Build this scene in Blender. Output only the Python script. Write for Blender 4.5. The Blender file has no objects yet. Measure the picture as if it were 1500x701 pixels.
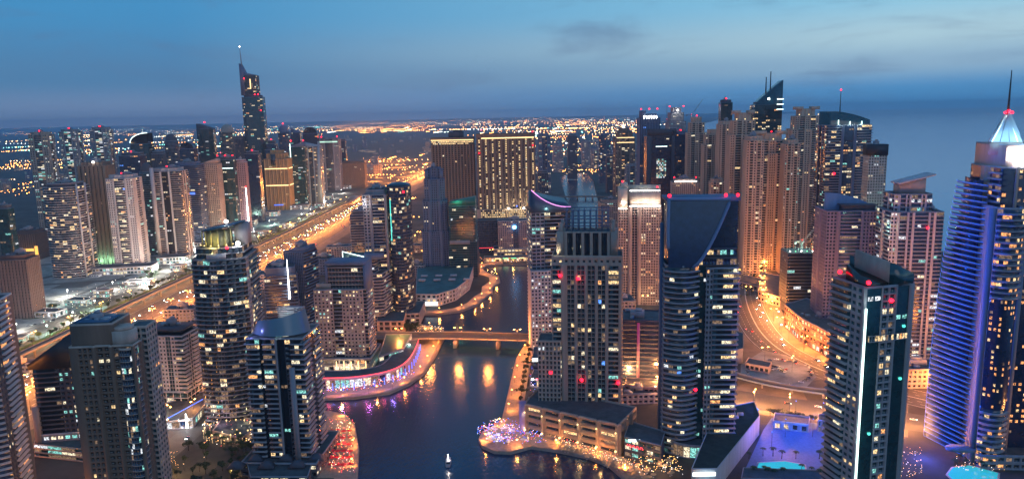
import bpy, math, random
import numpy as np
from mathutils import Vector, Matrix
from mathutils.geometry import tessellate_polygon

# ---------------------------------------------------------------- camera
SC = bpy.context.scene
COL = SC.collection
CAM_H, FPX, CX, CY = 230.0, 1070.0, 750.0, 350.5
PITCH, ROLL = math.radians(9.6), math.radians(-1.2)
cam_d = bpy.data.cameras.new('camera')
cam = bpy.data.objects.new('camera', cam_d)
COL.objects.link(cam)
cam_d.sensor_width = 36
cam_d.lens = 36 * FPX / 1500
cam_d.clip_start = 1
cam_d.clip_end = 400000
CAM_M = Matrix.Rotation(math.pi / 2 - PITCH, 4, 'X') @ Matrix.Rotation(ROLL, 4, 'Z')
cam.matrix_world = Matrix.Translation((0, 0, CAM_H)) @ CAM_M
SC.camera = cam
R3 = CAM_M.to_3x3()
R3T = R3.transposed()

# ---------------------------------------------------------------- view
SC.view_settings.view_transform = 'Standard'
SC.view_settings.look = 'None'
SC.view_settings.exposure = 0.0
SC.view_settings.gamma = 1.0
SC.view_settings.use_curve_mapping = False
SC.render.engine = 'CYCLES'
cy = SC.cycles
cy.use_denoising = True
cy.max_bounces = 5
cy.diffuse_bounces = 2
cy.glossy_bounces = 3
cy.transmission_bounces = 2
cy.volume_bounces = 0
cy.sample_clamp_indirect = 3.0
cy.sample_clamp_direct = 0.0
cy.use_light_tree = True
cy.caustics_reflective = False
cy.caustics_refractive = False
cy.volume_step_rate = 5

# ---------------------------------------------------------------- world: dusk sky
W = bpy.data.worlds.new('World')
SC.world = W
W.use_nodes = True
nt = W.node_tree
nt.nodes.clear()
def wn(t, **k):
    n = nt.nodes.new(t)
    for a, b in k.items(): setattr(n, a, b)
    return n
def wmath(op, a, b=None, c=None):
    n = wn('ShaderNodeMath', operation=op)
    for i, v in enumerate((a, b, c)):
        if v is None: continue
        if isinstance(v, (int, float)): n.inputs[i].default_value = v
        else: nt.links.new(v, n.inputs[i])
    return n.outputs[0]
def ramp(fac, stops):
    n = wn('ShaderNodeValToRGB')
    r = n.color_ramp
    r.interpolation = 'EASE'
    while len(r.elements) < len(stops): r.elements.new(0.5)
    for e, (p, c) in zip(r.elements, stops):
        e.position = p
        e.color = (*c, 1)
    nt.links.new(fac, n.inputs[0])
    return n.outputs[0]
tc = wn('ShaderNodeTexCoord')
sep = wn('ShaderNodeSeparateXYZ')
nt.links.new(tc.outputs['Generated'], sep.inputs[0])
zz = sep.outputs['Z']
# elevation 0..~23 degrees goes to 0..1
el = wmath('MULTIPLY', zz, 2.5)
def srgb(h):
    h = h.lstrip('#')
    return tuple(((int(h[i:i+2], 16) / 255 + .055) / 1.055) ** 2.4 if int(h[i:i+2], 16) > 10 else int(h[i:i+2], 16) / 255 / 12.92 for i in (0, 2, 4))
left = ramp(el, [(0, srgb('#8f9ab4')), (.04, srgb('#6f88aa')), (.13, srgb('#4b7aa2')), (.34, srgb('#3f86b6')), (1, srgb('#3a78ac'))])
right = ramp(el, [(0, srgb('#4f9ad4')), (.05, srgb('#4e91c4')), (.13, srgb('#8aacc4')), (.21, srgb('#a3c3d0')), (.34, srgb('#84bcd6')), (1, srgb('#4a8abf'))])
az = wmath('MULTIPLY_ADD', sep.outputs['X'], 1.15, 0.46)
azn = wn('ShaderNodeClamp')
nt.links.new(az, azn.inputs[0])
mx = wn('ShaderNodeMix', data_type='RGBA')
nt.links.new(azn.outputs[0], mx.inputs[0])
nt.links.new(left, mx.inputs[6])
nt.links.new(right, mx.inputs[7])
# soft grey cloud wisps
mp = wn('ShaderNodeMapping')
mp.inputs['Scale'].default_value = (5, 5, 26)
mp.inputs['Location'].default_value = (1.3, .4, 2.1)
nt.links.new(tc.outputs['Generated'], mp.inputs[0])
nz = wn('ShaderNodeTexNoise')
nz.inputs['Scale'].default_value = 1.0
nz.inputs['Detail'].default_value = 5
nz.inputs['Roughness'].default_value = .62
nz.inputs['Distortion'].default_value = .4
nt.links.new(mp.outputs[0], nz.inputs['Vector'])
cl = ramp(nz.outputs[0], [(.50, (0, 0, 0)), (.78, (.5, .5, .5))])
mx2 = wn('ShaderNodeMix', data_type='RGBA')
nt.links.new(cl, mx2.inputs[0])
nt.links.new(mx.outputs[2], mx2.inputs[6])
mx2.inputs[7].default_value = (*srgb('#566d90'), 1)
# the clear sky model, sun just under the sea horizon, adds the last daylight overhead
sky = wn('ShaderNodeTexSky', sky_type='NISHITA')
sky.sun_disc = False
sky.sun_elevation = math.radians(-3.5)
sky.sun_rotation = math.radians(75)
skm = wn('ShaderNodeMix', data_type='RGBA', blend_type='ADD')
skm.inputs[0].default_value = 0.02
nt.links.new(mx2.outputs[2], skm.inputs[6])
nt.links.new(sky.outputs[0], skm.inputs[7])
bg = wn('ShaderNodeBackground')
bg.inputs['Strength'].default_value = 1.2
nt.links.new(skm.outputs[2], bg.inputs[0])
wo = wn('ShaderNodeOutputWorld')
nt.links.new(bg.outputs[0], wo.inputs[0])

# faint afterglow of the set sun
sd = bpy.data.lights.new('afterglow', 'SUN')
sd.energy = 0.22
sd.angle = math.radians(35)
sd.color = (1.0, .78, .68)
so = bpy.data.objects.new('afterglow', sd)
so.rotation_euler = Vector((.35, -.8, .38)).to_track_quat('Z', 'Y').to_euler()
COL.objects.link(so)

# ---------------------------------------------------------------- picture <-> ground measuring
def GP(px, py, z=0.0):
    d = R3 @ Vector(((px - CX) / FPX, -(py - CY) / FPX, -1))
    t = (z - CAM_H) / d.z
    return Vector((d.x * t, d.y * t))
def PR(x, y, z):
    l = R3T @ Vector((x, y, z - CAM_H))
    return CX + FPX * l.x / -l.z, CY - FPX * l.y / -l.z, -l.z
def top_z(x, y, py):
    a, b = -50.0, 900.0
    for _ in range(40):
        m = (a + b) / 2
        if PR(x, y, m)[1] > py: a = m
        else: b = m
    return a
def fit(bx, by, wpx, ratio, yaw, top):
    """centre, width, depth, height in metres of a tower measured on the photo"""
    c, s = math.cos(yaw), math.sin(yaw)
    x, y = GP(bx, by)
    w = 30.0
    for _ in range(12):
        d = w * ratio
        q = [PR(x + c * u * w / 2 - s * v * d / 2, y + s * u * w / 2 + c * v * d / 2, 0)[0] for u in (-1, 1) for v in (-1, 1)]
        w *= wpx / (max(q) - min(q))
        mid = (max(q) + min(q)) / 2
        x += (bx - mid) * PR(x, y, 0)[2] / FPX
    return x, y, w, w * ratio, top_z(x, y, top)

# ---------------------------------------------------------------- materials
MATS = {}
def mat(name, col=(.5, .5, .5), rough=.8, metal=0., em=None, es=0., noise=0., nscale=.3, bump=0., bscale=2., spec=.5, streak=False, col2=None):
    if name in MATS: return MATS[name]
    m = bpy.data.materials.new(name)
    m.use_nodes = True
    t = m.node_tree
    b = t.nodes['Principled BSDF']
    b.inputs['Base Color'].default_value = (*col, 1)
    b.inputs['Roughness'].default_value = rough
    b.inputs['Metallic'].default_value = metal
    b.inputs['Specular IOR Level'].default_value = spec
    tcn = None
    def vec(scale=(1, 1, 1)):
        nonlocal tcn
        if tcn is None: tcn = t.nodes.new('ShaderNodeTexCoord')
        mpn = t.nodes.new('ShaderNodeMapping')
        mpn.inputs['Scale'].default_value = scale
        t.links.new(tcn.outputs['Object'], mpn.inputs[0])
        return mpn.outputs[0]
    if noise:
        n = t.nodes.new('ShaderNodeTexNoise')
        n.inputs['Scale'].default_value = nscale
        n.inputs['Detail'].default_value = 6
        n.inputs['Roughness'].default_value = .65
        t.links.new(vec((1, 1, .15) if streak else (1, 1, 1)), n.inputs['Vector'])
        mr = t.nodes.new('ShaderNodeMapRange')
        mr.inputs[1].default_value = .3
        mr.inputs[2].default_value = .7
        t.links.new(n.outputs[0], mr.inputs[0])
        mi = t.nodes.new('ShaderNodeMix')
        mi.data_type = 'RGBA'
        t.links.new(mr.outputs[0], mi.inputs[0])
        mi.inputs[6].default_value = (*[c * (1 - noise) for c in col], 1)
        mi.inputs[7].default_value = (*(col2 or [min(1, c * (1 + noise)) for c in col]), 1)
        t.links.new(mi.outputs[2], b.inputs['Base Color'])
    if bump:
        n2 = t.nodes.new('ShaderNodeTexNoise')
        n2.inputs['Scale'].default_value = bscale
        n2.inputs['Detail'].default_value = 3
        t.links.new(vec(), n2.inputs['Vector'])
        bp = t.nodes.new('ShaderNodeBump')
        bp.inputs['Strength'].default_value = bump
        bp.inputs['Distance'].default_value = .4
        t.links.new(n2.outputs[0], bp.inputs['Height'])
        t.links.new(bp.outputs[0], b.inputs['Normal'])
    if em:
        b.inputs['Emission Color'].default_value = (*em, 1)
        b.inputs['Emission Strength'].default_value = es
    MATS[name] = m
    return m
def lit(name, col, s, var=True, sample=False):
    """a lit window: the room behind differs from pane to pane"""
    m = mat(name, (.02, .02, .02), .3, em=col, es=s)
    if var:
        t = m.node_tree
        b = t.nodes['Principled BSDF']
        tcn = t.nodes.new('ShaderNodeTexCoord')
        n = t.nodes.new('ShaderNodeTexNoise')
        n.inputs['Scale'].default_value = .9
        n.inputs['Detail'].default_value = 3
        t.links.new(tcn.outputs['Object'], n.inputs['Vector'])
        mr = t.nodes.new('ShaderNodeMapRange')
        mr.inputs[1].default_value = .35
        mr.inputs[2].default_value = .65
        mr.inputs[3].default_value = .05 * s
        mr.inputs[4].default_value = 2.1 * s
        t.links.new(n.outputs[0], mr.inputs[0])
        t.links.new(mr.outputs[0], b.inputs['Emission Strength'])
    m.cycles.emission_sampling = 'AUTO' if sample else 'NONE'
    return m
# walls
def conc(name, h, k=1.0, noise=.16):
    c = [v * k for v in srgb(h)]
    return mat(name, c, .85, noise=noise, nscale=.22, streak=True, bump=.08, bscale=1.5)
STONE = conc('sandstone_render', '#a8958b')
STONE_D = conc('brown_stone', '#7d6a5e')
WHITE = conc('white_render', '#b5b0b4')
GREY = conc('grey_concrete', '#8b8a92')
GREYD = conc('dark_grey_cladding', '#4a4c57')
BLUEG = conc('blue_grey_cladding', '#5c6b86')
SAND = conc('pink_sand_render', '#b09a8e')
ROOFM = mat('roof_membrane', (.075, .08, .09), .9, noise=.4, nscale=.15)
METAL = mat('painted_steel', (.28, .3, .34), .45, .3)
DARKM = mat('dark_steel', (.03, .035, .045), .5, .4)
def glass(name, c, r=.12, bump=.05):
    return mat(name, c, r, 0., noise=.35, nscale=.25, bump=bump, bscale=.12, spec=.9)
G_BLUE = glass('blue_glass', (.012, .03, .06))
G_DARK = glass('dark_glass', (.008, .013, .022))
G_TEAL = glass('teal_glass', (.008, .04, .05))
G_NAVY = glass('navy_glass', (.010, .022, .060), .2)
G_BRWN = glass('bronze_glass', (.022, .017, .014), .22)
# lights of rooms
L_WARM = lit('room_warm', (1, .68, .32), .95)
L_PALE = lit('room_pale', (1, .86, .58), .9)
L_TEAL = lit('room_teal', (.35, .95, .85), .6)
L_AMB = lit('room_amber', (1, .42, .14), 1.0)
L_WHT = lit('room_white', (.9, .95, 1), .8)
L_DIM = lit('room_dim', (.95, .6, .36), .2)
L_BLUE = lit('room_blue', (.1, .3, 1), 1.2)
ROOMS = [L_WARM, L_PALE, L_TEAL, L_AMB, L_WHT, L_DIM, L_BLUE]   # slots 4..10
PAL = {
    'mix': [(4, 3), (5, 3), (6, 1.6), (7, 1.1), (8, .8), (9, 8), (10, .25)],
    'warm': [(4, 5), (5, 2), (7, 1), (9, 3)],
    'amber': [(7, 6), (4, 1), (9, 2)],
    'gold': [(4, 8), (5, 1)],
    'cool': [(5, 2), (6, 2), (8, 2), (9, 3)],
    'pale': [(5, 4), (4, 3), (9, 7), (6, 1.3), (7, .6)],
}
# glowing fittings
def glow(name, col, s, sample=True):
    m = mat(name, (.1, .1, .1), .5, em=col, es=s)
    m.cycles.emission_sampling = 'FRONT' if sample else 'NONE'
    return m
E_RED = glow('red_beacon_glow', (1, .005, .02), 8)
E_WHITE = glow('white_lamp_glow', (1, .96, .88), 14)
E_NEONW = glow('white_neon_glow', (.75, 1, .93), 3.2)
E_PINK = glow('pink_neon_glow', (.9, .35, .9), 1.6)
E_GOLD = glow('gold_light_glow', (1, .68, .3), 2.4)
E_BLUE = glow('blue_led_glow', (.05, .18, 1), 1.8)
E_TEAL = glow('teal_led_glow', (.1, .9, .75), 1.5)
E_GREEN = glow('green_led_glow', (.15, 1, .45), 1.5)
E_REDS = glow('red_sign_glow', (1, .05, .08), 2.2)
E_ORANGE = glow('sodium_glow', (1, .42, .08), 30)
E_SIGNW = glow('white_sign_glow', (.85, 1, 1), 3.0)

# ---------------------------------------------------------------- mesh builder
class MB:
    def __init__(s): s.Q, s.QM, s.P, s.PM = [], [], [], []
    def quads(s, a, m=0):
        a = np.asarray(a, float).reshape(-1, 4, 3)
        s.Q.append(a)
        s.QM.append(np.full(len(a), m, int) if np.isscalar(m) else np.asarray(m, int).ravel())
    def poly(s, pts, m=0):
        s.P.append(np.asarray(pts, float)); s.PM.append(m)
    def box(s, c, e, m=0, rz=0.):
        x, y, z = e[0] / 2, e[1] / 2, e[2] / 2
        p = [(-x, -y), (x, -y), (x, y), (-x, y)]
        cc, ss = math.cos(rz), math.sin(rz)
        p = [(c[0] + cc * u - ss * v, c[1] + ss * u + cc * v) for u, v in p]
        s.prism(p, c[2] - z, c[2] + z, m)
    def prism(s, p, z0, z1, m=0, mt=None, cap=True, taper=None):
        n = len(p)
        t = p if taper is None else taper
        a, b = (z0 if hasattr(z0, '__len__') else [z0] * n), (z1 if hasattr(z1, '__len__') else [z1] * n)
        for i in range(n):
            j = (i + 1) % n
            s.quads([[(*p[i], a[i]), (*p[j], a[j]), (*t[j], b[j]), (*t[i], b[i])]], m)
        if cap:
            s.poly([(*t[i], b[i]) for i in range(n)], m if mt is None else mt)
            s.poly([(*p[i], a[i]) for i in range(n)][::-1], m)
    def tube(s, pts, r, m=0, n=6):
        pts = [Vector(p) for p in pts]
        rr = r if hasattr(r, '__len__') else [r] * len(pts)
        rings = []
        for i, p in enumerate(pts):
            d = (pts[min(i + 1, len(pts) - 1)] - pts[max(i - 1, 0)]).normalized()
            u = d.orthogonal().normalized() if i == 0 else (u - d * u.dot(d)).normalized()
            v = d.cross(u)
            rings.append([p + (u * math.cos(2 * math.pi * k / n) + v * math.sin(2 * math.pi * k / n)) * rr[i] for k in range(n)])
        for i in range(len(pts) - 1):
            for k in range(n):
                l = (k + 1) % n
                s.quads([[tuple(rings[i][k]), tuple(rings[i][l]), tuple(rings[i + 1][l]), tuple(rings[i + 1][k])]], m)
        s.poly([tuple(v) for v in rings[0]][::-1], m)
        s.poly([tuple(v) for v in rings[-1]], m)
    def ball(s, c, r, m=0, n=8, k=5, sz=1.0, top=False):
        c = Vector(c)
        lo = 0 if top else -math.pi / 2
        R = []
        for i in range(k + 1):
            a = lo + (math.pi / 2 - lo) * i / k
            R.append([c + Vector((r * math.cos(a) * math.cos(2 * math.pi * j / n), r * math.cos(a) * math.sin(2 * math.pi * j / n), r * sz * math.sin(a))) for j in range(n)])
        for i in range(k):
            for j in range(n):
                l = (j + 1) % n
                s.quads([[tuple(R[i][j]), tuple(R[i][l]), tuple(R[i + 1][l]), tuple(R[i + 1][j])]], m)
    def build(s, name, mats, parent=None, smooth=False):
        vs, starts, tot, mi = [], [], [], []
        if s.Q:
            q = np.concatenate(s.Q); vs.append(q.reshape(-1, 3)); mi.append(np.concatenate(s.QM)); tot.append(np.full(len(q), 4))
        for p, m in zip(s.P, s.PM):
            vs.append(p); mi.append(np.array([m])); tot.append(np.array([len(p)]))
        V = np.concatenate(vs); tot = np.concatenate(tot); mi = np.concatenate(mi)
        key = np.round(V * 500).astype(np.int64)
        _, first, inv = np.unique(key, axis=0, return_index=True, return_inverse=True)
        inv = inv.ravel()
        V = V[first]
        # drop quads that collapsed
        me = bpy.data.meshes.new(name)
        me.vertices.add(len(V)); me.vertices.foreach_set('co', V.astype(np.float32).ravel())
        st = np.concatenate([[0], np.cumsum(tot)[:-1]])
        me.loops.add(len(inv)); me.loops.foreach_set('vertex_index', inv.astype(np.int32))
        me.polygons.add(len(tot)); me.polygons.foreach_set('loop_start', st.astype(np.int32))
        me.polygons.foreach_set('material_index', mi.astype(np.int32))
        if smooth: me.polygons.foreach_set('use_smooth', np.ones(len(tot), bool))
        for m in (mats if isinstance(mats, (list, tuple)) else [mats]): me.materials.append(m)
        me.update(calc_edges=True)
        me.validate()
        o = bpy.data.objects.new(name, me)
        COL.objects.link(o)
        o.parent = parent
        return o
def empty(name, loc=(0, 0, 0), rz=0.):
    o = bpy.data.objects.new(name, None)
    COL.objects.link(o)
    o.location = (loc[0], loc[1], loc[2] if len(loc) > 2 else 0)
    o.rotation_euler = (0, 0, rz)
    return o
def tag(o, label=None, cat=None, group=None, kind=None):
    for k, v in (('label', label), ('category', cat), ('group', group), ('kind', kind)):
        if v: o[k] = v
    return o
def copy_tree(o, parent=None, loc=None, rz=None, label=None, group=None, scale=None):
    c = o.copy()
    COL.objects.link(c)
    c.parent = parent
    if loc is not None: c.location = (loc[0], loc[1], loc[2] if len(loc) > 2 else 0)
    if rz is not None: c.rotation_euler = (0, 0, rz)
    if scale: c.scale = (scale,) * 3
    if label: c['label'] = label
    if group: c['group'] = group
    for ch in list(o.children): copy_tree(ch, c)
    return c

# ---------------------------------------------------------------- facades
def S(t='g', **k):
    d = dict(t=t, cw=3.6, win=(.55, .5), dep=.45, mw=0, mg=2, p=.12, pal='mix', sl=1.0, pr=1.2, ms=1, grp=2, pf=None)
    d.update(k)
    return d
LITK = 1.25
def pick(nc, nf, st, rng):
    out = np.full((nc, nf), st['mg'])
    pal = PAL[st['pal']]
    sl = np.array([a for a, _ in pal]); w = np.array([b for _, b in pal], float); w /= w.sum()
    g = st['grp']
    ng = -(-nc // g)
    prob = np.full((ng, nf), st['p'] * LITK) * rng.uniform(.4, 1.6, (1, nf))
    if st['pf']: prob[:, rng.random(nf) < st['pf']] = .85
    on = rng.random((ng, nf)) < prob
    colr = rng.choice(sl, (ng, nf), p=w)
    on = np.repeat(on, g, 0)[:nc]; colr = np.repeat(colr, g, 0)[:nc]
    on &= rng.random((nc, nf)) < .85
    out[on] = colr[on]
    return out
def wall(mb, A, B, QA, QB, z0, z1, nf, st, rng):
    A, B = np.array(A, float), np.array(B, float)
    L = np.linalg.norm(B - A)
    if L < .02: return
    U = (B - A) / L
    N = np.array([U[1], -U[0]])
    t = st['t']
    if t == 's' or L < .8:
        mb.quads([[(*A, z0), (*B, z0), (*B, z1), (*A, z1)]], st['mw'] if t != 'b' else st['mg'])
        return
    nc = max(1, round(L / st['cw']))
    fh = (z1 - z0) / nf
    I, J = np.meshgrid(np.arange(nc), np.arange(nf), indexing='ij')
    I = I.ravel(); J = J.ravel()
    def P(u, v, off=0.):   # u in metres along the wall, v height, off outward
        u = np.broadcast_to(u, I.shape).astype(float); v = np.broadcast_to(v, I.shape).astype(float)
        return np.stack([A[0] + U[0] * u + N[0] * off, A[1] + U[1] * u + N[1] * off, v], -1)
    cw = L / nc
    u0, u1, v0, v1 = I * cw, (I + 1) * cw, z0 + J * fh, z0 + (J + 1) * fh
    def q(a, b, c, d, m): mb.quads(np.stack([a, b, c, d], 1), m)
    gm = pick(nc, nf, st, rng).ravel()
    if t == 'g':
        wf, hf = st['win']
        a0, a1 = u0 + cw * (1 - wf) / 2, u1 - cw * (1 - wf) / 2
        b0, b1 = v0 + fh * (1 - hf) * .55, v1 - fh * (1 - hf) * .45
        dp = -st['dep']
        O = [P(u0, v0), P(u1, v0), P(u1, v1), P(u0, v1)]
        K = [P(a0, b0), P(a1, b0), P(a1, b1), P(a0, b1)]
        D = [P(a0, b0, dp), P(a1, b0, dp), P(a1, b1, dp), P(a0, b1, dp)]
        for i in range(4):
            j = (i + 1) % 4
            q(O[i], O[j], K[j], K[i], st['mw'])
            if dp: q(K[i], K[j], D[j], D[i], st['mw'])
        q(*D, gm)
    elif t == 'b':
        sl, pr = st['sl'], st['pr']
        # glass behind, then floor slab with its rail
        vs = v0 + sl
        q(P(u0, vs), P(u1, vs), P(u1, v1), P(u0, v1), gm)
        QA, QB = np.array(QA, float), np.array(QB, float)
        k = np.arange(nf)
        s0, s1 = z0 + k * fh, z0 + k * fh + sl
        def col(p, z): return np.stack([np.full(nf, p[0]), np.full(nf, p[1]), z], -1)
        ms = st['ms']
        mb.quads(np.stack([col(A, s0), col(QA, s0), col(QB, s0), col(B, s0)], 1)[:, ::-1], ms)
        mb.quads(np.stack([col(QA, s0), col(QB, s0), col(QB, s1), col(QA, s1)], 1), ms)
        mb.quads(np.stack([col(QA, s1), col(QB, s1), col(B, s1), col(A, s1)], 1), ms)
        mb.quads(np.stack([col(A, s0), col(QA, s0), col(QA, s1), col(A, s1)], 1), ms)
        mb.quads(np.stack([col(QB, s0), col(B, s0), col(B, s1), col(QB, s1)], 1), ms)
def area(p): return sum(p[i][0] * p[(i + 1) % len(p)][1] - p[(i + 1) % len(p)][0] * p[i][1] for i in range(len(p))) / 2
def sec(mb, poly, z0, z1, styles, rng, fh=3.5, roof=3, parapet=1.1, cap=True):
    n = len(poly)
    if isinstance(styles, dict): styles = [styles] * n
    nf = max(1, round((z1 - z0) / fh))
    V = [Vector(p) for p in poly]
    def nrm(i):
        d = (V[(i + 1) % n] - V[i])
        return Vector((d.y, -d.x)).normalized()
    for i in range(n):
        j = (i + 1) % n
        st = styles[i % len(styles)]
        QA, QB = V[i], V[j]
        if st['t'] == 'b':
            N = nrm(i); pr = st['pr']
            def mit(k, other):
                if styles[other % len(styles)]['t'] == 'b':
                    M = (N + nrm(other)).normalized()
                    c = max(.5, M.dot(N))
                    return V[k] + M * (pr / c)
                return V[k] + N * pr
            QA, QB = mit(i, (i - 1) % n), mit(j, j)
        wall(mb, V[i], V[j], QA, QB, z0, z1, nf, st, rng)
    if cap:
        mb.poly([(p[0], p[1], z1 - .02 if parapet else z1) for p in poly], roof)
        if parapet:
            for i in range(n):
                a, b = V[i], V[(i + 1) % n]
                if (b - a).length < .3: continue
                N = nrm(i)
                e = (b - a).normalized() * .0
                A0, B0 = a - N * .45, b - N * .45
                z = z1
                mb.quads([[(*a, z), (*b, z), (*b, z + parapet), (*a, z + parapet)],
                          [(*a, z + parapet), (*b, z + parapet), (*B0, z + parapet), (*A0, z + parapet)],
                          [(*B0, z), (*A0, z), (*A0, z + parapet), (*B0, z + parapet)]], 1)
def rect(w, d, x=0, y=0): return [(x - w / 2, y - d / 2), (x + w / 2, y - d / 2), (x + w / 2, y + d / 2), (x - w / 2, y + d / 2)]
def ell(rx, ry, n=24, x=0, y=0, a0=0): return [(x + rx * math.cos(a0 + 2 * math.pi * i / n), y + ry * math.sin(a0 + 2 * math.pi * i / n)) for i in range(n)]
def bow(w, d, b, n=8):
    """rectangle whose front bulges by b"""
    p = []
    for i in range(n + 1):
        t = -1 + 2 * i / n
        p.append((t * w / 2, -d / 2 - b * (1 - t * t)))
    return p + [(w / 2, d / 2), (-w / 2, d / 2)]
def outline(poly, specs):
    """specs per edge: a style, or a list of (weight, style, offset)"""
    pts, sts = [], []
    n = len(poly)
    for i in range(n):
        A, B = Vector(poly[i]), Vector(poly[(i + 1) % n])
        sp = specs[i % len(specs)]
        if isinstance(sp, dict): sp = [(1, sp, 0)]
        tot = sum(s[0] for s in sp)
        D = B - A
        N = Vector((D.y, -D.x)).normalized()
        u = 0
        for (w, st, off) in sp:
            a, b = A + D * (u / tot) + N * off, A + D * ((u + w) / tot) + N * off
            u += w
            if pts and (pts[-1] - a).length > .01:
                sts.append(S('s', mw=st['mw']))
                pts.append(a)
            elif not pts: pts.append(a)
            sts.append(st); pts.append(b)
    if (pts[-1] - pts[0]).length < .01: pts.pop()
    else: sts.append(S('s'))
    return [tuple(p) for p in pts], sts
FACADE = lambda wallm=GREY, trim=WHITE, gl=G_BLUE, roof=ROOFM: [wallm, trim, gl, roof] + ROOMS

def clutter(root, w, d, z, seed, n=5, x=0, y=0, mats=None):
    """lift overrun and plant on a roof, each a part"""
    rng = random.Random(seed)
    m = MB(); a, b = w * rng.uniform(.3, .45), d * rng.uniform(.3, .45)
    h = rng.uniform(3.5, 6)
    cx_, cy_ = x + rng.uniform(-.12, .12) * w, y + rng.uniform(-.1, .15) * d
    m.box((cx_, cy_, z + h / 2), (a, b, h))
    lh = m.build('lift_house', mats or GREY, root)
    m = MB(); m.box((cx_ + .1 * a, cy_, z + h + .9), (a * .45, b * .5, 1.8)); m.build('water_tank', METAL, lh)
    m = MB(); m.box((cx_ - .2 * a, cy_ - b / 2 - .05, z + 1.2), (1.1, .12, 2.2)); m.build('door', DARKM, lh)
    for i in range(n):
        m = MB(); e = (rng.uniform(2, 5), rng.uniform(2, 4), rng.uniform(1.2, 2.4))
        px_, py_ = x + rng.uniform(-.4, .4) * w, y + rng.uniform(-.4, .4) * d
        m.box((px_, py_, z + e[2] / 2 + .4), e); m.box((px_, py_, z + .2), (e[0] * .8, e[1] * .8, .4))
        m.build('cooling_unit', METAL, root)
def beacon(root, x, y, z, r=1.1, mast=2.5):
    m = MB(); m.tube([(x, y, z), (x, y, z + mast)], .18)
    b = m.build('beacon_mast', DARKM, root)
    m = MB(); m.ball((x, y, z + mast + r * .8), r)
    g = m.build('red_beacon', E_RED, b)
    return g
REG = []
def tower_root(name, label, cat, bx, by, wpx, ratio, yaw, top, group=None):
    yaw = math.radians(yaw)
    x, y, w, d, h = fit(bx, by, wpx, ratio, yaw, top)
    r = empty(name, (x, y, 0), yaw)
    tag(r, label, cat, group)
    REG.append((label, r, w, d, h))
    return r, w, d, h

# ================================================================ ground, water, roads
rnd = random.Random(11)
NR = np.random.default_rng(5)
ASPH = mat('asphalt', (.085, .08, .076), .8, noise=.35, nscale=.06)
LANDM = mat('city_ground', (.05, .046, .042), .95, noise=.6, nscale=.02, col2=(.10, .09, .08))
PAVE = mat('promenade_paving', (.30, .24, .19), .75, noise=.25, nscale=.4)
PLAZA = mat('pale_paving', (.26, .25, .23), .8, noise=.5, nscale=.05)
CONC = mat('bare_concrete', (.27, .25, .23), .85, noise=.2, nscale=.3)
GRASS = mat('lawn', (.03, .06, .02), .95, noise=.5, nscale=.2)
LINEM = mat('road_paint', (.75, .75, .72), .7)

coast = [(420, -3000), (520, 0), (640, 700), (700, 1200), (790, 2000), (900, 3300), (1500, 6500), (3300, 13000), (9000, 30000), (40000, 90000)]
BW = [(522, 760), (524, 695), (526, 655), (520, 622), (506, 606), (486, 602), (470, 600), (455, 598), (452, 586), (468, 583), (520, 581), (570, 574), (600, 561), (622, 545), (638, 520), (652, 492), (650, 482), (628, 477), (606, 471), (592, 461), (612, 459), (640, 459), (675, 455), (700, 445), (712, 434), (722, 428), (722, 420), (733, 412), (731, 404), (716, 400), (706, 393), (712, 388), (738, 386), (775, 387), (812, 378), (832, 350), (836, 310), (826, 280), (820, 260), (834, 252), (860, 253)]
BE = [(868, 262), (878, 300), (888, 340), (880, 372), (835, 402), (806, 440), (787, 480), (766, 508), (756, 524), (745, 570), (735, 613), (722, 624), (706, 632), (701, 642), (706, 652), (724, 660), (748, 661), (778, 653), (820, 659), (862, 668), (892, 680), (915, 700), (935, 760)]
bank_w = [tuple(GP(*p)) for p in BW]
bank_e = [tuple(GP(*p)) for p in BE]
near_w, near_e = (-60, 60), (70, 60)
hole = [near_w] + bank_w + bank_e + [near_e]          # clockwise seen from above
outer = [(-90000, -3000)] + coast + [(-90000, 90000)]
def flat(name, loops, z, m, parent=None):
    vv = [[Vector((x, y, z)) for x, y in l] for l in loops]
    tri = tessellate_polygon(vv)
    allv = [tuple(v) for l in vv for v in l]
    me = bpy.data.meshes.new(name)
    fs = []
    for t in tri:
        a, b, c = (Vector(allv[i]) for i in t)
        fs.append(t if (b - a).cross(c - a).z > 0 else t[::-1])
    me.from_pydata(allv, [], fs); me.materials.append(m); me.update()
    o = bpy.data.objects.new(name, me); COL.objects.link(o); o.parent = parent
    return o
tag(flat('ground', [outer, hole], 0, LANDM), kind='structure')
# quay wall down into the water
mb = MB()
for i in range(len(hole) - 1):
    a, b = hole[i], hole[i + 1]
    mb.quads([[(*a, 0), (*b, 0), (*b, -4), (*a, -4)]], 0)
tag(mb.build('quay_wall', CONC), kind='structure')
def watermat(name, col, r, sc, st):
    m = mat(name, col, r, spec=.8)
    t = m.node_tree; b = t.nodes['Principled BSDF']
    b.inputs['IOR'].default_value = 1.33
    g = t.nodes.new('ShaderNodeNewGeometry')
    mp_ = t.nodes.new('ShaderNodeMapping'); mp_.inputs['Scale'].default_value = sc
    t.links.new(g.outputs['Position'], mp_.inputs[0])
    n = t.nodes.new('ShaderNodeTexNoise'); n.inputs['Scale'].default_value = 1; n.inputs['Detail'].default_value = 4
    t.links.new(mp_.outputs[0], n.inputs['Vector'])
    bp = t.nodes.new('ShaderNodeBump'); bp.inputs['Strength'].default_value = st; bp.inputs['Distance'].default_value = 1
    t.links.new(n.outputs[0], bp.inputs['Height']); t.links.new(bp.outputs[0], b.inputs['Normal'])
    return m
WATER = watermat('marina_water', (.006, .03, .075), .20, (.5, .2, 1), .2)
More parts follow.
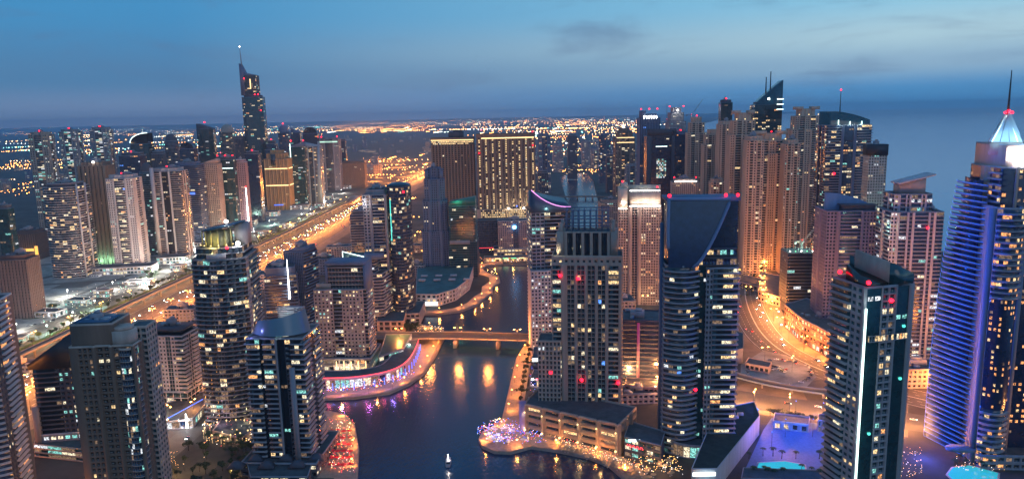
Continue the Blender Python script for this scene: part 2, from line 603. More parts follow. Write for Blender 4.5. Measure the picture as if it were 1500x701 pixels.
SEA = watermat('open_sea', (.012, .24, .5), .16, (.01, .03, 1), .06)
tag(flat('marina_water', [[(-230, 40), (260, 40), (420, 3200), (60, 3200)]], -2.2, WATER), kind='structure')
SEA.node_tree.nodes['Principled BSDF'].inputs['IOR'].default_value = 1.16
tag(flat('sea', [[(300, -3000), (120000, -3000), (120000, 90000), (30000, 90000), (7000, 30000), (1000, 6500), (600, 2000)]], -1.0, SEA), kind='structure')
# near end of the basin is out of frame

def rect0(w, d, x, y): return [(x - w / 2, y - d / 2), (x + w / 2, y - d / 2 + 4), (x + w / 2, y + d / 2), (x - w / 2, y + d / 2 - 3)]
def offs(pts, o):
    out = []
    V = [Vector(p) for p in pts]
    for i, v in enumerate(V):
        a = (V[i] - V[i - 1]).normalized() if i else (V[1] - V[0]).normalized()
        b = (V[i + 1] - V[i]).normalized() if i < len(V) - 1 else a
        na, nb = Vector((-a.y, a.x)), Vector((-b.y, b.x))
        m = (na + nb)
        m = na if m.length < .2 else m.normalized()
        out.append(v + m * (o / max(.5, m.dot(na))))
    return out
def smooth(pts, k=4):
    V = [Vector(p) for p in pts]; out = []
    for i in range(len(V) - 1):
        p0, p1, p2, p3 = V[max(i - 1, 0)], V[i], V[i + 1], V[min(i + 2, len(V) - 1)]
        for j in range(k):
            t = j / k
            out.append(.5 * ((2 * p1) + (p2 - p0) * t + (2 * p0 - 5 * p1 + 4 * p2 - p3) * t * t + (3 * p1 - p0 - 3 * p2 + p3) * t ** 3))
    return out + [V[-1]]
def ribbon(name, pts, w, z, m, parent=None, off=0., kind='structure', kerb=0.):
    L, R = offs(pts, w / 2 + off), offs(pts, -w / 2 + off)
    zz_ = z if hasattr(z, '__len__') else [z] * len(pts)
    mb = MB()
    for i in range(len(pts) - 1):
        mb.quads([[(*R[i], zz_[i]), (*R[i + 1], zz_[i + 1]), (*L[i + 1], zz_[i + 1]), (*L[i], zz_[i])]], 0)
        if kerb:
            for e, sgn in ((L, 1), (R, -1)):
                q_ = [[(*e[i], zz_[i] - kerb), (*e[i + 1], zz_[i + 1] - kerb), (*e[i + 1], zz_[i + 1]), (*e[i], zz_[i])]]
                mb.quads(q_, 0)
    o = mb.build(name, m, parent)
    return tag(o, kind=kind) if not parent else o
def along(pts, step, start=0.):
    V = [Vector(p) for p in pts]; out = []; need = start
    for i in range(len(V) - 1):
        d = V[i + 1] - V[i]; L = d.length
        if L < 1e-6: continue
        while need <= L:
            out.append((V[i] + d * (need / L), math.atan2(d.y, d.x))); need += step
        need -= L
    return out
# promenades: paved strips 0.14 m above the ground behind the quay
prom_w = ribbon('promenade', bank_w[:-8], 15, .14, PAVE, off=7.6, kerb=.14)
prom_e = ribbon('promenade', bank_e[5:], 15, .14, PAVE, off=7.6, kerb=.14)
flat('round_plaza_paving', [[tuple(p) for p in [GP(735, 613), GP(722, 624), GP(706, 632), GP(701, 642), GP(706, 652), GP(724, 660), GP(748, 661), GP(778, 653), GP(800, 640), GP(790, 600)]][::-1]], .19, PAVE)['kind'] = 'structure'
flat('terrace_paving', [[tuple(GP(*p)) for p in [(522, 700), (525, 655), (519, 623), (506, 608), (470, 601), (455, 640), (460, 700)]]], .19, PAVE)['kind'] = 'structure'
flat('point_paving', [[tuple(GP(*p)) for p in [(470, 580), (570, 571), (620, 544), (650, 488), (648, 484), (600, 505), (560, 540), (480, 560)]]], .18, PAVE)['kind'] = 'structure'

# the highway
HW = smooth([(-442, 100), (-437, 500), (-431, 700), (-424, 930), (-400, 1400), (-386, 2000), (-343, 3000), (-240, 5200), (100, 9000)], 6)
hw = ribbon('highway', HW, 92, .10, ASPH)
mb = MB()
for off_ in (-43, -3, 3, 43):
    L_, R_ = offs(HW, off_ + .2), offs(HW, off_ - .2)
    for i in range(len(HW) - 1): mb.quads([[(*R_[i], .14), (*R_[i + 1], .14), (*L_[i + 1], .14), (*L_[i], .14)]])
for off_ in (-31.5, -24, -17, -10, 10, 17, 24, 31.5):
    q_ = offs(HW, off_)
    for p, a in along(q_, 12):
        if p.y > 2300 or p.y < 500: continue
        d = Vector((math.cos(a), math.sin(a))); n = Vector((-d.y, d.x)) * .16; e = p + d * 4.5
        mb.quads([[(*(p - n), .14), (*(e - n), .14), (*(e + n), .14), (*(p + n), .14)]])
mb.build('lane_marking', LINEM, hw)
mb = MB()
for i in range(len(HW) - 1):
    mb.quads([[(*(HW[i] + Vector((s_ * .4, 0))), z_) for (s_, z_) in ()]] if False else [[(HW[i].x - .3, HW[i].y, .1), (HW[i + 1].x - .3, HW[i + 1].y, .1), (HW[i + 1].x - .3, HW[i + 1].y, 1.1), (HW[i].x - .3, HW[i].y, 1.1)],
        [(HW[i].x + .3, HW[i].y, .1), (HW[i + 1].x + .3, HW[i + 1].y, .1), (HW[i + 1].x + .3, HW[i + 1].y, 1.1), (HW[i].x + .3, HW[i].y, 1.1)],
        [(HW[i].x - .3, HW[i].y, 1.1), (HW[i].x + .3, HW[i].y, 1.1), (HW[i + 1].x + .3, HW[i + 1].y, 1.1), (HW[i + 1].x - .3, HW[i + 1].y, 1.1)]])
tag(mb.build('median_barrier', CONC), 'low concrete barrier along the middle of the wide orange-lit highway', 'barrier')
GLOW_SAND = mat('lamp_glow_sand', (.20, .155, .115), .95, noise=.35, nscale=.05)  # pale warm ground added so the lamplit roadsides glow orange
ribbon('lamp_glow_ground', HW, 128, .035, GLOW_SAND)
flat('lamp_glow_ground', [[tuple(GP(*p)) for p in [(1066, 400), (1130, 398), (1150, 470), (1215, 528), (1330, 560), (1330, 640), (1215, 618), (1130, 608), (1050, 600), (1050, 500)]]], .035, GLOW_SAND)['kind'] = 'structure'  # same paler patch, put in for the glow around the curved road
SRV = [p + Vector((-69, 0)) for p in HW[4:32]]
ribbon('service_road', SRV, 20, .08, ASPH)
SRV2 = [p + Vector((-98, 0)) for p in HW[4:32]]
ribbon('frontage_road', SRV2, 14, .08, ASPH)
ribbon('verge', [p + Vector((-84, 0)) for p in HW[4:32]], 12, .12, GRASS, kerb=.12)
flat('tower_forecourt', [[(-900, 950), (-560, 950), (-535, 1250), (-505, 2100), (-700, 2100), (-900, 1300)]], .05, PLAZA)['kind'] = 'structure'
flat('tower_forecourt', [[(-900, 640), (-555, 700), (-550, 940), (-900, 940)]], .05, PLAZA)['kind'] = 'structure'
for k_, (a_, b_) in enumerate([((-880, 760), (-560, 900)), ((-900, 1010), (-520, 1090)), ((-560, 720), (-540, 1500)), ((-880, 1180), (-512, 1290)), ((-600, 900), (-590, 1700)), ((-760, 960), (-620, 1500))]):
    ribbon('forecourt_road', [Vector(a_), (Vector(a_) + Vector(b_)) / 2 + Vector((12, -6)), Vector(b_)], 9 + 3 * (k_ % 2), .12 + .02 * k_, ASPH)
for k_, (x_, y_, w_, d_) in enumerate([(-600, 800, 60, 40), (-680, 860, 50, 60), (-570, 1010, 34, 70), (-560, 1160, 36, 60), (-545, 1330, 40, 90), (-640, 1040, 44, 40), (-540, 1560, 40, 110), (-760, 820, 60, 50)]):
    flat('car_park_surface', [rect0(w_, d_, x_, y_)], .09, ASPH)['kind'] = 'structure'
for k_, (x_, y_, w_, d_) in enumerate([(-585, 880, 18, 50), (-650, 780, 30, 20), (-553, 1085, 14, 60), (-590, 1230, 16, 60), (-530, 1440, 14, 80), (-700, 960, 60, 16)]):
    flat('lawn', [rect0(w_, d_, x_, y_)], .22, GRASS)['kind'] = 'structure'
# marina street on the left
MS = smooth([(-260, 297), (-249, 474), (-240, 591), (-236, 746), (-220, 929), (-185, 1214), (-145, 1543)], 4)
ribbon('marina_street', MS, 20, .10, ASPH)
# curving road on the right
RR = smooth([(445, 1449), (389, 1167), (347, 1048), (297, 910), (267, 785), (258, 702), (268, 644), (288, 600), (326, 552), (396, 493), (515, 395)], 5)
rr = ribbon('curved_road', RR, 38, .12, ASPH)
mb = MB()
for off_ in (-17.5, -.3, .3, 17.5):
    L_, R_ = offs(RR, off_ + .18), offs(RR, off_ - .18)
    for i in range(len(RR) - 1): mb.quads([[(*R_[i], .16), (*R_[i + 1], .16), (*L_[i + 1], .16), (*L_[i], .16)]])
for off_ in (-12, -6.5, 6.5, 12):
    for p, a in along(offs(RR, off_), 9):
        if p.y > 1100: continue
        d = Vector((math.cos(a), math.sin(a))); n = Vector((-d.y, d.x)) * .15; e = p + d * 3.5
        mb.quads([[(*(p - n), .16), (*(e - n), .16), (*(e + n), .16), (*(p + n), .16)]])
mb.build('lane_marking', LINEM, rr)
R2 = smooth([(80, 625), (141, 585), (176, 567), (208, 549), (243, 535), (280, 519), (420, 440)], 5)
r2 = ribbon('cross_road', R2, 34, .16, ASPH)
ribbon('link_road', smooth([tuple(GP(1072, 470)), tuple(GP(1078, 510)), tuple(GP(1072, 545)), tuple(GP(1060, 580))], 4), 14, .2, ASPH)
ribbon('link_road', smooth([tuple(GP(1225, 560)), tuple(GP(1206, 560)), tuple(GP(1190, 572)), tuple(GP(1200, 592))], 4), 14, .22, ASPH)
flat('parking_lot', [[tuple(GP(*p)) for p in [(1085, 534), (1118, 513), (1152, 520), (1184, 536), (1196, 552), (1182, 566), (1130, 560), (1085, 548)]][::-1]], .24, PLAZA)['kind'] = 'structure'
# elevated ramp above the cross road
RP = smooth([tuple(GP(1040, 542)), tuple(GP(1075, 557)), tuple(GP(1140, 573)), tuple(GP(1215, 584)), tuple(GP(1300, 592))], 5)
rt = empty('flyover', RP[0])
tag(rt, 'narrow flyover with plain parapets curving between the parking lot and the orange cross road', 'flyover')
def loc(pts, r): return [(p[0] - r.location.x, p[1] - r.location.y) for p in pts]
def deck(root, pts, w, z, th, m, name='deck'):
    mb = MB(); P = [Vector(p) for p in loc(pts, root)]
    prof = [(-w / 2, 1.0), (-w / 2 + .3, 1.0), (-w / 2 + .3, 0), (w / 2 - .3, 0), (w / 2 - .3, 1.0), (w / 2, 1.0), (w / 2, -.6), (w / 4, -th), (-w / 4, -th), (-w / 2, -.6)]
    rows = [offs(P, o_) for o_, _ in prof]
    for i in range(len(P) - 1):
        for k in range(len(prof)):
            l = (k + 1) % len(prof)
            mm = 1 if (k == 2) else 0
            mb.quads([[(*rows[k][i], z + prof[k][1]), (*rows[l][i], z + prof[l][1]), (*rows[l][i + 1], z + prof[l][1]), (*rows[k][i + 1], z + prof[k][1])]], mm)
    return mb.build(name, [m, ASPH], root)
deck(rt, RP, 10, 5.5, 1.6, BLUEG)
for p, a in along(RP, 24, 8):
    m = MB(); m.prism(ell(.9, .9, 10, p.x - rt.location.x, p.y - rt.location.y), 0, 4.4); m.build('pier', CONC, rt)
# the metro viaduct beside the highway
VP = [p + Vector((-52, 0)) for p in HW[4:34]]
vr = empty('metro_viaduct', VP[0])
tag(vr, 'long concrete metro viaduct on single columns beside the wide highway', 'viaduct')
deck(vr, VP, 10, 10, 2.2, CONC)
for p, a in along(VP, 42, 5)[:90]:
    m = MB(); m.tube([(p.x - vr.location.x, p.y - vr.location.y, 0), (p.x - vr.location.x, p.y - vr.location.y, 6.5), (p.x - vr.location.x, p.y - vr.location.y, 8)], [1.1, 1.1, 2.4], n=8)
    m.build('column', CONC, vr)
# metro station shell
p = GP(517, 297)
ms_ = empty('metro_station', (p.x, p.y)); tag(ms_, 'long low domed metro station shell over the viaduct beside the far highway', 'station')
m = MB()
prev = None
for i in range(13):
    t = -1 + 2 * i / 12; r_ = math.sqrt(max(.02, 1 - t * t))
    ring = [(16 * r_ * math.cos(math.pi * k / 10), t * 70, 3 + 17 * r_ * math.sin(math.pi * k / 10)) for k in range(11)]
    if prev:
        for k in range(10): m.quads([[prev[k], prev[k + 1], ring[k + 1], ring[k]]])
    prev = ring
m.build('roof_shell', mat('bronze_shell', (.16, .12, .08), .35, .7), ms_)
m = MB(); m.box((0, 0, 2), (28, 120, 4)); m.build('concourse', GREY, ms_)
# road bridge over the marina
BR = [tuple(GP(500, 497)), tuple(GP(562, 500)), tuple(GP(668, 500)), tuple(GP(772, 503)), tuple(GP(850, 505))]
BRz = smooth(BR, 5)
br = empty('road_bridge', BRz[0]); tag(br, 'low concrete road bridge with street lamps crossing the marina channel', 'bridge')
deck(br, BRz, 24, 6.5, 2.0, CONC)
for (fx, fy) in ((606, 503), (668, 503), (730, 505)):
    p = GP(fx, fy)
    m = MB(); m.box((p.x - br.location.x, p.y - br.location.y, .9), (3.2, 16, 7.4), rz=-.1); m.build('pier', CONC, br)
BR2 = [tuple(GP(812, 292)), tuple(GP(845, 291)), tuple(GP(870, 291)), tuple(GP(900, 292))]
b2 = empty('road_bridge', BR2[0]); tag(b2, 'small far footbridge across the upper marina basin', 'bridge')
deck(b2, BR2, 14, 7, 2.0, CONC)
for (fx, fy) in ((846, 291), (858, 291), (868, 291)):
    p = GP(fx, fy)
    m = MB(); m.box((p.x - b2.location.x, p.y - b2.location.y, 1.5), (3, 10, 7.4)); m.build('pier', CONC, b2)

# ================================================================ towers
def body(root, secs, mats, seed, name='body'):
    """secs: (poly, styles, z0, z1, fh[, parapet])"""
    rng = np.random.default_rng(seed)
    mb = MB()
    for s_ in secs:
        poly, st, z0, z1, fh = s_[:5]
        sec(mb, poly, z0, z1, st, rng, fh, parapet=(s_[5] if len(s_) > 5 else 1.1))
    return mb.build(name, mats, root)
def part(root, name, m, fn, smooth=False):
    mb = MB(); fn(mb); return mb.build(name, m, root, smooth)
def slant_roof(mb, poly, z0, z1s, m=0): mb.prism(poly, z0, z1s, m)
def podium(root, w, d, h, mats, seed, x=0, y=0, p=.5, pal='pale', fh=5, name='podium'):
    rng = np.random.default_rng(seed); mb = MB()
    sec(mb, rect(w, d, x, y), 0, h, S('g', cw=5, win=(.75, .55), dep=.6, p=p, pal=pal), rng, fh)
    return mb.build(name, mats, root)

# ---- left foreground
r, w, d, h = tower_root('apartment_tower', 'leftmost dark tower with slanting rows of curved white balconies, cut by the photo edge', 'tower', -2, 742, 118, 1.0, 14, 428)
pl, st = outline(bow(w, d, 4), [S('b', cw=3.2, sl=.9, pr=1.7, p=.13, pal='amber')] * 8 + [[(1, S('g', win=(.5, .6)), 0), (2, S('b', pr=1.5, p=.14, pal='amber'), 0), (1, S('s'), 0)], S('g'), S('g')])
body(r, [(pl, st, 0, h - 6, 3.5), (rect(w * .7, d * .7), S('s'), h - 6, h, 3)], FACADE(GREYD, WHITE, G_NAVY), 1)
clutter(r, w * .6, d * .6, h, 1, 3)

r, w, d, h = tower_root('apartment_tower', 'dark tower with a sloping wedge roof between the leftmost and the big beige tower', 'tower', 104, 650, 80, .9, 8, 530)
pl, st = outline(rect(w, d), [[(3, S('b', sl=.8, pr=1.2, mg=2, p=.03), 0), (2, S('g', win=(.6, .6), p=.3, pal='cool'), .4)], [(2, S('b', pr=1.2, p=.05), 0), (2, S('g', p=.3, pal='cool', win=(.6, .6)), 0)], S('g'), S('g')])
body(r, [(pl, st, 0, h, 3.5)], FACADE(GREYD, conc('dim_balcony', '#5d5a60'), G_DARK), 2)
part(r, 'sloping_roof', DARKM, lambda m: m.prism([(-w / 2 - 2, -d / 2 - 2), (w / 2, -d / 2 - 2), (w / 2, d / 2), (-w / 2 - 2, d / 2)], h, [h + 4, h + 24, h + 20, h + 3]))
part(r, 'corner_pier', SAND, lambda m: m.box((-w / 2 - .8, -d / 2 - .8, h * .28), (4, 4, h * .56)))
podium(r, w * 1.2, d * 1.2, 14, FACADE(GREY, WHITE, G_TEAL), 3, p=.7, pal='cool')

r, w, d, h = tower_root('apartment_tower', 'big brown stone tower with a round glass bay and drum roof, lower left', 'tower', 192, 745, 118, .8, 4, 468)
wn_ = S('g', cw=3.2, win=(.72, .74), p=.13, dep=1.3)
bl = S('g', cw=3.4, win=(.84, .7), p=.12, dep=1.6)
pl, st = outline(rect(w, d), [[(1.2, S('s'), 0), (2.4, wn_, 0), (.5, S('s'), .5), (2.2, bl, -.8), (.5, S('s'), .6), (3.0, bl, 0), (.4, S('s'), .5)],
    [(.4, S('s'), 0), (2, bl, 0), (.5, S('s'), .5), (2.6, wn_, 0), (.5, S('s'), .5), (2, bl, 0)], S('g'), S('g')])
cx_, cy_, rr_ = w * .36, -d * .36, w * .15
cyl = ell(rr_, rr_, 24, cx_, cy_)
body(r, [(pl, st, 0, h - 12, 3.45), (rect(w * .66, d * .8, -w * .16), S('s'), h - 12, h, 6)], FACADE(conc('brown_render', '#7a6254'), SAND, G_BRWN), 4)
part(r, 'glass_bay', FACADE(STONE, SAND, G_BLUE), lambda m: sec(m, cyl, 0, h - 14, S('g', cw=2, win=(.96, .88), dep=.08, p=.0, pf=.26, pal='cool'), np.random.default_rng(8), 3.45))
part(r, 'roof_drum', SAND, lambda m: (m.prism(ell(rr_ * 1.3, rr_ * 1.3, 28, cx_ - 3, cy_ + 4), h - 14, h - 4), m.prism(ell(rr_ * 1.0, rr_ * 1.0, 28, cx_ - 3, cy_ + 4), h - 4, h - 2)))
part(r, 'rear_wing', FACADE(STONE, SAND, G_TEAL), lambda m: sec(m, rect(w * .3, d * .5, w * .42, d * .2), 0, h - 5, S('g', p=.1, win=(.7, .6)), np.random.default_rng(9), 3.45))
for k in range(7): part(r, 'roof_pipe', mat('blue_pipe', (.05, .12, .22), .4), lambda m: m.tube([(-w * .48 + k * .4, -d * .3 + k * 2.2, h + 1.4), (w * .1, -d * .32 + k * 2.2, h + 1.4)], .5))
clutter(r, w * .5, d * .5, h, 4, 5, x=-w * .15)

r, w, d, h = tower_root('office_block', 'pale office block with a square window grid and scalloped balconies beside the big beige tower', 'office block', 259, 588, 84, .75, -6, 486)
grid = S('g', cw=3.1, win=(.55, .55), dep=.7, p=.1, pal='pale')
pl, st = outline(rect(w, d), [[(4.5, grid, 0), (1, S('g', cw=3, win=(.95, .9), dep=.3, p=.0), -.6), (.8, grid, 0), (1.4, S('b', sl=1.2, pr=1.6, p=.05, cw=2.5), 0)],
    [(1, S('b', sl=1.2, pr=1.6, p=.05), 0), (1, S('g', cw=3, win=(.95, .9), p=0), 0), (2, S('b', sl=1.4, pr=1.8, p=.05), 0)], grid, grid])
body(r, [(pl, st, 14, h, 3.3), (rect(w * 1.05, d * 1.1), S('g', cw=6, win=(.92, .85), dep=.2, p=.12, pal='cool'), 0, 14, 4.6)], FACADE(WHITE, WHITE, G_TEAL), 5)
part(r, 'roof_canopy', GREYD, lambda m: m.box((0, 0, h + 5), (w * .92, d * .85, 1.2)))
part(r, 'roof_storey', G_DARK, lambda m: m.box((0, 1, h + 2.4), (w * .8, d * .7, 4)))
clutter(r, w * .5, d * .4, h + 5.6, 5, 5)
part(r, 'link_canopy', E_TEAL, lambda m: m.box((w * .5, -d * .9, 5), (w * .5, .5, 1)))

r, w, d, h = tower_root('apartment_tower', 'tall dark tower with curved balconies under a yellow-lit colonnade and tilted disc roof', 'tower', 349, 604, 92, 1.0, 6, 358)
b1 = S('b', cw=2.6, sl=.55, pr=1.5, p=.17, pal='pale', mg=2)
pl = bow(w, d, 6, 8); sts = [b1] * 3 + [S('g', cw=2, win=(.9, .7), dep=.1, p=.35, pal='pale')] + [b1] * 4 + [[(1, S('g', p=.2, pal='pale', win=(.8, .6)), 0), (3, b1, 0)], b1, S('g')]
pl, st = outline(pl, sts)
body(r, [(pl, st, 0, h - 8, 3.5), (bow(w * .86, d * .8, 4), b1, h - 8, h, 4)], FACADE(GREY, conc('rail_grey', '#77767c'), G_DARK), 6)
part(r, 'side_spine', GREY, lambda m: m.box((-w / 2 - 1.2, -d * .1, h * .42), (2.6, 7, h * .84)))
part(r, 'sign_board', WHITE, lambda m: m.box((0, -d / 2 - 4.6, h - 5), (w * .36, .6, 4.5)))
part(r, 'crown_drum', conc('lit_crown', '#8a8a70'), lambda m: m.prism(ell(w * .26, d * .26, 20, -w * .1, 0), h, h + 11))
for k in range(6):
    a = -2.6 + k * .42
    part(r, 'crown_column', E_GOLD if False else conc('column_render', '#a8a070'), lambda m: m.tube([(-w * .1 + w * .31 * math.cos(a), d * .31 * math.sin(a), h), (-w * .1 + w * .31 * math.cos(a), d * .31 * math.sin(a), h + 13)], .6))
    part(r, 'uplight', E_GOLD, lambda m: m.ball((-w * .1 + w * .35 * math.cos(a), d * .35 * math.sin(a), h + 1.5), .5))
part(r, 'disc_roof', G_BLUE, lambda m: m.prism(ell(w * .42, d * .38, 28), [h + 14 + 3 * math.cos(2 * math.pi * i / 28) for i in range(28)], [h + 15.2 + 3 * math.cos(2 * math.pi * i / 28) for i in range(28)]))
part(r, 'floodlight', E_WHITE, lambda m: m.ball((w * .1, -d * .12, h + 18.5), 1.5))
part(r, 'floodlight', E_WHITE, lambda m: m.ball((w * .36, -d * .4, h + 3), 1.7))
part(r, 'lift_core', GREY, lambda m: m.box((w * .34, d * .1, h + 8), (w * .22, d * .4, 16)))
clutter(r, w * .5, d * .4, h, 6, 3)
ROOF_LAMPS = [(r, (w * .1, -d * .25, h + 21), 9000, (1, .97, .85)), (r, (w * .4, -d * .5, h + 4), 9000, (1, 1, .95)), (r, (-w * .1, -d * .55, h + 3), 7000, (1, .8, .2))]

r, w, d, h = tower_root('apartment_tower', 'dark glass tower with two pale vertical fins and a floodlit curved glass crown', 'tower', 428, 672, 104, .9, -4, 486)
b1 = S('b', cw=2.8, sl=.7, pr=1.3, p=.22, pal='pale')
gl_ = S('g', cw=2.6, win=(.8, .6), dep=.0, mw=2, p=.08, pal='cool')
pl, st = outline(rect(w, d), [[(2, b1, 0), (.5, gl_, -.8), (2, b1, 0), (.35, S('s', mw=1), 1.6), (1, gl_, -.5), (.9, S('g', cw=4, win=(.9, .8), p=.1, pal='pale'), 0), (1.9, b1, 0)], [(2, b1, 0), (1, gl_, 0), (2, b1, 0)], S('g'), [(1, b1, 0)]])
body(r, [(pl, st, 0, h, 3.4), (ell(w * .42, d * .4, 24), S('g', cw=3, win=(.9, .7), dep=.15, p=.2, pal='cool'), h, h + 5, 5)], FACADE(GREYD, GREY, G_DARK), 7)
part(r, 'tall_fin', GREY, lambda m: m.box((w * .30, -d / 2 - 1.8, h * .40), (3.4, 1.6, h * .8)))
def crown(m):
    n = 16; prev = None
    for i in range(n + 1):
        a = math.pi * (1.04 + .92 * i / n)
        c_, s_ = math.cos(a), math.sin(a)
        t = i / n
        zt = h + 8 + 9 * t ** .8
        q = [(w * .52 * c_, d * .5 * s_, h + 2), (w * .44 * c_, d * .42 * s_, zt)]
        if prev: m.quads([[prev[0], q[0], q[1], prev[1]]], 0)
        prev = q
part(r, 'glass_crown', mat('frosted_crown', (.14, .20, .26), .25, .2), crown)
part(r, 'fan_louvre', GREY, lambda m: [m.box((w * .12, d * .1 + 0, h + 6 + k * 1.3), (w * .4 + k * .5, 3, .35)) for k in range(9)])
for k in range(7):
    a = -2.5 + k * .3
    part(r, 'floodlight', E_WHITE, lambda m: m.ball((w * .3 * math.cos(a) + 2, d * .3 * math.sin(a), h + 8 + (k % 2)), .95))
ROOF_LAMPS += [(r, (2, -d * .38, h + 12), 16000, (.8, .95, 1)), (r, (-w * .45, -d * .5, h + 6), 3000, (.3, .3, 1))]
podium(r, w * 1.35, d * 1.5, 9, FACADE(GREYD, GREY, G_DARK), 8, p=.2)

r, w, d, h = tower_root('apartment_tower', 'square-grid stone tower with a flat roof frame beside the red-edged terrace', 'tower', 510, 532, 86, .6, -3, 419)
gw = S('g', cw=3.3, win=(.5, .52), dep=.7, p=.33, pal='pale', grp=1)
gg = S('g', cw=3, win=(.95, .8), dep=.15, p=.12, pal='pale')
pl, st = outline(rect(w, d), [[(3, gw, 1.2), (1.4, S('b', cw=3, sl=.8, pr=.8, p=.2, mw=0), 0), (3.4, gw, 1.2), (.5, gg, 0)], [(4, S('b', cw=3, sl=.9, pr=1.2, p=.12), 0), (1, gg, 0)], gw, gw])
body(r, [(pl, st, 0, h, 3.5), (rect(w * .74, d * .8, w * .1), gg, h, h + 20, 4)], FACADE(STONE, GREY, G_DARK), 9)
def frame(m):
    x0, x1, zt = -w * .27, w * .5, h + 24
    m.box(((x0 + x1) / 2, -1, zt), (x1 - x0, d * .85, 3)); m.box((x1 - 1, -1, h + 10), (2.5, d * .85, 27)); m.box((x0 + 1, -1, h + 15), (2, d * .85, 18))
part(r, 'roof_frame', BLUEG, frame)
part(r, 'left_screen', STONE, lambda m: m.box((-w * .32, -d * .4, h + 3), (w * .28, 1.5, 5)))
podium(r, w * 1.1, d * 1.5, 12, FACADE(STONE, GREY, G_DARK), 10, p=.7)
for k in range(5): part(r, 'wall_washer', E_GOLD, lambda m: m.box((-w * .1 + k * w * .14, -d * .75 - .5, 6), (.8, .5, 8)))
ROOF_LAMPS += [(r, (w * .1 + k * 8 - 8, -d * .75 - 5, 4), 2500, (1, .85, .6)) for k in range(3)]

# ---- the midrise pair with a lit mast
r, w, d, h = tower_root('office_block', 'low blue-grey building whose lit mast stands behind the floodlit glass crown', 'office block', 418, 478, 50, 1.2, 12, 388)
body(r, [(rect(w, d), S('b', cw=3, sl=1.2, pr=.6, p=.12), 0, h - 8, 3.6), (rect(w * .9, d * .9), S('s'), h - 8, h, 3)], FACADE(BLUEG, BLUEG, G_NAVY), 12)
part(r, 'lit_mast', E_WHITE, lambda m: m.tube([(w * .25, -d * .5 - 1, h - 34), (w * .25, -d * .5 - 1, h - 14), (w * .25, -d * .5 - 1, h + 10)], [.9, .5, .1]))
clutter(r, w, d, h, 12, 3)
r, w, d, h = tower_root('office_block', 'angular blue-grey tower with a steep folded side behind the square-grid stone tower', 'office block', 447, 470, 48, 1.3, -14, 366)
body(r, [(rect(w, d), [S('g', cw=2.2, win=(.5, .9), dep=.6, p=.04), S('b', cw=2.6, sl=1.0, pr=1.4, p=.14, pal='mix'), S('g'), S('g')], 0, h, 3.5)], FACADE(BLUEG, BLUEG, G_NAVY), 13)
part(r, 'roof_wedge', BLUEG, lambda m: m.prism(rect(w * .9, d * .9), h, [h + 1, h + 6, h + 6, h + 1]))
clutter(r, w, d, h + 5, 13, 2)

r, w, d, h = tower_root('apartment_tower', 'curved balcony block with a white neon roof frame left of the twin tower', 'tower', 545, 478, 66, .8, -10, 376)
body(r, [(bow(w, d, 5), S('b', cw=3, sl=1.1, pr=1.3, p=.16, pal='pale'), 0, h - 16, 3.5), (rect(w * .7, d * .7, -w * .1), S('b', cw=3, sl=1, pr=.8, p=.1), h - 16, h, 3.5)], FACADE(GREY, GREY, G_NAVY), 14)
part(r, 'curved_screen', BLUEG, lambda m: m.prism([(w * .5 * math.cos(a), -d * .25 + d * .3 * math.sin(a)) for a in [math.pi * (1 + k / 8) for k in range(9)]] + [(w * .5, -d * .2), (-w * .5, -d * .2)], h, h + 6))
def nf(m):
    pts = [(-w * .55, -d * .55, h - 14), (-w * .55, -d * .55, h + 9), (w * .05, -d * .6, h + 4), (w * .05, -d * .6, h - 12)]
    m.tube(pts, .55, 0)
part(r, 'neon_frame', E_NEONW, nf)
part(r, 'green_glass_screen', G_TEAL, lambda m: m.box((-w * .25, -d * .52, h - 2), (w * .56, .8, 20)))

r, w, d, h = tower_root('apartment_tower', 'twin tower, left half pale concrete and right half curved dark glass', 'tower', 577, 468, 72, .8, 0, 275)
pl, st = outline(rect(w * .52, d, -w * .24), [[(.8, S('g', win=(.6, .6), p=.1), 0), (.3, S('s'), .6), (1.4, S('b', cw=3, sl=1, pr=.9, p=.15, pal='pale'), 0), (.3, S('s'), .6)], S('g'), S('g'), S('g', p=.15)])
body(r, [(pl, st, 0, h - 6, 3.5), (rect(w * .4, d * .8, -w * .24), S('s'), h - 6, h - 1, 3)], FACADE(GREY, GREY, G_NAVY), 15)
part(r, 'curved_glass_half', FACADE(GREYD, GREYD, G_NAVY), lambda m: sec(m, ell(w * .26, d * .62, 28, w * .24, 0), 0, h + 2, S('g', cw=2.2, win=(.96, .7), dep=.2, p=.14, pf=.06, pal='pale'), np.random.default_rng(3), 3.5))
part(r, 'glass_dome_cap', G_BLUE, lambda m: m.ball((w * .24, 0, h + 3), w * .24, sz=.28, top=True, n=20, k=5), True)
part(r, 'teal_light_strip', E_TEAL, lambda m: m.box((w * .1, -d * .52 - .6, h * .78), (.7, .7, h * .3)))
podium(r, w * 1.3, d * 1.4, 14, FACADE(GREY, GREY, G_DARK), 16, p=.25)
clutter(r, w * .4, d * .5, h - 1, 15, 3, x=-w * .24)
ROOF_LAMPS += [(r, (-w * .5, -d * .6, h - 14), 5000, (1, .95, .85))]

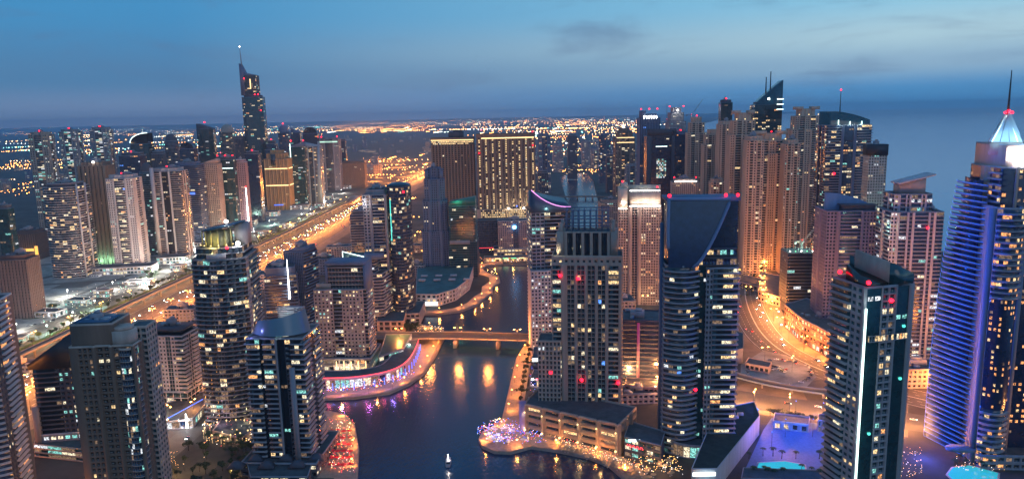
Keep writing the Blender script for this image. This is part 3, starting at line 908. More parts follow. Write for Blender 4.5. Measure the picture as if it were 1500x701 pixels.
r, w, d, h = tower_root('apartment_tower', 'stepped grey stone tower with notched top, left one of the pair above the mall', 'tower', 641, 400, 40, 1.0, 4, 246)
gq = S('g', cw=3, win=(.42, .6), dep=.7, p=.03)
pl, st = outline(rect(w, d), [[(1, gq, 0), (.6, S('s', mw=1), 1), (1.4, gq, .2), (.6, S('s', mw=1), 1), (1, gq, 0)]] * 4)
sc_ = lambda k: ([(a * k, b * k) for a, b in pl])
body(r, [(pl, st, 0, h * .42, 3.5), (sc_(.86), st, h * .42, h * .70, 3.5), (sc_(.72), st, h * .70, h * .9, 3.5), (sc_(.5), st, h * .9, h, 3.5)], FACADE(BLUEG, BLUEG, G_NAVY), 17)
for sx in (-1, 1):
    part(r, 'corner_turret', BLUEG, lambda m: (m.box((sx * w * .27, -d * .25, h * .94), (w * .14, d * .14, h * .1)), m.box((sx * w * .27, -d * .25, h * .995), (w * .18, d * .18, 1.2))))
clutter(r, w * .4, d * .4, h, 17, 2)
r, w, d, h = tower_root('apartment_tower', 'dark green-glazed tower with sloping cap, right one of the pair above the mall', 'tower', 681, 402, 44, .9, -2, 300)
pl, st = outline(rect(w, d), [[(2.4, S('b', cw=2.6, sl=.8, pr=.6, p=.06, pal='cool'), 0), (1, S('g', cw=3, win=(.9, .8), p=.03), -.8)], S('g', p=.02, win=(.8, .7)), S('g'), S('g')])
body(r, [(pl, st, 0, h * .5, 3.5), (rect(w * .92, d * .92), S('b', cw=2.6, sl=.8, pr=.5, p=.05, pal='cool'), h * .5, h, 3.5)], FACADE(GREYD, conc('green_band', '#4c6a6a'), G_TEAL), 18)
part(r, 'sloping_cap', mat('green_roof_glass', (.03, .14, .11), .3), lambda m: m.prism(rect(w * .9, d * .9), h + .1, [h + 6, h + 12, h + 12, h + 6]))
part(r, 'middle_balcony', GREY, lambda m: m.box((-w * .1, -d * .52, h * .5), (w * .7, 3.5, 5)))
ROOF_LAMPS += [(r, (-w * .2, -d * .6, h + 9), 5000, (.2, 1, .6))]

# ---- the two brown hotel slabs
r, w, d, h = tower_root('hotel_tower', 'dark brown ribbed hotel slab with a lit top band, left of the gold-windowed slab', 'hotel', 668, 352, 62, .45, 0, 202)
rb = [(.5, S('s', mw=0), .5), (.7, S('g', cw=2.6, win=(.8, .7), dep=.3, p=.015), 0)]
pl, st = outline(rect(w, d), [rb * 13 + [(.5, S('s'), .5)], rb * 5 + [(.5, S('s'), .5)], S('g'), S('g')])
body(r, [(pl, st, 0, h - 12, 3.6), (rect(w * .99, d * .98), S('g', cw=3, win=(.9, .7), dep=.2, p=.8, pal='gold', grp=1), h - 12, h - 5, 3.5), (rect(w * 1.02, d * 1.05), S('s'), h - 5, h, 4)], FACADE(STONE_D, STONE_D, G_BRWN), 19)
part(r, 'cornice_light', E_GOLD, lambda m: m.box((0, -d * .53 - .3, h - 3.4), (w, .4, 1.3)))
part(r, 'plant_tower', GREYD, lambda m: (m.box((w * .08, 0, h + 5), (w * .34, d * .7, 12)), m.box((w * .12, 0, h + 12.5), (w * .2, d * .5, 3))))
r, w, d, h = tower_root('hotel_tower', 'wide hotel slab with columns of gold-lit windows over a broad lit base', 'hotel', 744, 352, 84, .36, 3, 196)
gs = S('g', cw=3.2, win=(.62, .6), dep=.35, p=.62, pal='gold', grp=1)
gd = S('g', cw=2.4, win=(.5, .7), dep=.35, p=.04)
bay = []
for k in range(8): bay += [(.9, gs, 0), (.8, S('s'), .8), (.55, gd, 0), (.3, S('s'), .8)]
pl, st = outline(rect(w, d), [[(.5, S('s'), 0)] + bay + [(1, gs, 0), (.4, S('s'), 0)], [(1, gd, 0), (1, gs, 0), (1, gd, 0)], S('g'), S('g')])
body(r, [(pl, st, 30, h - 5, 3.6), (rect(w * 1.01, d * 1.04), S('s'), h - 5, h, 4)], FACADE(STONE_D, STONE_D, G_BRWN), 20)
part(r, 'cornice_light', E_GOLD, lambda m: m.box((w * .03, -d * .52 - .4, h - 6.8), (w * .9, .4, 1.8)))
def base_(m):
    rg = np.random.default_rng(6)
    a = S('g', cw=3.2, win=(.62, .62), dep=.35, p=.6, pal='gold', grp=1)
    pl2, st2 = outline(rect(w * 1.12, d * 1.5), [[(.9, S('s', mw=1), 0), (4, a, 0), (.2, S('s'), .6), (4, a, 0), (1.4, S('g', cw=3, win=(.6, .5), p=.1), .5)], S('g'), S('g'), S('g')])
    sec(m, pl2, 0, 62, st2, rg, 3.7)
part(r, 'wide_base', FACADE(STONE_D, SAND, G_BRWN), base_)
for k in (-.1, .16): part(r, 'spot_lamp', E_WHITE, lambda m: m.ball((w * (k + .12), -d * .78, 64), 1.6))
part(r, 'blue_lamp', E_BLUE, lambda m: m.ball((w * .16, -d * .78, 68), 1.6))
ROOF_LAMPS += [(r, (w * (k + .12), -d * .95, 66), 12000, (1, .85, .55)) for k in (-.1, .16)]

# ---- between hotels and water
r, w, d, h = tower_root('hotel_block', 'white gridded waterfront hotel with a round blue lamp over a dark glass slot', 'hotel', 754, 372, 48, .5, 2, 322)
gh = S('g', cw=3.4, win=(.5, .5), dep=.5, p=.14, pal='warm')
pl, st = outline(rect(w, d), [[(3, gh, 0), (1.1, S('g', cw=3, win=(.95, .9), dep=.1, p=0), -.6), (2.4, gh, 0)], gh, gh, gh])
body(r, [(pl, st, 12, h, 3.5), (rect(w * 1.3, d * 1.2), S('g', cw=6, win=(.8, .5), dep=.6, p=.8, pal='warm'), 0, 12, 6)], FACADE(conc('rosy_render', '#93858b'), WHITE, G_NAVY), 21)
part(r, 'round_blue_lamp', glow('round_blue_glow', (.15, .5, 1), 12), lambda m: m.ball((w * .0, -d * .5 - 1.2, h - 10), 3.2))
clutter(r, w, d, h, 21, 4)
r, w, d, h = tower_root('office_block', 'plain dark block with a red light line, left of the white gridded hotel', 'office block', 716, 368, 32, .8, 2, 322)
body(r, [(rect(w, d), S('g', cw=4, win=(.95, .8), dep=.1, p=.01), 0, h, 4)], FACADE(GREYD, GREYD, G_NAVY), 22)
part(r, 'red_light_line', E_REDS, lambda m: m.box((0, -d / 2 - .4, 9), (w, .3, .6)))
r, w, d, h = tower_root('waterfront_restaurant', 'low waterfront restaurant row with bright orange and green shopfronts under the white gridded hotel', 'restaurant', 742, 382, 66, .22, 1, 376)
body(r, [(rect(w, d), S('g', cw=4, win=(.85, .7), dep=.5, p=.95, pal='warm', grp=1), 0, h, 6)], FACADE(SAND, SAND, G_BRWN), 23)
for k, e_ in enumerate((E_GOLD, E_GREEN, E_GREEN, E_GOLD)): part(r, 'shop_sign', e_, lambda m: m.box((-w * .2 + k * w * .18, -d / 2 - .5, h - .8), (w * .12, .3, 1.2)))

# ---- centre: pink neon roof tower
r, w, d, h = tower_root('apartment_tower', 'dark banded tower with a swept roof edged in pink neon', 'tower', 806, 508, 62, .9, 6, 308)
b2_ = S('b', cw=2.8, sl=.9, pr=.9, p=.24, pal='pale')
pl, st = outline(rect(w, d), [[(2, S('g', win=(.8, .6), p=.2, pal='pale'), 0), (3, b2_, 0), (1, S('g', cw=3, win=(.95, .85), p=.05), -.6)], [(1, S('g', cw=3, win=(.95, .85), p=.1), 0), (2, b2_, 0)], S('g'), b2_])
body(r, [(pl, st, 0, h, 3.5)], FACADE(GREY, GREY, G_DARK), 24)
# swept roof
xs = [(-w * .5 + w * 1.0 * k / 8) for k in range(9)]
zf = [h + 17 * (1 - k / 8) ** 2.2 + 5 for k in range(9)]
zb = [h + 9 * (1 - k / 8) ** 1.2 + 10 for k in range(9)]
def swept(m):
    for k in range(8):
        a, b, c, e = (xs[k], -d * .56, zf[k]), (xs[k + 1], -d * .56, zf[k + 1]), (xs[k + 1], d * .5, zb[k + 1]), (xs[k], d * .5, zb[k])
        m.quads([[a, b, c, e], [(xs[k], -d * .5, h), (xs[k + 1], -d * .5, h), b, a], [(xs[k + 1], d * .5, h), (xs[k], d * .5, h), e, c]])
    m.quads([[(xs[0], -d * .5, h), (xs[0], -d * .56, zf[0]), (xs[0], d * .5, zb[0]), (xs[0], d * .5, h)], [(xs[8], -d * .5, h), (xs[8], d * .5, h), (xs[8], d * .5, zb[8]), (xs[8], -d * .56, zf[8])]])
part(r, 'swept_roof', mat('zinc_roof', (.06, .075, .11), .35, .5), swept)
part(r, 'pink_neon', E_PINK, lambda m: m.tube([(xs[k], -d * .57, zf[k] + .2) for k in range(9)], .45))
part(r, 'white_grid_wing', FACADE(WHITE, WHITE, G_NAVY), lambda m: sec(m, rect(w * .52, d * .7, -w * .30, -d * .34), 0, h * .60, S('g', cw=3.3, win=(.55, .55), dep=.5, p=.4, pal='cool', grp=1), np.random.default_rng(31), 3.4))
ROOF_LAMPS += [(r, (-w * .1, -d * .62, h + 4), 1500, (.5, 1, .8))]

# ---- stone tower with pergola crown on the long podium
r, w, d, h = tower_root('apartment_tower', 'tall stone tower with recessed crown and open roof pergola standing on the arcaded parking podium', 'tower', 861, 618, 98, .5, -8, 372)
rib = [(.35, S('s'), .9), (.9, S('g', cw=3, win=(.84, .86), dep=.5, p=.2, pal='mix', grp=1), -.3)]
balc = S('b', cw=3, sl=1.0, pr=.9, p=.34, pal='pale')
pl, st = outline(rect(w, d), [[(1.0, balc, 0), (.4, S('s'), 1)] + rib * 4 + [(.4, S('s'), 1), (1.2, balc, 0), (.4, S('s'), .8)], [(.5, S('s'), 0), (1, balc, 0)] + rib * 2 + [(.5, S('s'), 0)], S('g'), [(1, S('s'), 0)] + rib * 2 + [(.5, S('s'), .8)]])
body(r, [(pl, st, 0, h - 6, 3.5), (rect(w * 1.02, d * 1.04), S('g', cw=4.2, win=(.4, .3), dep=.4, p=.3, pal='warm'), h - 6, h, 6, 1.5)], FACADE(STONE, STONE, G_DARK), 25)
pl2, st2 = outline(rect(w * .66, d * .72), [[(.5, S('s'), .6), (.9, S('g', cw=8, win=(1, 1), dep=0, p=0), 0)] * 5 + [(.5, S('s'), .6)]] * 4)
part(r, 'colonnaded_crown', FACADE(STONE, STONE, G_DARK), lambda m: sec(m, pl2, h, h + 17, st2, np.random.default_rng(5), 17))
for sx in (-1, 1):
    for sy in (-1, 1): part(r, 'corner_pylon', STONE, lambda m: (m.box((sx * w * .39, sy * d * .36, h + 9), (w * .1, d * .16, 18)), m.box((sx * w * .375, sy * d * .34, h + 20), (w * .05, d * .08, 8))))
zp = h + 17
for k in range(8):
    x_ = -w * .30 + k * w * .60 / 7
    part(r, 'pergola_post', BLUEG, lambda m: [m.box((x_, sy * d * .33, zp + 7.5), (.8, .8, 15)) for sy in (-1, 1)] + [m.box((x_, 0, zp + 15.3), (.7, d * .72, .7))])
part(r, 'pergola_rail', BLUEG, lambda m: [m.box((0, y_ * d * .33, zp + z_), (w * .66, .6, .7)) for y_ in (-1, 1) for z_ in (5, 10, 16.2)])
part(r, 'low_wing', FACADE(STONE, STONE, G_DARK), lambda m: sec(m, rect(w * .34, d * .8, -w * .56, -d * .2), 0, h * .52, [S('g', cw=3, win=(.55, .7), dep=.5, p=.15), S('g'), S('g'), S('g')], np.random.default_rng(12), 3.5))
for px_, zf in ((-12, .885), (-38, .90), (-8, .30), (44, .29), (-53, .34)): part(r, 'red_beacon', E_RED, lambda m: m.ball((px_ / 98 * w, -d / 2 - 2.2, h * zf), 1.3))
T_STONE = (r, w, d, h)
ROOF_LAMPS += [(r, (-w * .44, -d * .5, h + 4), 900, (1, .95, .6))]

# podium with lit pilasters, a separate building
P0, P1, P2_, P3 = [GP(*p) for p in ((768, 634), (906, 668), (932, 640), (792, 606))]
c_ = (P0 + P1 + P2_ + P3) / 4
r = tag(empty('parking_podium', c_), 'long four-storey stone parking podium with uplit pilasters along the waterfront', 'podium')
pp = [tuple(p - c_) for p in (P0, P1, P2_, P3)]
HP = 22
bayp = []
for k in range(5): bayp += [(.35, S('s'), 1.0), (2.2, S('g', cw=9, win=(.9, .55), dep=2.2, p=.25, pal='warm', grp=1), 0)]
pl, st = outline(pp, [bayp + [(.35, S('s'), 1)], [(.3, S('s'), 0)] + bayp[:6], S('g', cw=8, win=(.8, .5)), bayp[:6] + [(.3, S('s'), 0)]])
body(r, [(pl, st, 0, HP, 5.4, 1.4)], FACADE(conc('podium_render', '#81736c'), STONE, G_DARK), 26)
e_ = (P1 - P0); eL = e_.length; u_ = e_.normalized(); n_ = Vector((u_.y, -u_.x))
for k in range(6):
    q = P0 + u_ * (eL * (.02 + .192 * k)) - c_ + n_ * 1.6
    part(r, 'wall_lamp', E_GOLD, lambda m: m.ball((q.x, q.y, HP * .78), .6))
    part(r, 'wall_lamp', E_GOLD, lambda m: m.ball((q.x, q.y, 4), .8))
    q2 = q + n_ * .8
    ROOF_LAMPS += [(r, (q2.x, q2.y, HP * .72), 400, (1, .75, .35)), (r, (q2.x, q2.y, 4), 700, (1, .6, .25))]
part(r, 'left_pier', conc('violet_render', '#8a7fb0'), lambda m: m.box((pp[0][0] - 1, pp[0][1] + 1, HP / 2 + 1), (5, 5, HP + 2)))

# ---- white-crowned beige tower
r, w, d, h = tower_root('apartment_tower', 'beige gridded tower with a stepped crown washed in bright white light', 'tower', 936, 440, 62, .8, -8, 292)
gb = S('g', cw=3, win=(.55, .6), dep=.8, p=.14, pal='warm')
pl, st = outline(rect(w, d), [[(1.1, gb, 0), (.4, S('s'), .8), (.6, S('g', win=(.8, .8), p=.03), -1), (.4, S('s'), .8), (2.2, gb, 0)], gb, gb, [(1, gb, 0), (.4, S('s'), .6), (1, gb, 0)]])
body(r, [(pl, st, 0, h - 6, 3.3)], FACADE(STONE, STONE, G_DARK), 27)
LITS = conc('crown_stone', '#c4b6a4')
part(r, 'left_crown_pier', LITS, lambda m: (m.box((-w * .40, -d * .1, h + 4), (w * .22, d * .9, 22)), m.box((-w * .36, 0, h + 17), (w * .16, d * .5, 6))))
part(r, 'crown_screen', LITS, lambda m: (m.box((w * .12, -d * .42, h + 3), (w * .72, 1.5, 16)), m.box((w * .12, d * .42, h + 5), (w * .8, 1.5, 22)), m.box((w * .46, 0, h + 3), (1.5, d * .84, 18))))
part(r, 'light_trough', E_WHITE, lambda m: (m.box((w * .12, -d * .5 - .8, h - 5.5), (w * .7, .5, .8)), m.box((-w * .40, -d * .62, h - 8), (w * .2, .5, .8)), m.box((w * .12, -d * .3, h + 12), (w * .7, .4, .7))))
for k in range(4): ROOF_LAMPS += [(r, (-w * .38 + k * w * .26, -d * .5 - 3.5, h - 3), 5000, (1, .93, .8))]
ROOF_LAMPS += [(r, (w * .1, 0, h + 4), 9000, (1, .93, .8))]
clutter(r, w * .5, d * .4, h, 27, 2)

# ---- dark blue block with magenta line
r, w, d, h = tower_root('office_block', 'low navy block with a faint magenta line, left of the sail-screen tower', 'office block', 938, 552, 66, .9, -10, 462)
body(r, [(rect(w, d), S('b', cw=4, sl=1.6, pr=.4, p=.0), 0, h, 4)], FACADE(GREYD, mat('navy_band', (.03, .035, .07), .7), G_NAVY), 28)
part(r, 'magenta_line', glow('magenta_glow', (.8, .02, .25), .3), lambda m: m.box((-w * .05, -d / 2 - .7, h * .5), (2.4, .3, h * .95)))
clutter(r, w, d, h, 28, 4)
r, w, d, h = tower_root('villa_block', 'small pink-lit stepped building with a teal-lit pool garden behind the parking podium', 'building', 944, 578, 58, .5, -14, 560)
body(r, [(bow(w, d, 4), S('g', cw=5, win=(.7, .45), dep=.8, p=.03), 0, h, 5)], FACADE(conc('rosy_wall', '#a08088'), STONE, G_DARK), 29)

# ---- the tall blue-fronted tower
r, w, d, h = tower_root('landmark_tower', 'tall tower with a sail-shaped blue glass screen on top and curved balconies below', 'tower', 1019, 650, 110, .55, -4, 288)
cb = S('b', cw=2.8, sl=1.0, pr=1.5, p=.12, pal='mix')
lx = -w * .24
zs = h * .745                       # where the screen starts
lp = [(lx - w * .26, d * .4)] + [(lx - w * .26 + w * .46 * k / 8, -d * .42 - d * .20 * math.sin(math.pi * k / 8)) for k in range(9)] + [(lx + w * .2, d * .4)]
body(r, [(lp, [S('b', cw=4, sl=1, pr=.8, p=.05)] + [cb] * 8 + [S('g', cw=3, win=(.95, .85), p=.05)] + [S('g')], 0, zs, 3.5)], FACADE(BLUEG, GREY, G_DARK), 30)
rp, rs = outline([(w * .06, -d * .5), (w * .5, -d * .46), (w * .5, d * .5), (w * .06, d * .5)], [[(.9, S('g', cw=3, win=(.6, .6), p=.15), 0), (3.2, S('b', cw=3, sl=1, pr=1.2, p=.26, pal='pale'), 0)], S('b', cw=3, sl=1.1, pr=1, p=.18), S('g'), S('g')])
part(r, 'right_wing', FACADE(GREY, GREY, G_DARK), lambda m: sec(m, rp, 0, h * .735, rs, np.random.default_rng(40), 3.5))
part(r, 'glass_slot', FACADE(GREYD, GREYD, G_TEAL), lambda m: sec(m, rect(w * .16, d * .8, w * .0), 0, h * .76, S('g', cw=2.5, win=(.7, .6), dep=.0, mw=2, p=.2, pal='cool'), np.random.default_rng(41), 3.5))
part(r, 'upper_block', FACADE(G_NAVY, BLUEG, G_NAVY), lambda m: sec(m, [(-w * .46, -d * .36), (w * .48, -d * .36), (w * .48, d * .45), (-w * .46, d * .45)], h * .745, h - 2, S('g', cw=3.5, win=(.9, .7), dep=.0, mw=2, p=.0), np.random.default_rng(42), 3.8))
part(r, 'lit_upper_floor', FACADE(GREYD, GREYD, G_NAVY), lambda m: (sec(m, rect(w * .5, d * .2, w * .22, -d * .36), h * .785, h * .81, S('g', cw=2.2, win=(.9, .7), dep=.1, p=.7, pal='pale'), np.random.default_rng(43), 3.6), sec(m, rect(w * .56, d * .2, w * .2, -d * .32), h * .745, h * .775, S('g', cw=2.2, win=(.9, .7), dep=.1, p=.5, pal='warm'), np.random.default_rng(44), 3.6)))
# sail screen: flat top, right edge sweeping down to the left
n = 14
Lx = [(-w * .47 - .6 * math.sin(math.pi * k / n)) for k in range(n + 1)]
Rx = [(-w * .14 + w * .50 * (k / n) ** .72) for k in range(n + 1)]
zk = [h * .745 + (h - h * .745) * k / n for k in range(n + 1)]
ys = [-d * .42 - d * .12 * math.sin(math.pi * .5 * (1 - k / n)) - 2 for k in range(n + 1)]
def sail(m):
    for k in range(n):
        m.quads([[(Lx[k], ys[k], zk[k]), (Rx[k], ys[k], zk[k]), (Rx[k + 1], ys[k + 1], zk[k + 1]), (Lx[k + 1], ys[k + 1], zk[k + 1])],
                 [(Rx[k], ys[k] + 1.5, zk[k]), (Lx[k], ys[k] + 1.5, zk[k]), (Lx[k + 1], ys[k + 1] + 1.5, zk[k + 1]), (Rx[k + 1], ys[k + 1] + 1.5, zk[k + 1])]])
part(r, 'sail_screen', glass('sail_glass', (.010, .028, .085), .25, .02), sail)
FR = mat('sail_frame_paint', (.16, .22, .36), .5)
def sweep(pts, rr): return lambda m: m.tube(pts, rr, 0, 6)
part(r, 'sail_frame', FR, sweep([(Rx[k], ys[k] - .2, zk[k]) for k in range(n + 1)] + [(Lx[n], ys[n] - .2, h)] + [(Lx[k], ys[k] - .2, zk[k]) for k in range(n, 3, -1)], 1.15))
part(r, 'top_slab', BLUEG, lambda m: m.box((0, 0, h - .5), (w, d * .9, 2)))
for (fx, fz, fw, pm) in ((-.08, .935, .34, L_WHT), (-.04, .91, .2, L_PALE)):
    for k in range(6): part(r, 'lit_window', pm, lambda m: m.box((w * (fx - fw / 2 + fw * k / 5), -d * .42 - 2.6, h * fz), (w * .03, .3, 2.2)))
part(r, 'lobby', FACADE(GREY, GREY, G_TEAL), lambda m: sec(m, ell(w * .36, d * .5, 24, -w * .06, -d * .38), 0, 9, S('g', cw=3, win=(.9, .8), dep=.2, p=.9, pal='cool'), np.random.default_rng(4), 9))
part(r, 'left_spine', BLUEG, lambda m: m.box((-w * .52, 0, h * .45), (2.2, 5, h * .9)))
SAIL = (r, w, d, h)

# ================================================================ right foreground
r, w, d, h = tower_root('apartment_tower', 'near tower with a vertical white neon line between its dark balconies and green glass front', 'tower', 1256, 775, 110, .95, 14, 412)
sb = S('b', cw=3.2, sl=.9, pr=2.0, p=.1, pal='warm')
gg = S('g', cw=4, win=(.7, .6), dep=0, mw=2, p=.02, pal='cool')
gc = S('g', cw=5.2, win=(.86, .84), dep=1.2, p=.24, pal='pale', grp=1)
gw2 = S('g', cw=3.6, win=(.7, .55), dep=.6, p=.2, pal='warm')
pl, st = outline(rect(w, d), [[(1.3, gg, 0), (.1, S('s'), .5), (1.2, gc, .3), (.1, S('s'), .5), (1.1, gg, 0), (.35, S('s'), 1)], S('g'), S('g'), [(3, sb, 0), (1.6, gw2, .5), (.5, S('s'), .8)]])
body(r, [(pl, st, 0, h, 3.6)], FACADE(GREY, GREY, G_TEAL), 50)
part(r, 'neon_line', E_NEONW, lambda m: m.box((-w / 2 - .9, -d / 2 - 1.0, h * .47), (.75, .75, h * .92)))
part(r, 'roof_screen', STONE, lambda m: m.prism([(-w * .34, d * .1), (-w * .3, d * .1), (w * .06, -d * .42), (w * .02, -d * .42)], h, [h + 17, h + 17, h + 12, h + 12]))
part(r, 'glass_roof_box', G_TEAL, lambda m: m.prism([(w * .06, -d * .5), (w * .5, -d * .5), (w * .5, d * .3), (-w * .3, d * .3)], h, [h + 12, h + 6, h + 6, h + 13]))
part(r, 'dark_roof_slope', G_BRWN, lambda m: m.prism([(-w * .44, -d * .44), (0, -d * .44), (-w * .3, d * .2), (-w * .44, d * .2)], h, [h + 2, h + 2, h + 9, h + 9]))
part(r, 'lit_band', FACADE(GREY, GREY, G_TEAL), lambda m: sec(m, rect(w * .9, 1, w * .03, -d * .5 - .3), h - 28, h - 24.5, S('g', cw=1.7, win=(.8, .8), dep=.1, p=.9, pal='warm', grp=1), np.random.default_rng(2), 3.5, parapet=0))
ROOF_LAMPS += [(r, (-w * .5 - 4, -d * .5 - 4, h * k), 1600, (.8, 1, .93)) for k in (.2, .45, .7, .95)]
rngq = random.Random(3)
for k in range(4):
    part(r, 'teal_lamp', E_TEAL, lambda m: m.ball((w * rngq.choice((-.28, .34)), -d / 2 - .3, h * (.25 + .2 * k)), .9))

# tall right tower with pyramid
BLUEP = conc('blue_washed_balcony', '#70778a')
r, w, d, h = tower_root('landmark_tower', 'huge right-hand tower with orange-lit rooms, a white-lit pyramid roof and a mast', 'tower', 1452, 655, 152, .8, -6, 225)
ob = S('b', cw=3.4, sl=1.1, pr=1.7, p=.2, pal='amber', grp=1)
og = S('g', cw=3.8, win=(.5, .5), dep=0, mw=2, p=.34, pal='amber', grp=1)
ogd = S('g', cw=3.4, win=(.6, .6), dep=0, mw=2, p=.12, pal='amber', grp=1)
pl, st = outline(rect(w * .87, d, w * .065), [[(1.2, ogd, 0), (.25, S('s'), 1), (1.1, og, 0), (.2, S('s'), .8), (2.2, og, -.8), (.2, S('s'), .8), (1.3, ob, 0)], S('g'), S('g'), [(1, ogd, 0), (.8, S('s'), .5), (1, ob, 0)]])
body(r, [(pl, st, 0, h - 8, 3.6), (rect(w * .82, d * .95, w * .07), S('s'), h - 8, h + 6, 4)], FACADE(STONE, GREY, G_NAVY), 51)
def lowb(m):
    P_, S_ = outline(bow(w * .34, d * .8, 5), [S('b', cw=3, sl=1.2, pr=1.3, p=.22, pal='amber', grp=1)] * 8 + [S('s'), S('s'), S('s')])
    P_ = [(a - w * .30, b - d * .30) for a, b in P_]
    GS_ = [og] * 8 + S_[8:]
    rg_ = np.random.default_rng(52)
    sec(m, P_, 0, h * .2, S_, rg_, 3.6, cap=False)
    sec(m, P_, h * .2, h * .56, GS_, rg_, 3.6, cap=False)
    sec(m, P_, h * .56, h * .84, S_, rg_, 3.6)
part(r, 'curved_front_wing', FACADE(STONE, GREY, G_NAVY), lowb)
part(r, 'corner_pier', BLUEP, lambda m: (m.box((-w * .485, -d * .62, h * .42), (3.4, 4, h * .84)), m.box((-w * .115, -d * .66, h * .41), (3, 4, h * .82))))
Pz = h + 8
prm = ell(w * .2, w * .2, 12, -w * .2, -d * .1, .26)
def pyr(m):
    for i in range(12):
        a, b = prm[i], prm[(i + 1) % 12]
        m.quads([[(*a, Pz), (*b, Pz), (-w * .2 + (b[0] - -w * .2) * .06, -d * .1 + (b[1] + d * .1) * .06, Pz + 20), (-w * .2 + (a[0] - -w * .2) * .06, -d * .1 + (a[1] + d * .1) * .06, Pz + 17)]])
part(r, 'pyramid_roof', mat('white_metal_roof', (.55, .65, .72), .5), pyr)
for i in range(12):
    a = prm[i]
    part(r, 'roof_rib', E_NEONW if i % 3 == 0 else METAL, lambda m: m.tube([(*a, Pz + .2), (-w * .2, -d * .1, Pz + 17.2)], .22))
part(r, 'roof_drum', STONE, lambda m: m.prism([(a * .96 + .0, b) for a, b in prm], h, Pz))
part(r, 'mast', DARKM, lambda m: m.tube([(-w * .2, -d * .1, Pz + 16), (-w * .2, -d * .1, Pz + 44)], [.8, .25]))
for k in range(3): part(r, 'red_beacon', E_RED, lambda m: m.ball((-w * .2 + (k - 1) * 2, -d * .1 - 1, Pz + 18 + (k % 2)), .9))
# illuminated sign: two rounded white shapes
part(r, 'roof_sign', E_WHITE, lambda m: (m.prism([(-w * .25 + x_, -d * .5 - .6 - y_) for x_, y_ in ((0, 0), (7, 0), (7, .6), (0, .6))], h - 6, h + 5), m.box((-w * .25 - 2.5, -d * .5 - .9, h + 1), (3.5, .6, 8)), m.box((-w * .25 + 9.5, -d * .5 - .9, h - 1), (4, .6, 10))))
ROOF_LAMPS += [(r, (-w * .2 + 15 * math.cos(a), -d * .1 + 15 * math.sin(a), Pz + 5), 5000, (.4, .75, 1)) for a in (-2.6, -1.6, -.5)]
ROOF_LAMPS += [(r, (-w * .25 + 4, -d * .5 - 6, h), 1500, (.8, 1, .95))]
# blue balcony wing stepping out to the left
def bwing(m):
    rg = np.random.default_rng(9)
    z = 0; nfl = int((h * .93) / 3.6)
    for k in range(nfl):
        z0 = k * 3.6; t = z0 / h
        ext = w * (.24 * (1 - t ** 2.5) + .02) / .56
        xl = -w * .5 - ext * .56 * (1.0 if k % 2 else .88)
        tip = 0
        P_ = [(-w * .50, -d * .42), (-w * .50, d * .4), (xl + 5, d * .7), (xl, d * .4)]
        m.prism(P_[::-1], z0, z0 + .9, 1)
        P2 = [(-w * .49, -d * .25), (-w * .49, d * .36), (xl + 8, d * .6), (xl + 6, d * .42)][::-1]
        m.prism(P2, z0 + .9, z0 + 3.6, 2, cap=False)
part(r, 'balcony_wing', FACADE(BLUEP, BLUEP, G_NAVY), bwing)
nfl = int(h * .93 / 3.6)
for k in range(nfl):
    z0 = k * 3.6; t = z0 / h; xl = -w * .5 - w * (.24 * (1 - t ** 2.5) + .02)
    part(r, 'blue_led_strip', E_BLUE, lambda m: m.tube([(-w * .5, -d * .42 - .15, z0 + 1.05), (xl, d * .4 - .15, z0 + 1.05), (xl + 5, d * .7, z0 + 1.05)], .09, 0, 4))
for k in range(9):
    t = k / 9; xl = -w * .5 - w * .24
    ROOF_LAMPS.append((r, (xl - 16, -d * .1 - 16, h * t + 8), 23000, (.01, .09, 1)))
part(r, 'curved_annex_roof', BLUEP, lambda m: m.prism([(x_ - w * .62, y_ - d * .62) for x_, y_ in ell(w * .22, d * .12, 16)], 9, 11))
podium(r, w * .9, d * 1.5, 9, FACADE(GREY, GREY, G_DARK), 53, x=w * .0, y=-d * .1, p=.6, pal='amber')

# white tower with wing roof
r, w, d, h = tower_root('apartment_tower', 'pale grey ribbed tower with a slanted wing roof, seen left of the blue-lit balconies', 'tower', 1319, 520, 94, .8, -8, 283)
bb = S('b', cw=2.8, sl=1.0, pr=1.1, p=.2, pal='cool')
gn = S('g', cw=2.6, win=(.9, .85), dep=.1, p=.03)
pl, st = outline(rect(w, d), [[(.9, S('g', cw=3, win=(.6, .6), p=.25, pal='cool'), 0), (.25, S('s'), .8), (1, bb, 0), (.25, S('s'), .8), (.5, gn, -.6), (.25, S('s'), .8), (1.8, bb, 0), (.25, S('s'), .8), (.5, gn, -.6), (.25, S('s'), .8), (1, bb, 0)], S('g'), S('g'), [(1, bb, 0), (.4, S('s'), .6), (1, bb, 0)]])
body(r, [(pl, st, 0, h * .9, 3.5), ([(a * .72 - w * .06, b * .72) for a, b in pl], st, h * .9, h, 3.5)], FACADE(WHITE, GREY, G_NAVY), 55)
part(r, 'wing_roof', WHITE, lambda m: m.prism([(-w * .32, -d * .3), (w * .36, -d * .3), (w * .36, d * .3), (-w * .32, d * .3)], [h + 9, h + 17, h + 17, h + 9], [h + 10.2, h + 18.4, h + 18.4, h + 10.2]))
part(r, 'wing_wall', STONE, lambda m: m.prism([(-w * .28, -d * .24), (w * .2, -d * .24), (w * .2, d * .24), (-w * .28, d * .24)], h, [h + 9, h + 15.5, h + 15.5, h + 9]))
ROOF_LAMPS += [(r, (-w * .6, -d * .5, h * k), 5000, (.5, 1, .7)) for k in (.15, .55, .82)]
clutter(r, w * .3, d * .4, h * .9, 55, 3, x=w * .4)

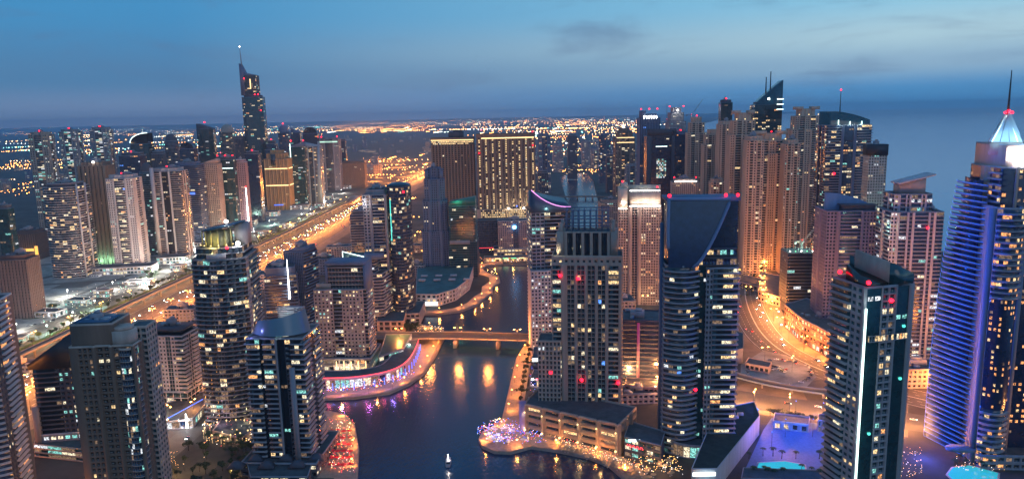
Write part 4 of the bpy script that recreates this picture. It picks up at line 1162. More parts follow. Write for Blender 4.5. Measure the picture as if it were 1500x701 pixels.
# violet tower with curved sail roof
r, w, d, h = tower_root('apartment_tower', 'violet-grey tower with a curved sail wall on its roof, behind the construction block', 'tower', 1231, 492, 92, .8, -6, 306)
bb = S('b', cw=2.8, sl=1.1, pr=1.2, p=.10, pal='pale', pf=.05)
gn = S('g', cw=3.2, win=(.62, .6), dep=.5, p=.08, pal='warm')
pl, st = outline(rect(w, d), [[(1.3, gn, 0), (.4, S('s'), .8), (2.6, bb, 0), (.3, S('s'), .8), (2, gn, 0)], gn, S('g'), [(1, gn, 0), (.4, S('s'), .6), (1, gn, 0)]])
body(r, [(pl, st, 0, h, 3.5)], FACADE(conc('violet_grey', '#736c82'), conc('violet_trim', '#7a7690'), G_NAVY), 56)
def sailw(m):
    n = 10; xs_ = [-w * .46 + w * .9 * k / n for k in range(n + 1)]
    zs_ = [h + 17 - 12 * (k / n) ** 1.9 for k in range(n + 1)]
    for k in range(n):
        for y_ in (-d * .12, -d * .06): m.quads([[(xs_[k], y_, h), (xs_[k + 1], y_, h), (xs_[k + 1], y_, zs_[k + 1]), (xs_[k], y_, zs_[k])]])
        m.quads([[(xs_[k], -d * .12, zs_[k]), (xs_[k + 1], -d * .12, zs_[k + 1]), (xs_[k + 1], -d * .06, zs_[k + 1]), (xs_[k], -d * .06, zs_[k])]])
    m.quads([[(xs_[0], -d * .06, h), (xs_[0], -d * .12, h), (xs_[0], -d * .12, zs_[0]), (xs_[0], -d * .06, zs_[0])]])
part(r, 'sail_wall', conc('sail_paint', '#7385a5'), sailw)
part(r, 'roof_storey', GREYD, lambda m: (m.box((w * .12, -d * .28, h + 3), (w * .6, d * .3, 5)), m.box((w * .12, -d * .28, h + 6), (w * .68, d * .4, .7))))

# construction block with crane
r, w, d, h = tower_root('construction_block', 'dark unfinished concrete block with green worklights on its deck under a tower crane', 'building', 1166, 452, 52, .9, -4, 368)
body(r, [(rect(w, d), [S('b', cw=4, sl=.6, pr=.5, p=.05, pal='cool'), S('g'), S('g'), S('g', p=.12, pal='cool')], 0, h, 3.8)], FACADE(GREYD, conc('raw_slab', '#5a5f66'), G_DARK), 57)
for k in range(9): part(r, 'formwork_column', CONC, lambda m: m.box((-w * .4 + (k % 3) * w * .4, -d * .4 + (k // 3) * d * .4, h + 2.2), (.9, .9, 3.4)))
for k in range(5): part(r, 'worklight', E_GREEN if k % 2 else E_WHITE, lambda m: m.ball((-w * .42 + k * w * .2, -d * .44, h + 2.6), .7))
ROOF_LAMPS += [(r, (-w * .1, -d * .2, h + 7), 9000, (.5, 1, .75)), (r, (w * .3, d * .2, h + 7), 6000, (.6, 1, .8))]
XC = (r, w, d, h)
def crane(name, label, x, y, z, hh, jib, rz, lift=.5, m_=METAL):
    t = tag(empty(name, (x, y, z), rz), label, 'crane')
    def lat(m, a, b, s_):
        a, b = Vector(a), Vector(b); D = b - a; L = D.length; n = max(3, int(L / (s_ * 1.6)))
        u = D.normalized().orthogonal().normalized() * s_ / 2; v = D.normalized().cross(u)
        cs = [u + v, u - v, -u - v, -u + v]
        for c_ in cs: m.tube([tuple(a + c_), tuple(b + c_)], s_ * .09, 0, 4)
        for i in range(n):
            for k in range(4):
                m.tube([tuple(a + D * i / n + cs[k]), tuple(a + D * (i + 1) / n + cs[(k + 1) % 4])], s_ * .05, 0, 3)
    part(t, 'mast', m_, lambda m: lat(m, (0, 0, 0), (0, 0, hh), 1.8))
    part(t, 'jib', m_, lambda m: lat(m, (1, 0, hh), (jib * math.cos(lift), 0, hh + jib * math.sin(lift)), 1.4))
    part(t, 'counter_jib', m_, lambda m: lat(m, (-1, 0, hh), (-jib * .28, 0, hh), 1.4))
    part(t, 'counterweight', CONC, lambda m: m.box((-jib * .26, 0, hh - 1.2), (3, 2, 2.6)))
    part(t, 'cab', WHITE, lambda m: m.box((1.2, -1.4, hh - .6), (1.8, 1.6, 2)))
    part(t, 'red_beacon', E_RED, lambda m: m.ball((0, 0, hh + 1.4), .5))
    return t
crane('tower_crane', 'lit luffing crane with bent jib standing over the unfinished concrete block', r.location.x + 4, r.location.y, 0, h + 12, 34, .2, .75, mat('pale_crane_paint', (.6, .62, .55), .5))

# shop building along the road
Q = [GP(1148, 478), GP(1172, 500), GP(1218, 527), GP(1262, 528), GP(1228, 488), GP(1180, 468)]
c_ = sum(Q, Vector((0, 0))) / 6
r = tag(empty('shopping_block', c_), 'curved four-storey block with lit shopfronts following the orange road', 'building')
fr = S('g', cw=7, win=(.86, .72), dep=.9, p=.5, pal='cool', grp=1)
body(r, [([tuple(p - c_) for p in Q], [S('g', cw=7, win=(.86, .75), dep=.8, p=1, pal='cool', grp=1)] * 2 + [S('g')] * 4, 0, 6, 6, 0), ([tuple(p - c_) for p in Q], [S('g', cw=6, win=(.8, .6), dep=.8, p=.45, pal='warm', grp=1)] * 2 + [S('g')] * 4, 6, 24, 6)], FACADE(conc('russet_wall', '#6d4c48'), GREY, G_DARK), 58)
clutter(r, 40, 24, 24, 58, 6)

# ================================================================ quick builder for the middle and far towers
def fit_top(xt, by, wpx, ratio, yaw, top):
    bx = xt
    for _ in range(6):
        x, y, w, d, h = fit(bx, by, wpx, ratio, math.radians(yaw), top)
        bx += xt - PR(x, y, h)[0]
    return x, y, w, d, h
def quick(xt, top, by, wpx, ratio, yaw, shape, sty, mset, cap, seed, label, name='apartment_tower', group=None, cat='tower', cw=3.4, fh=3.6, p=.12, pal='mix', red=0, extra=None):
    x, y, w, d, h = fit_top(xt, by, wpx, ratio, yaw, top)
    r = tag(empty(name, (x, y, 0), math.radians(yaw)), label, cat, group)
    far = by < 335
    dep = .5
    G = S('g', cw=cw, win=(.52, .52), dep=dep, p=p, pal=pal)
    B = S('b', cw=cw, sl=1.1, pr=1.3, p=p, pal=pal)
    C = S('g', cw=cw, win=(.8, .6), dep=0, mw=2, p=p * 1.3, pal=pal)
    N_ = S('g', cw=cw, win=(.34, .9), dep=dep, p=p, pal=pal)
    s_ = S('s')
    P = {'r': lambda: rect(w, d), 'b': lambda: bow(w, d, w * .14), 'e': lambda: ell(w / 2, d / 2, 20),
         'o': lambda: [(-w / 2, -d * .3), (-w * .3, -d / 2), (w * .3, -d / 2), (w / 2, -d * .3), (w / 2, d * .3), (w * .3, d / 2), (-w * .3, d / 2), (-w / 2, d * .3)]}[shape]()
    n = len(P)
    front = {'G': G, 'B': B, 'C': C, 'N': N_,
             'GB': [(1, G, 0), (.3, s_, .8), (1.6, B, 0), (.3, s_, .8), (1, G, 0)],
             'BC': [(1.5, B, 0), (.3, s_, .9), (1, C, -.5), (.3, s_, .9), (1.5, B, 0)],
             'GC': [(1.6, G, 0), (.7, C, -.6), (1.6, G, 0)],
             'R': [(.3, s_, .8), (.7, N_, 0)] * 6 + [(.3, s_, .8)],
             'J': [(.8, G, 0), (.25, s_, 1.2), (1.1, B, 0), (.25, s_, 1.2), (.9, G, .4), (.25, s_, 1.2), (1.1, B, 0), (.25, s_, 1.2), (.8, G, 0)]}[sty]
    if shape in ('b', 'e') and isinstance(front, list): front = B
    pl, st = outline(P, [front] * n)
    zc = h
    k = lambda f, dy=0: [(a * f, b * f + dy) for a, b in pl]
    secs = []
    if cap == 'step': secs = [(pl, st, 0, h * .86, fh), (k(.78), st, h * .86, h * .95, fh), (k(.5), s_, h * .95, h, fh)]
    elif cap == 'flat': secs = [(pl, st, 0, h - 5, fh), (k(.8), s_, h - 5, h, 5)]
    else: secs = [(pl, st, 0, h * (.9 if cap in ('arch', 'dome') else .93), fh)]; zc = secs[0][3]
    body(r, secs, FACADE(*mset), seed)
    hh = h - zc
    if cap == 'arch':
        def arch(m):
            for y_ in (-1, 1):
                pts = [(-w / 2 * math.cos(math.pi * t / 12), y_ * d * .46, zc + hh * math.sin(math.pi * t / 12)) for t in range(13)]
                m.poly(pts if y_ < 0 else pts[::-1], 0)
            for t in range(12):
                a0, a1 = math.pi * t / 12, math.pi * (t + 1) / 12
                m.quads([[(-w / 2 * math.cos(a0), -d * .46, zc + hh * math.sin(a0)), (-w / 2 * math.cos(a1), -d * .46, zc + hh * math.sin(a1)), (-w / 2 * math.cos(a1), d * .46, zc + hh * math.sin(a1)), (-w / 2 * math.cos(a0), d * .46, zc + hh * math.sin(a0))]])
        part(r, 'arched_roof', mset[2] if len(mset) > 2 else G_DARK, arch)
    elif cap == 'dome':
        part(r, 'domed_roof', mset[0], lambda m: m.ball((0, 0, zc), min(w, d) * .5, sz=hh / (min(w, d) * .5), top=True, n=16, k=6), True)
    elif cap == 'wedge':
        part(r, 'wedge_roof', mset[0], lambda m: m.prism(rect(w * .9, d * .9), zc, [h, zc + 2, zc + 2, h]))
    elif cap == 'wedgel':
        part(r, 'wedge_roof', mset[0], lambda m: m.prism(rect(w * .9, d * .9), zc, [zc + 2, h, h, zc + 2]))
    elif cap == 'fin':
        part(r, 'roof_fin', mset[1], lambda m: (m.box((-w * .3, 0, zc + hh / 2), (w * .2, d * .8, hh)), m.box((w * .1, 0, zc + hh * .3), (w * .5, d * .6, hh * .6))))
    if cap in ('flat', 'step') and by > 300: clutter(r, w * .7, d * .7, h if cap == 'flat' else h * .95, seed, 3)
    for i in range(red):
        x_ = 0 if red == 1 else -w * .4 + w * .8 * i / (red - 1)
        beacon(r, x_, -d * .2, h, max(.9, .0009 * y), 2.5)
    if extra: extra(r, w, d, h)
    return r
M_GREY = (GREY, GREY, G_DARK); M_DARK = (GREYD, GREY, G_NAVY); M_STONE = (STONE, STONE, G_DARK); M_BROWN = (STONE_D, STONE_D, G_BRWN)
M_BLUE = (BLUEG, BLUEG, G_NAVY); M_TEAL = (GREYD, conc('slate_trim', '#56687a'), G_TEAL); M_WHITE = (WHITE, WHITE, G_NAVY); M_SAND = (SAND, SAND, G_DARK)
JB = conc('beach_tower_render', '#c0a794')
M_JBR = (JB, JB, G_BRWN)

# ---- beach-side beige residences
jg = 'beige beach residences'
def roofcrown(r, w, d, h):
    for sx in (-1, 1): part(r, 'roof_pavilion', JB, lambda m: m.box((sx * w * .26, -d * .1, h + 2), (w * .26, d * .4, 5)))
    for k in range(3): part(r, 'roof_lamp', E_GOLD, lambda m: m.ball((-w * .3 + k * w * .3, -d * .5, h * .95 + 3), .9))
quick(1128, 196, 392, 66, .7, -6, 'r', 'J', M_JBR, 'step', 101, 'front beige residence tower facing the lit roundabout, widest of the beige group', 'residence_tower', jg, p=.08, pal='warm', red=1, extra=roofcrown)
quick(1088, 166, 384, 46, .9, -6, 'r', 'J', M_JBR, 'step', 102, 'beige residence tower left of the widest front one, right behind the sail-screen tower', 'residence_tower', jg, p=.06, pal='warm', extra=roofcrown)
quick(1180, 160, 362, 54, .8, -6, 'r', 'J', M_JBR, 'step', 103, 'tall grey-beige residence tower behind and right of the widest front one', 'residence_tower', jg, p=.06, pal='warm', extra=roofcrown)
quick(1104, 200, 404, 30, 1.2, -6, 'r', 'J', M_JBR, 'flat', 104, 'slim beige residence wing joined to the left side of the widest front tower', 'residence_tower', jg, p=.08, pal='warm')
quick(1158, 205, 398, 28, 1.3, -6, 'r', 'J', M_JBR, 'flat', 105, 'slim green-tinged residence wing on the right side of the widest front tower', 'residence_tower', jg, p=.07, pal='cool')
quick(1044, 190, 340, 32, .9, -6, 'r', 'J', M_JBR, 'step', 106, 'hazy beige residence tower with green roof light, third from the left in the beige group', 'residence_tower', jg, p=.06, pal='warm')
quick(1020, 172, 330, 30, .9, -6, 'r', 'J', M_JBR, 'step', 107, 'hazy beige residence tower right of the navy slab, with a red beacon', 'residence_tower', jg, p=.06, pal='warm', red=1)
quick(1064, 178, 348, 28, 1., -6, 'r', 'J', M_JBR, 'flat', 108, 'narrow beige residence tower between the green-lit one and the tall left one', 'residence_tower', jg, p=.06, pal='warm')
quick(1050, 262, 372, 22, 1., -6, 'r', 'J', M_JBR, 'flat', 109, 'short beige residence block peeping over the sail-screen tower', 'residence_tower', jg, p=.10, pal='warm')
quick(1003, 262, 352, 42, .6, -6, 'r', 'G', M_STONE, 'flat', 110, 'pale block with white roof lights between the white-crowned and sail-screen towers', 'residence_tower', None, p=.1, pal='warm', red=2, extra=lambda r, w, d, h: part(r, 'roof_light_trough', E_WHITE, lambda m: m.box((0, -d * .5 - .6, h - 3), (w * .8, .5, .8))))
# ---- blue curved tower and neighbours
def r1x(r, w, d, h):
    n = 12
    def hood(m):
        for k in range(n):
            a0, a1 = k / n, (k + 1) / n
            z0, z1 = h + 14 - 12 * max(0, a0 - .15) ** 1.6 / .85 ** 1.6, h + 14 - 12 * max(0, a1 - .15) ** 1.6 / .85 ** 1.6
            x0, x1 = -w * .47 + w * .94 * a0, -w * .47 + w * .94 * a1
            for y_ in (-d * .44, d * .4): m.quads([[(x0, y_, h - 10), (x1, y_, h - 10), (x1, y_, z1), (x0, y_, z0)]])
            m.quads([[(x0, -d * .44, z0), (x1, -d * .44, z1), (x1, d * .4, z1), (x0, d * .4, z0)]])
        m.quads([[(-w * .47, d * .4, h - 10), (-w * .47, -d * .44, h - 10), (-w * .47, -d * .44, h + 14), (-w * .47, d * .4, h + 14)]])
    part(r, 'curved_glass_hood', G_TEAL, hood)
    part(r, 'mast', DARKM, lambda m: m.tube([(-w * .1, 0, h + 10), (-w * .1, 0, h + 42)], [.8, .3]))
    part(r, 'red_beacon', E_RED, lambda m: m.ball((-w * .1, 0, h + 43), 1.2))
    for k in range(3):
        part(r, 'wall_uplight', E_NEONW, lambda m: m.box((-w * .24 + k * w * .26, -d * .47 - .2, h - 2), (.9, .5, 5 + (k == 0) * 4)))
        ROOF_LAMPS.append((r, (-w * .24 + k * w * .26, -d * .47 - 4, h - 4), 1800, (.7, 1, .95)))
    part(r, 'red_beacon', E_RED, lambda m: m.ball((-w * .3, -d * .5 - 2, h - 70), 1.8))
    part(r, 'lit_belt', FACADE(GREYD, GREYD, G_NAVY), lambda m: sec(m, rect(w * 1.01, d * 1.01), h - 28, h - 25, S('g', cw=3, win=(.9, .8), dep=.1, p=.6, pal='cool'), np.random.default_rng(3), 3, cap=False))
quick(1236, 178, 398, 78, .7, -4, 'r', 'BC', (BLUEG, GREY, G_NAVY), 'flat', 111, 'navy tower under a curved glass hood with three wall lights and a thin mast', 'landmark_tower', None, p=.2, pal='pale', extra=r1x)
quick(1283, 212, 418, 34, .8, -4, 'r', 'G', (conc('green_white_render', '#a8a8a0'), WHITE, G_DARK), 'flat', 112, 'slim pale residence with a black roof box right of the curved-hood navy tower', 'residence_tower', None, p=.16, pal='cool', red=0, extra=lambda r, w, d, h: (part(r, 'black_roof_box', DARKM, lambda m: m.box((0, 0, h - 6), (w * 1.05, d * 1.1, 14))), ROOF_LAMPS.extend([(r, (-w * .3, -d * .5 - 9, h * k), 5000, (.4, 1, .6)) for k in (.1, .3, .5)])))
# ---- blade tower
def blade(r, w, d, h):
    pf = [(-w * .5, h - 30), (w * .5, h - 30), (w * .5, h + 38), (w * .12, h + 22), (-w * .3, h + 4), (-w * .5, h - 8)]
    def bl(m):
        f = [(x_, -d * .5, z_) for x_, z_ in pf]; b = [(x_, d * .4, z_) for x_, z_ in pf]
        m.poly(f); m.poly(b[::-1])
        for i in range(6):
            j = (i + 1) % 6; m.quads([[f[j], f[i], b[i], b[j]]])
    part(r, 'blade_crown', glass('blade_glass', (.008, .05, .07), .2), bl)
    for x_ in (-.02, .14): part(r, 'mast', DARKM, lambda m: m.tube([(w * x_, 0, h), (w * x_, 0, h + 46 + 60 * x_)], [1.5, .8]))
    for k in range(3): part(r, 'light_bar', E_NEONW, lambda m: m.box((w * .42, -d * .5 - .4, h + 5 - k * 9), (w * .24, .4, 1.5)))
    part(r, 'white_lamp', E_WHITE, lambda m: m.ball((0, -d * .5 - .5, h + 6), 1.8))
quick(1122, 150, 345, 46, .8, -6, 'r', 'C', M_TEAL, 'flat', 113, 'teal glass tower ending in a blade-like sloping crown with twin masts', 'landmark_tower', None, p=.12, pal='warm', extra=blade)
quick(1063, 147, 325, 20, 1, -4, 'r', 'C', M_TEAL, 'flat', 114, 'dark teal slab with a red beacon rising behind the beige residences', 'landmark_tower', None, p=.04, red=1)
def gate(r, w, d, h):
    part(r, 'gate_frame', GREYD, lambda m: (m.box((-w * .44, -d * .55, h * .5 + 4), (w * .16, 3, h + 8)), m.box((w * .44, -d * .55, h * .5 + 4), (w * .16, 3, h + 8)), m.box((0, -d * .55, h + 4), (w, 3, 14))))
    part(r, 'lit_inner_wall', FACADE(GREY, GREY, G_BLUE), lambda m: sec(m, rect(w * .34, 1.5, 0, -d * .54), h * .5, h * .72, S('g', cw=3, win=(.92, .8), dep=.1, p=.95, pal='cool', grp=1), np.random.default_rng(4), 3.6, cap=False))
    part(r, 'light_bar', E_NEONW, lambda m: m.box((0, -d * .56, h * .86), (w * .4, .4, 1.4)))
quick(966, 196, 322, 46, .6, 2, 'r', 'C', (BLUEG, GREY, G_NAVY), 'flat', 115, 'gate-shaped dark tower framing a lit inner glass wall', 'landmark_tower', None, p=.01, extra=gate)
quick(950, 162, 318, 34, .8, 2, 'r', 'N', M_BLUE, 'fin', 116, 'tall slate tower with a stepped red-beaconed top left of the gate-shaped tower', 'landmark_tower', None, p=.03, red=3, extra=lambda r, w, d, h: [part(r, 'roof_letter', E_WHITE, lambda m: (m.box((-w * .3 + k * w * .12, -d * .5 - .4, h - 14), (1.2, .4, 6)), m.box((-w * .3 + k * w * .12 + 1.4, -d * .5 - .4, h - 12 - (k % 2) * 3), (1.8, .4, 1.2)))) for k in range(6)])
quick(996, 193, 322, 24, 1, 2, 'r', 'C', (BLUEG, BLUEG, G_NAVY), 'flat', 117, 'flat-topped navy glass slab right of the gate-shaped tower', 'landmark_tower', None, p=.02, red=1)
quick(990, 158, 300, 30, .8, 2, 'r', 'G', M_GREY, 'step', 118, 'unfinished grey tower with a floodlit top behind the gate-shaped tower', 'landmark_tower', None, p=.08, red=2, extra=lambda r, w, d, h: (part(r, 'floodlight', E_WHITE, lambda m: m.ball((0, -d * .5, h - 6), 2.2)), ROOF_LAMPS.append((r, (0, -d * .5 - 8, h - 4), 14000, (1, .95, .8)))))
for (x_, y_, hh_, jb_, rz_, lf_, lb_) in ((975, 300, 50, 40, 1.4, 1.35, 'far crane with a nearly upright jib behind the stepped slate tower'), (1010, 305, 20, 46, .2, .9, 'far crane with a raised slanting jib right of the unfinished tower')):
    p = GP(x_, y_); crane('tower_crane', lb_, p.x, p.y, 0, top_z(p.x, p.y, 175 if x_ < 1000 else 168), jb_, rz_, lf_)
# ---- mid background around the upper basin
bgm = 'towers around the upper basin'
for i, (xt, top, by, w_, sh, sty, ms, cp, p_, lb) in enumerate([
    (797, 197, 282, 18, 'r', 'GB', M_BLUE, 'flat', .14, 'slate tower touching the right end of the gold-windowed hotel slab'),
    (838, 197, 262, 15, 'r', 'G', M_DARK, 'flat', .12, 'small dark tower at the head of the upper basin'),
    (886, 195, 268, 20, 'e', 'B', M_BLUE, 'flat', .12, 'rounded slate tower right of the upper basin'),
    (817, 212, 252, 16, 'r', 'G', M_GREY, 'flat', .2, 'low grey tower left of the small dark one at the basin head'),
    (858, 206, 246, 13, 'r', 'G', M_GREY, 'flat', .2, 'faint distant tower straight above the upper basin'),
    (872, 218, 250, 14, 'r', 'GB', M_GREY, 'flat', .3, 'short lit tower just left of the rounded slate one'),
    (896, 226, 282, 18, 'r', 'G', M_DARK, 'flat', .16, 'short dark block on the right bank of the upper basin'),
    (795, 250, 300, 16, 'r', 'G', M_DARK, 'flat', .16, 'low dark block left of the upper basin beside the hotel'),
    (925, 240, 300, 20, 'r', 'GB', M_GREY, 'flat', .16, 'grey lit block left of the tall slate tower'),
    (893, 292, 338, 34, 'r', 'G', M_STONE, 'flat', .22, 'low stone block behind the small footbridge, left of the white-crowned tower')]):
    quick(xt, top, by, w_, .8, 3, sh, sty, ms, cp, 130 + i, lb, 'apartment_tower', bgm, p=p_, cw=4.2, fh=4)
quick(914, 188, 288, 32, .8, 3, 'r', 'GB', M_BROWN, 'step', 145, 'brown tower with two gold light belts at its top, right of the upper basin', 'hotel_tower', None, p=.2, pal='warm', cw=3.8, extra=lambda r, w, d, h: [part(r, 'light_belt', E_GOLD, lambda m: m.box((0, -d / 2 - 1.4, z_), (w * .9, .5, 1.8))) for z_ in (h * .87, h * .80)])

# ================================================================ lakeside towers beyond the highway
def crossb(r, w, d, h):   # open white grid on the right flank
    for k in range(7): part(r, 'flank_frame', WHITE, lambda m: (m.box((w * .5 + 2.2, -d * .2, h * (k + .5) / 7), (1.4, d * .5, 1.6)),))
    part(r, 'flank_post', WHITE, lambda m: (m.box((w * .5 + 2.2, -d * .5, h * .5), (2, 2, h)), m.box((w * .5 + 2.2, d * .1, h * .5), (2, 2, h))))
quick(96, 268, 402, 66, .9, 4, 'b', 'B', (GREYD, conc('balcony_rail', '#9a949a'), G_DARK), 'flat', 150, 'round-fronted banded tower with an open white frame down its right flank', 'apartment_tower', None, p=.16, pal='warm', extra=crossb)
quick(140, 238, 386, 52, .8, 4, 'r', 'R', M_BROWN, 'flat', 151, 'brown ribbed tower with a green-lit foot behind two banded towers', 'apartment_tower', None, p=.015, extra=lambda r, w, d, h: (part(r, 'roof_flood', E_WHITE, lambda m: m.ball((w * .1, -d * .5, h + 1.5), 1.8)), ROOF_LAMPS.extend([(r, (x_ * w, -d * .5 - 6, 9), 13000, (.35, 1, .6)) for x_ in (-.35, 0, .35)])))
def ledcol(r, w, d, h):
    for k in range(13): part(r, 'lit_balcony', L_PALE, lambda m: m.box((-w * .02, -d / 2 - 2.0, h * (.08 + .066 * k)), (w * .2, .4, 1.6)))
quick(181, 256, 392, 52, .9, 4, 'r', 'GB', (WHITE, WHITE, G_DARK), 'flat', 152, 'white banded tower with a ladder of bright balconies and a red beacon', 'apartment_tower', None, p=.08, red=1, extra=ledcol)
quick(247, 246, 376, 54, .8, 4, 'r', 'BC', (WHITE, conc('balcony_grey', '#948f96'), G_DARK), 'flat', 153, 'white-spined banded tower with a red beacon, right of the ladder-lit one', 'apartment_tower', None, p=.12, red=1, extra=lambda r, w, d, h: part(r, 'white_spine', WHITE, lambda m: m.box((-w * .42, -d / 2 - 1.5, h * .5 + 1), (w * .12, 3, h + 2))))
lk = 'lakeside towers beyond the highway'
LK = [
 (60, 194, 335, 38, 'r', 'GB', M_STONE, 'flat', .3, 'cool', 1, 'slim lit tower farthest left on the skyline, with a red beacon'),
 (103, 190, 318, 34, 'r', 'GB', M_GREY, 'flat', .3, 'cool', 1, 'slim lit tower second from left on the skyline, with a red beacon'),
 (148, 187, 306, 34, 'r', 'GB', M_GREY, 'flat', .35, 'cool', 1, 'slim lit tower third from left on the skyline, with a red beacon'),
 (194, 224, 335, 40, 'r', 'C', M_DARK, 'flat', .05, 'mix', 1, 'dark tower with a long flat roof behind the ladder-lit tower'),
 (213, 238, 372, 26, 'e', 'B', M_TEAL, 'dome', .08, 'cool', 0, 'dark teal rounded tower squeezed between the two white banded ones'),
 (250, 196, 300, 26, 'e', 'B', M_DARK, 'dome', .06, 'mix', 0, 'black rounded tower right of the arc-lit tower'),
 (275, 208, 305, 26, 'r', 'C', M_BLUE, 'arch', .08, 'mix', 0, 'blue-grey tower with an arched roof right of the black rounded one'),
 (301, 181, 292, 30, 'o', 'C', M_TEAL, 'wedge', .06, 'cool', 1, 'tapering-capped dark tower on the skyline with a red beacon'),
 (332, 182, 294, 28, 'e', 'B', M_STONE, 'dome', .12, 'mix', 0, 'bullet-shaped stone tower left of the tallest spire'),
 (275, 238, 352, 46, 'r', 'B', M_BLUE, 'flat', .06, 'mix', 0, 'blue-grey banded tower with a small blue roof sign'),
 (307, 232, 345, 34, 'r', 'G', M_STONE, 'wedgel', .12, 'mix', 0, 'stone tower with a pitched cap between the blue-signed and white-lettered ones'),
 (331, 230, 340, 34, 'r', 'C', M_TEAL, 'flat', .08, 'cool', 3, 'dark tower with a white roof line and three red beacons'),
 (353, 234, 338, 18, 'r', 'G', (conc('rose_render', '#8d7480'), WHITE, G_DARK), 'flat', .06, 'mix', 0, 'narrow rose-grey tower just left of the dark navy one'),
 (370, 222, 325, 24, 'r', 'C', M_DARK, 'flat', .02, 'cool', 1, 'dark navy tower in front of the tallest spire, with a red beacon'),
 (415, 183, 282, 20, 'e', 'B', M_BLUE, 'dome', .04, 'mix', 1, 'rounded slate tower behind the neon-edged pair, with a red beacon'),
 (433, 188, 275, 16, 'r', 'C', M_BLUE, 'wedge', .06, 'mix', 0, 'small wedge-capped tower right of the rounded slate one'),
 (455, 186, 280, 24, 'r', 'C', M_BLUE, 'arch', .04, 'mix', 0, 'pale blue arch-topped tower behind the neon-edged pair'),
 (483, 202, 278, 32, 'r', 'GB', M_GREY, 'flat', .1, 'mix', 2, 'grey tower with a bright roof band and twin red beacons near the interchange'),
 (530, 308, 404, 34, 'r', 'B', M_DARK, 'flat', .1, 'pale', 0, 'dark banded block with a white roof lamp left of the twin tower, under the highway'),
 (500, 204, 272, 14, 'r', 'C', M_DARK, 'flat', .06, 'cool', 0, 'thin dark slab touching the twin-beaconed grey tower'),
 (518, 236, 274, 38, 'r', 'N', M_BROWN, 'flat', .01, 'warm', 0, 'low plain brown block beside the orange interchange'),
 (398, 206, 300, 22, 'r', 'C', M_DARK, 'step', .05, 'cool', 1, 'dark stepped tower between the spire and the gold-belted tower'),
 (232, 222, 318, 22, 'r', 'G', M_DARK, 'flat', .06, 'mix', 0, 'plain dark tower between the arc-lit and black rounded towers'),
 (352, 200, 300, 18, 'r', 'G', M_DARK, 'flat', .08, 'mix', 0, 'dull dark tower directly left of the tallest spire'),
 (6, 300, 420, 26, 'r', 'C', M_TEAL, 'flat', .06, 'cool', 0, 'dark sliver of a tower on the left photo edge'),
 (26, 372, 462, 62, 'r', 'N', (conc('umber_render', '#54474a'), GREYD, G_DARK), 'flat', .0, 'warm', 0, 'low dark ribbed block in the lower left before the banded towers'),
 (42, 336, 378, 56, 'r', 'N', (conc('umber_render', '#54474a'), GREYD, G_DARK), 'flat', .0, 'warm', 0, 'squat brown building with an orange-lit garage mouth'),
]
def sgn(kind):
    def f(r, w, d, h):
        if kind == 'blue': part(r, 'blue_sign', E_BLUE, lambda m: m.box((w * .2, -d / 2 - 1.6, h * .62), (w * .28, .5, 4)))
        if kind == 'band': part(r, 'white_roof_line', E_NEONW, lambda m: m.box((0, -d / 2 - .8, h * .86), (w * .9, .5, 1.3)))
        if kind == 'mast':
            part(r, 'lit_mast', E_WHITE, lambda m: m.tube([(w * .4, -d / 2 - 2, h * .1), (w * .4, -d / 2 - 2, h * .4), (w * .4, -d / 2 - 2, h * .62)], [1.6, .8, .2]))
            beacon(r, w * .4, -d / 2 - 2, h * .62, 1.2, .5)
        if kind == 'garage':
            part(r, 'lit_garage', E_GOLD if False else glow('garage_glow', (1, .5, .08), 1.6), lambda m: (m.box((w * .1, -d / 2 - .6, h * .25), (w * .5, .4, h * .3)), m.box((w * .44, -d / 2 - .6, h * .3), (w * .12, .4, h * .36))))
            ROOF_LAMPS.append((r, (w * .2, -d / 2 - 14, 8), 16000, (1, .5, .1)))
        if kind == 'gband': part(r, 'roof_band', glow('pale_green_glow', (.6, 1, .8), 1.2), lambda m: m.box((0, -d / 2 - .8, h * .93), (w * .9, .5, 4)))
    return f
EX = {9: 'blue', 11: 'band', 12: 'mast', 17: 'gband', 26: 'garage'}
for i, (xt, top, by, w_, sh, sty, ms, cp, p_, pl_, rd, lb) in enumerate(LK):
    quick(xt, top, by, w_, .85, 4, sh, sty, ms, cp, 200 + i, lb, 'apartment_tower', lk, p=p_, pal=pl_, red=rd, cw=3.8, fh=3.8, extra=sgn(EX.get(i)))
def arc(r, w, d, h):
    pts = [(-w * .5 + w * (1 - math.cos(math.pi / 2 * t / 10)), -d * .5, h - 26 + 26 * math.sin(math.pi / 2 * t / 10)) for t in range(11)]
    part(r, 'quarter_arc_roof', G_DARK, lambda m: (m.poly([(p[0], -d * .48, p[2]) for p in pts] + [(w * .5, -d * .48, h - 26)][:1]), m.poly([(p[0], d * .4, p[2]) for p in pts][::-1] + [(w * .5, d * .4, h - 26)]), [m.quads([[(pts[k][0], -d * .48, pts[k][2]), (pts[k + 1][0], -d * .48, pts[k + 1][2]), (pts[k + 1][0], d * .4, pts[k + 1][2]), (pts[k][0], d * .4, pts[k][2])]]) for k in range(10)]))
    part(r, 'lit_arc', E_NEONW, lambda m: m.tube([(p[0], p[1] - .5, p[2] + .5) for p in pts], .9))
quick(208, 208, 305, 34, .8, 4, 'r', 'C', M_TEAL, 'flat', 160, 'tower with a quarter-arc roof outlined in white light on the skyline', 'apartment_tower', None, p=.05, cw=4, fh=4, extra=lambda r, w, d, h: arc(r, w, d, h + 24))
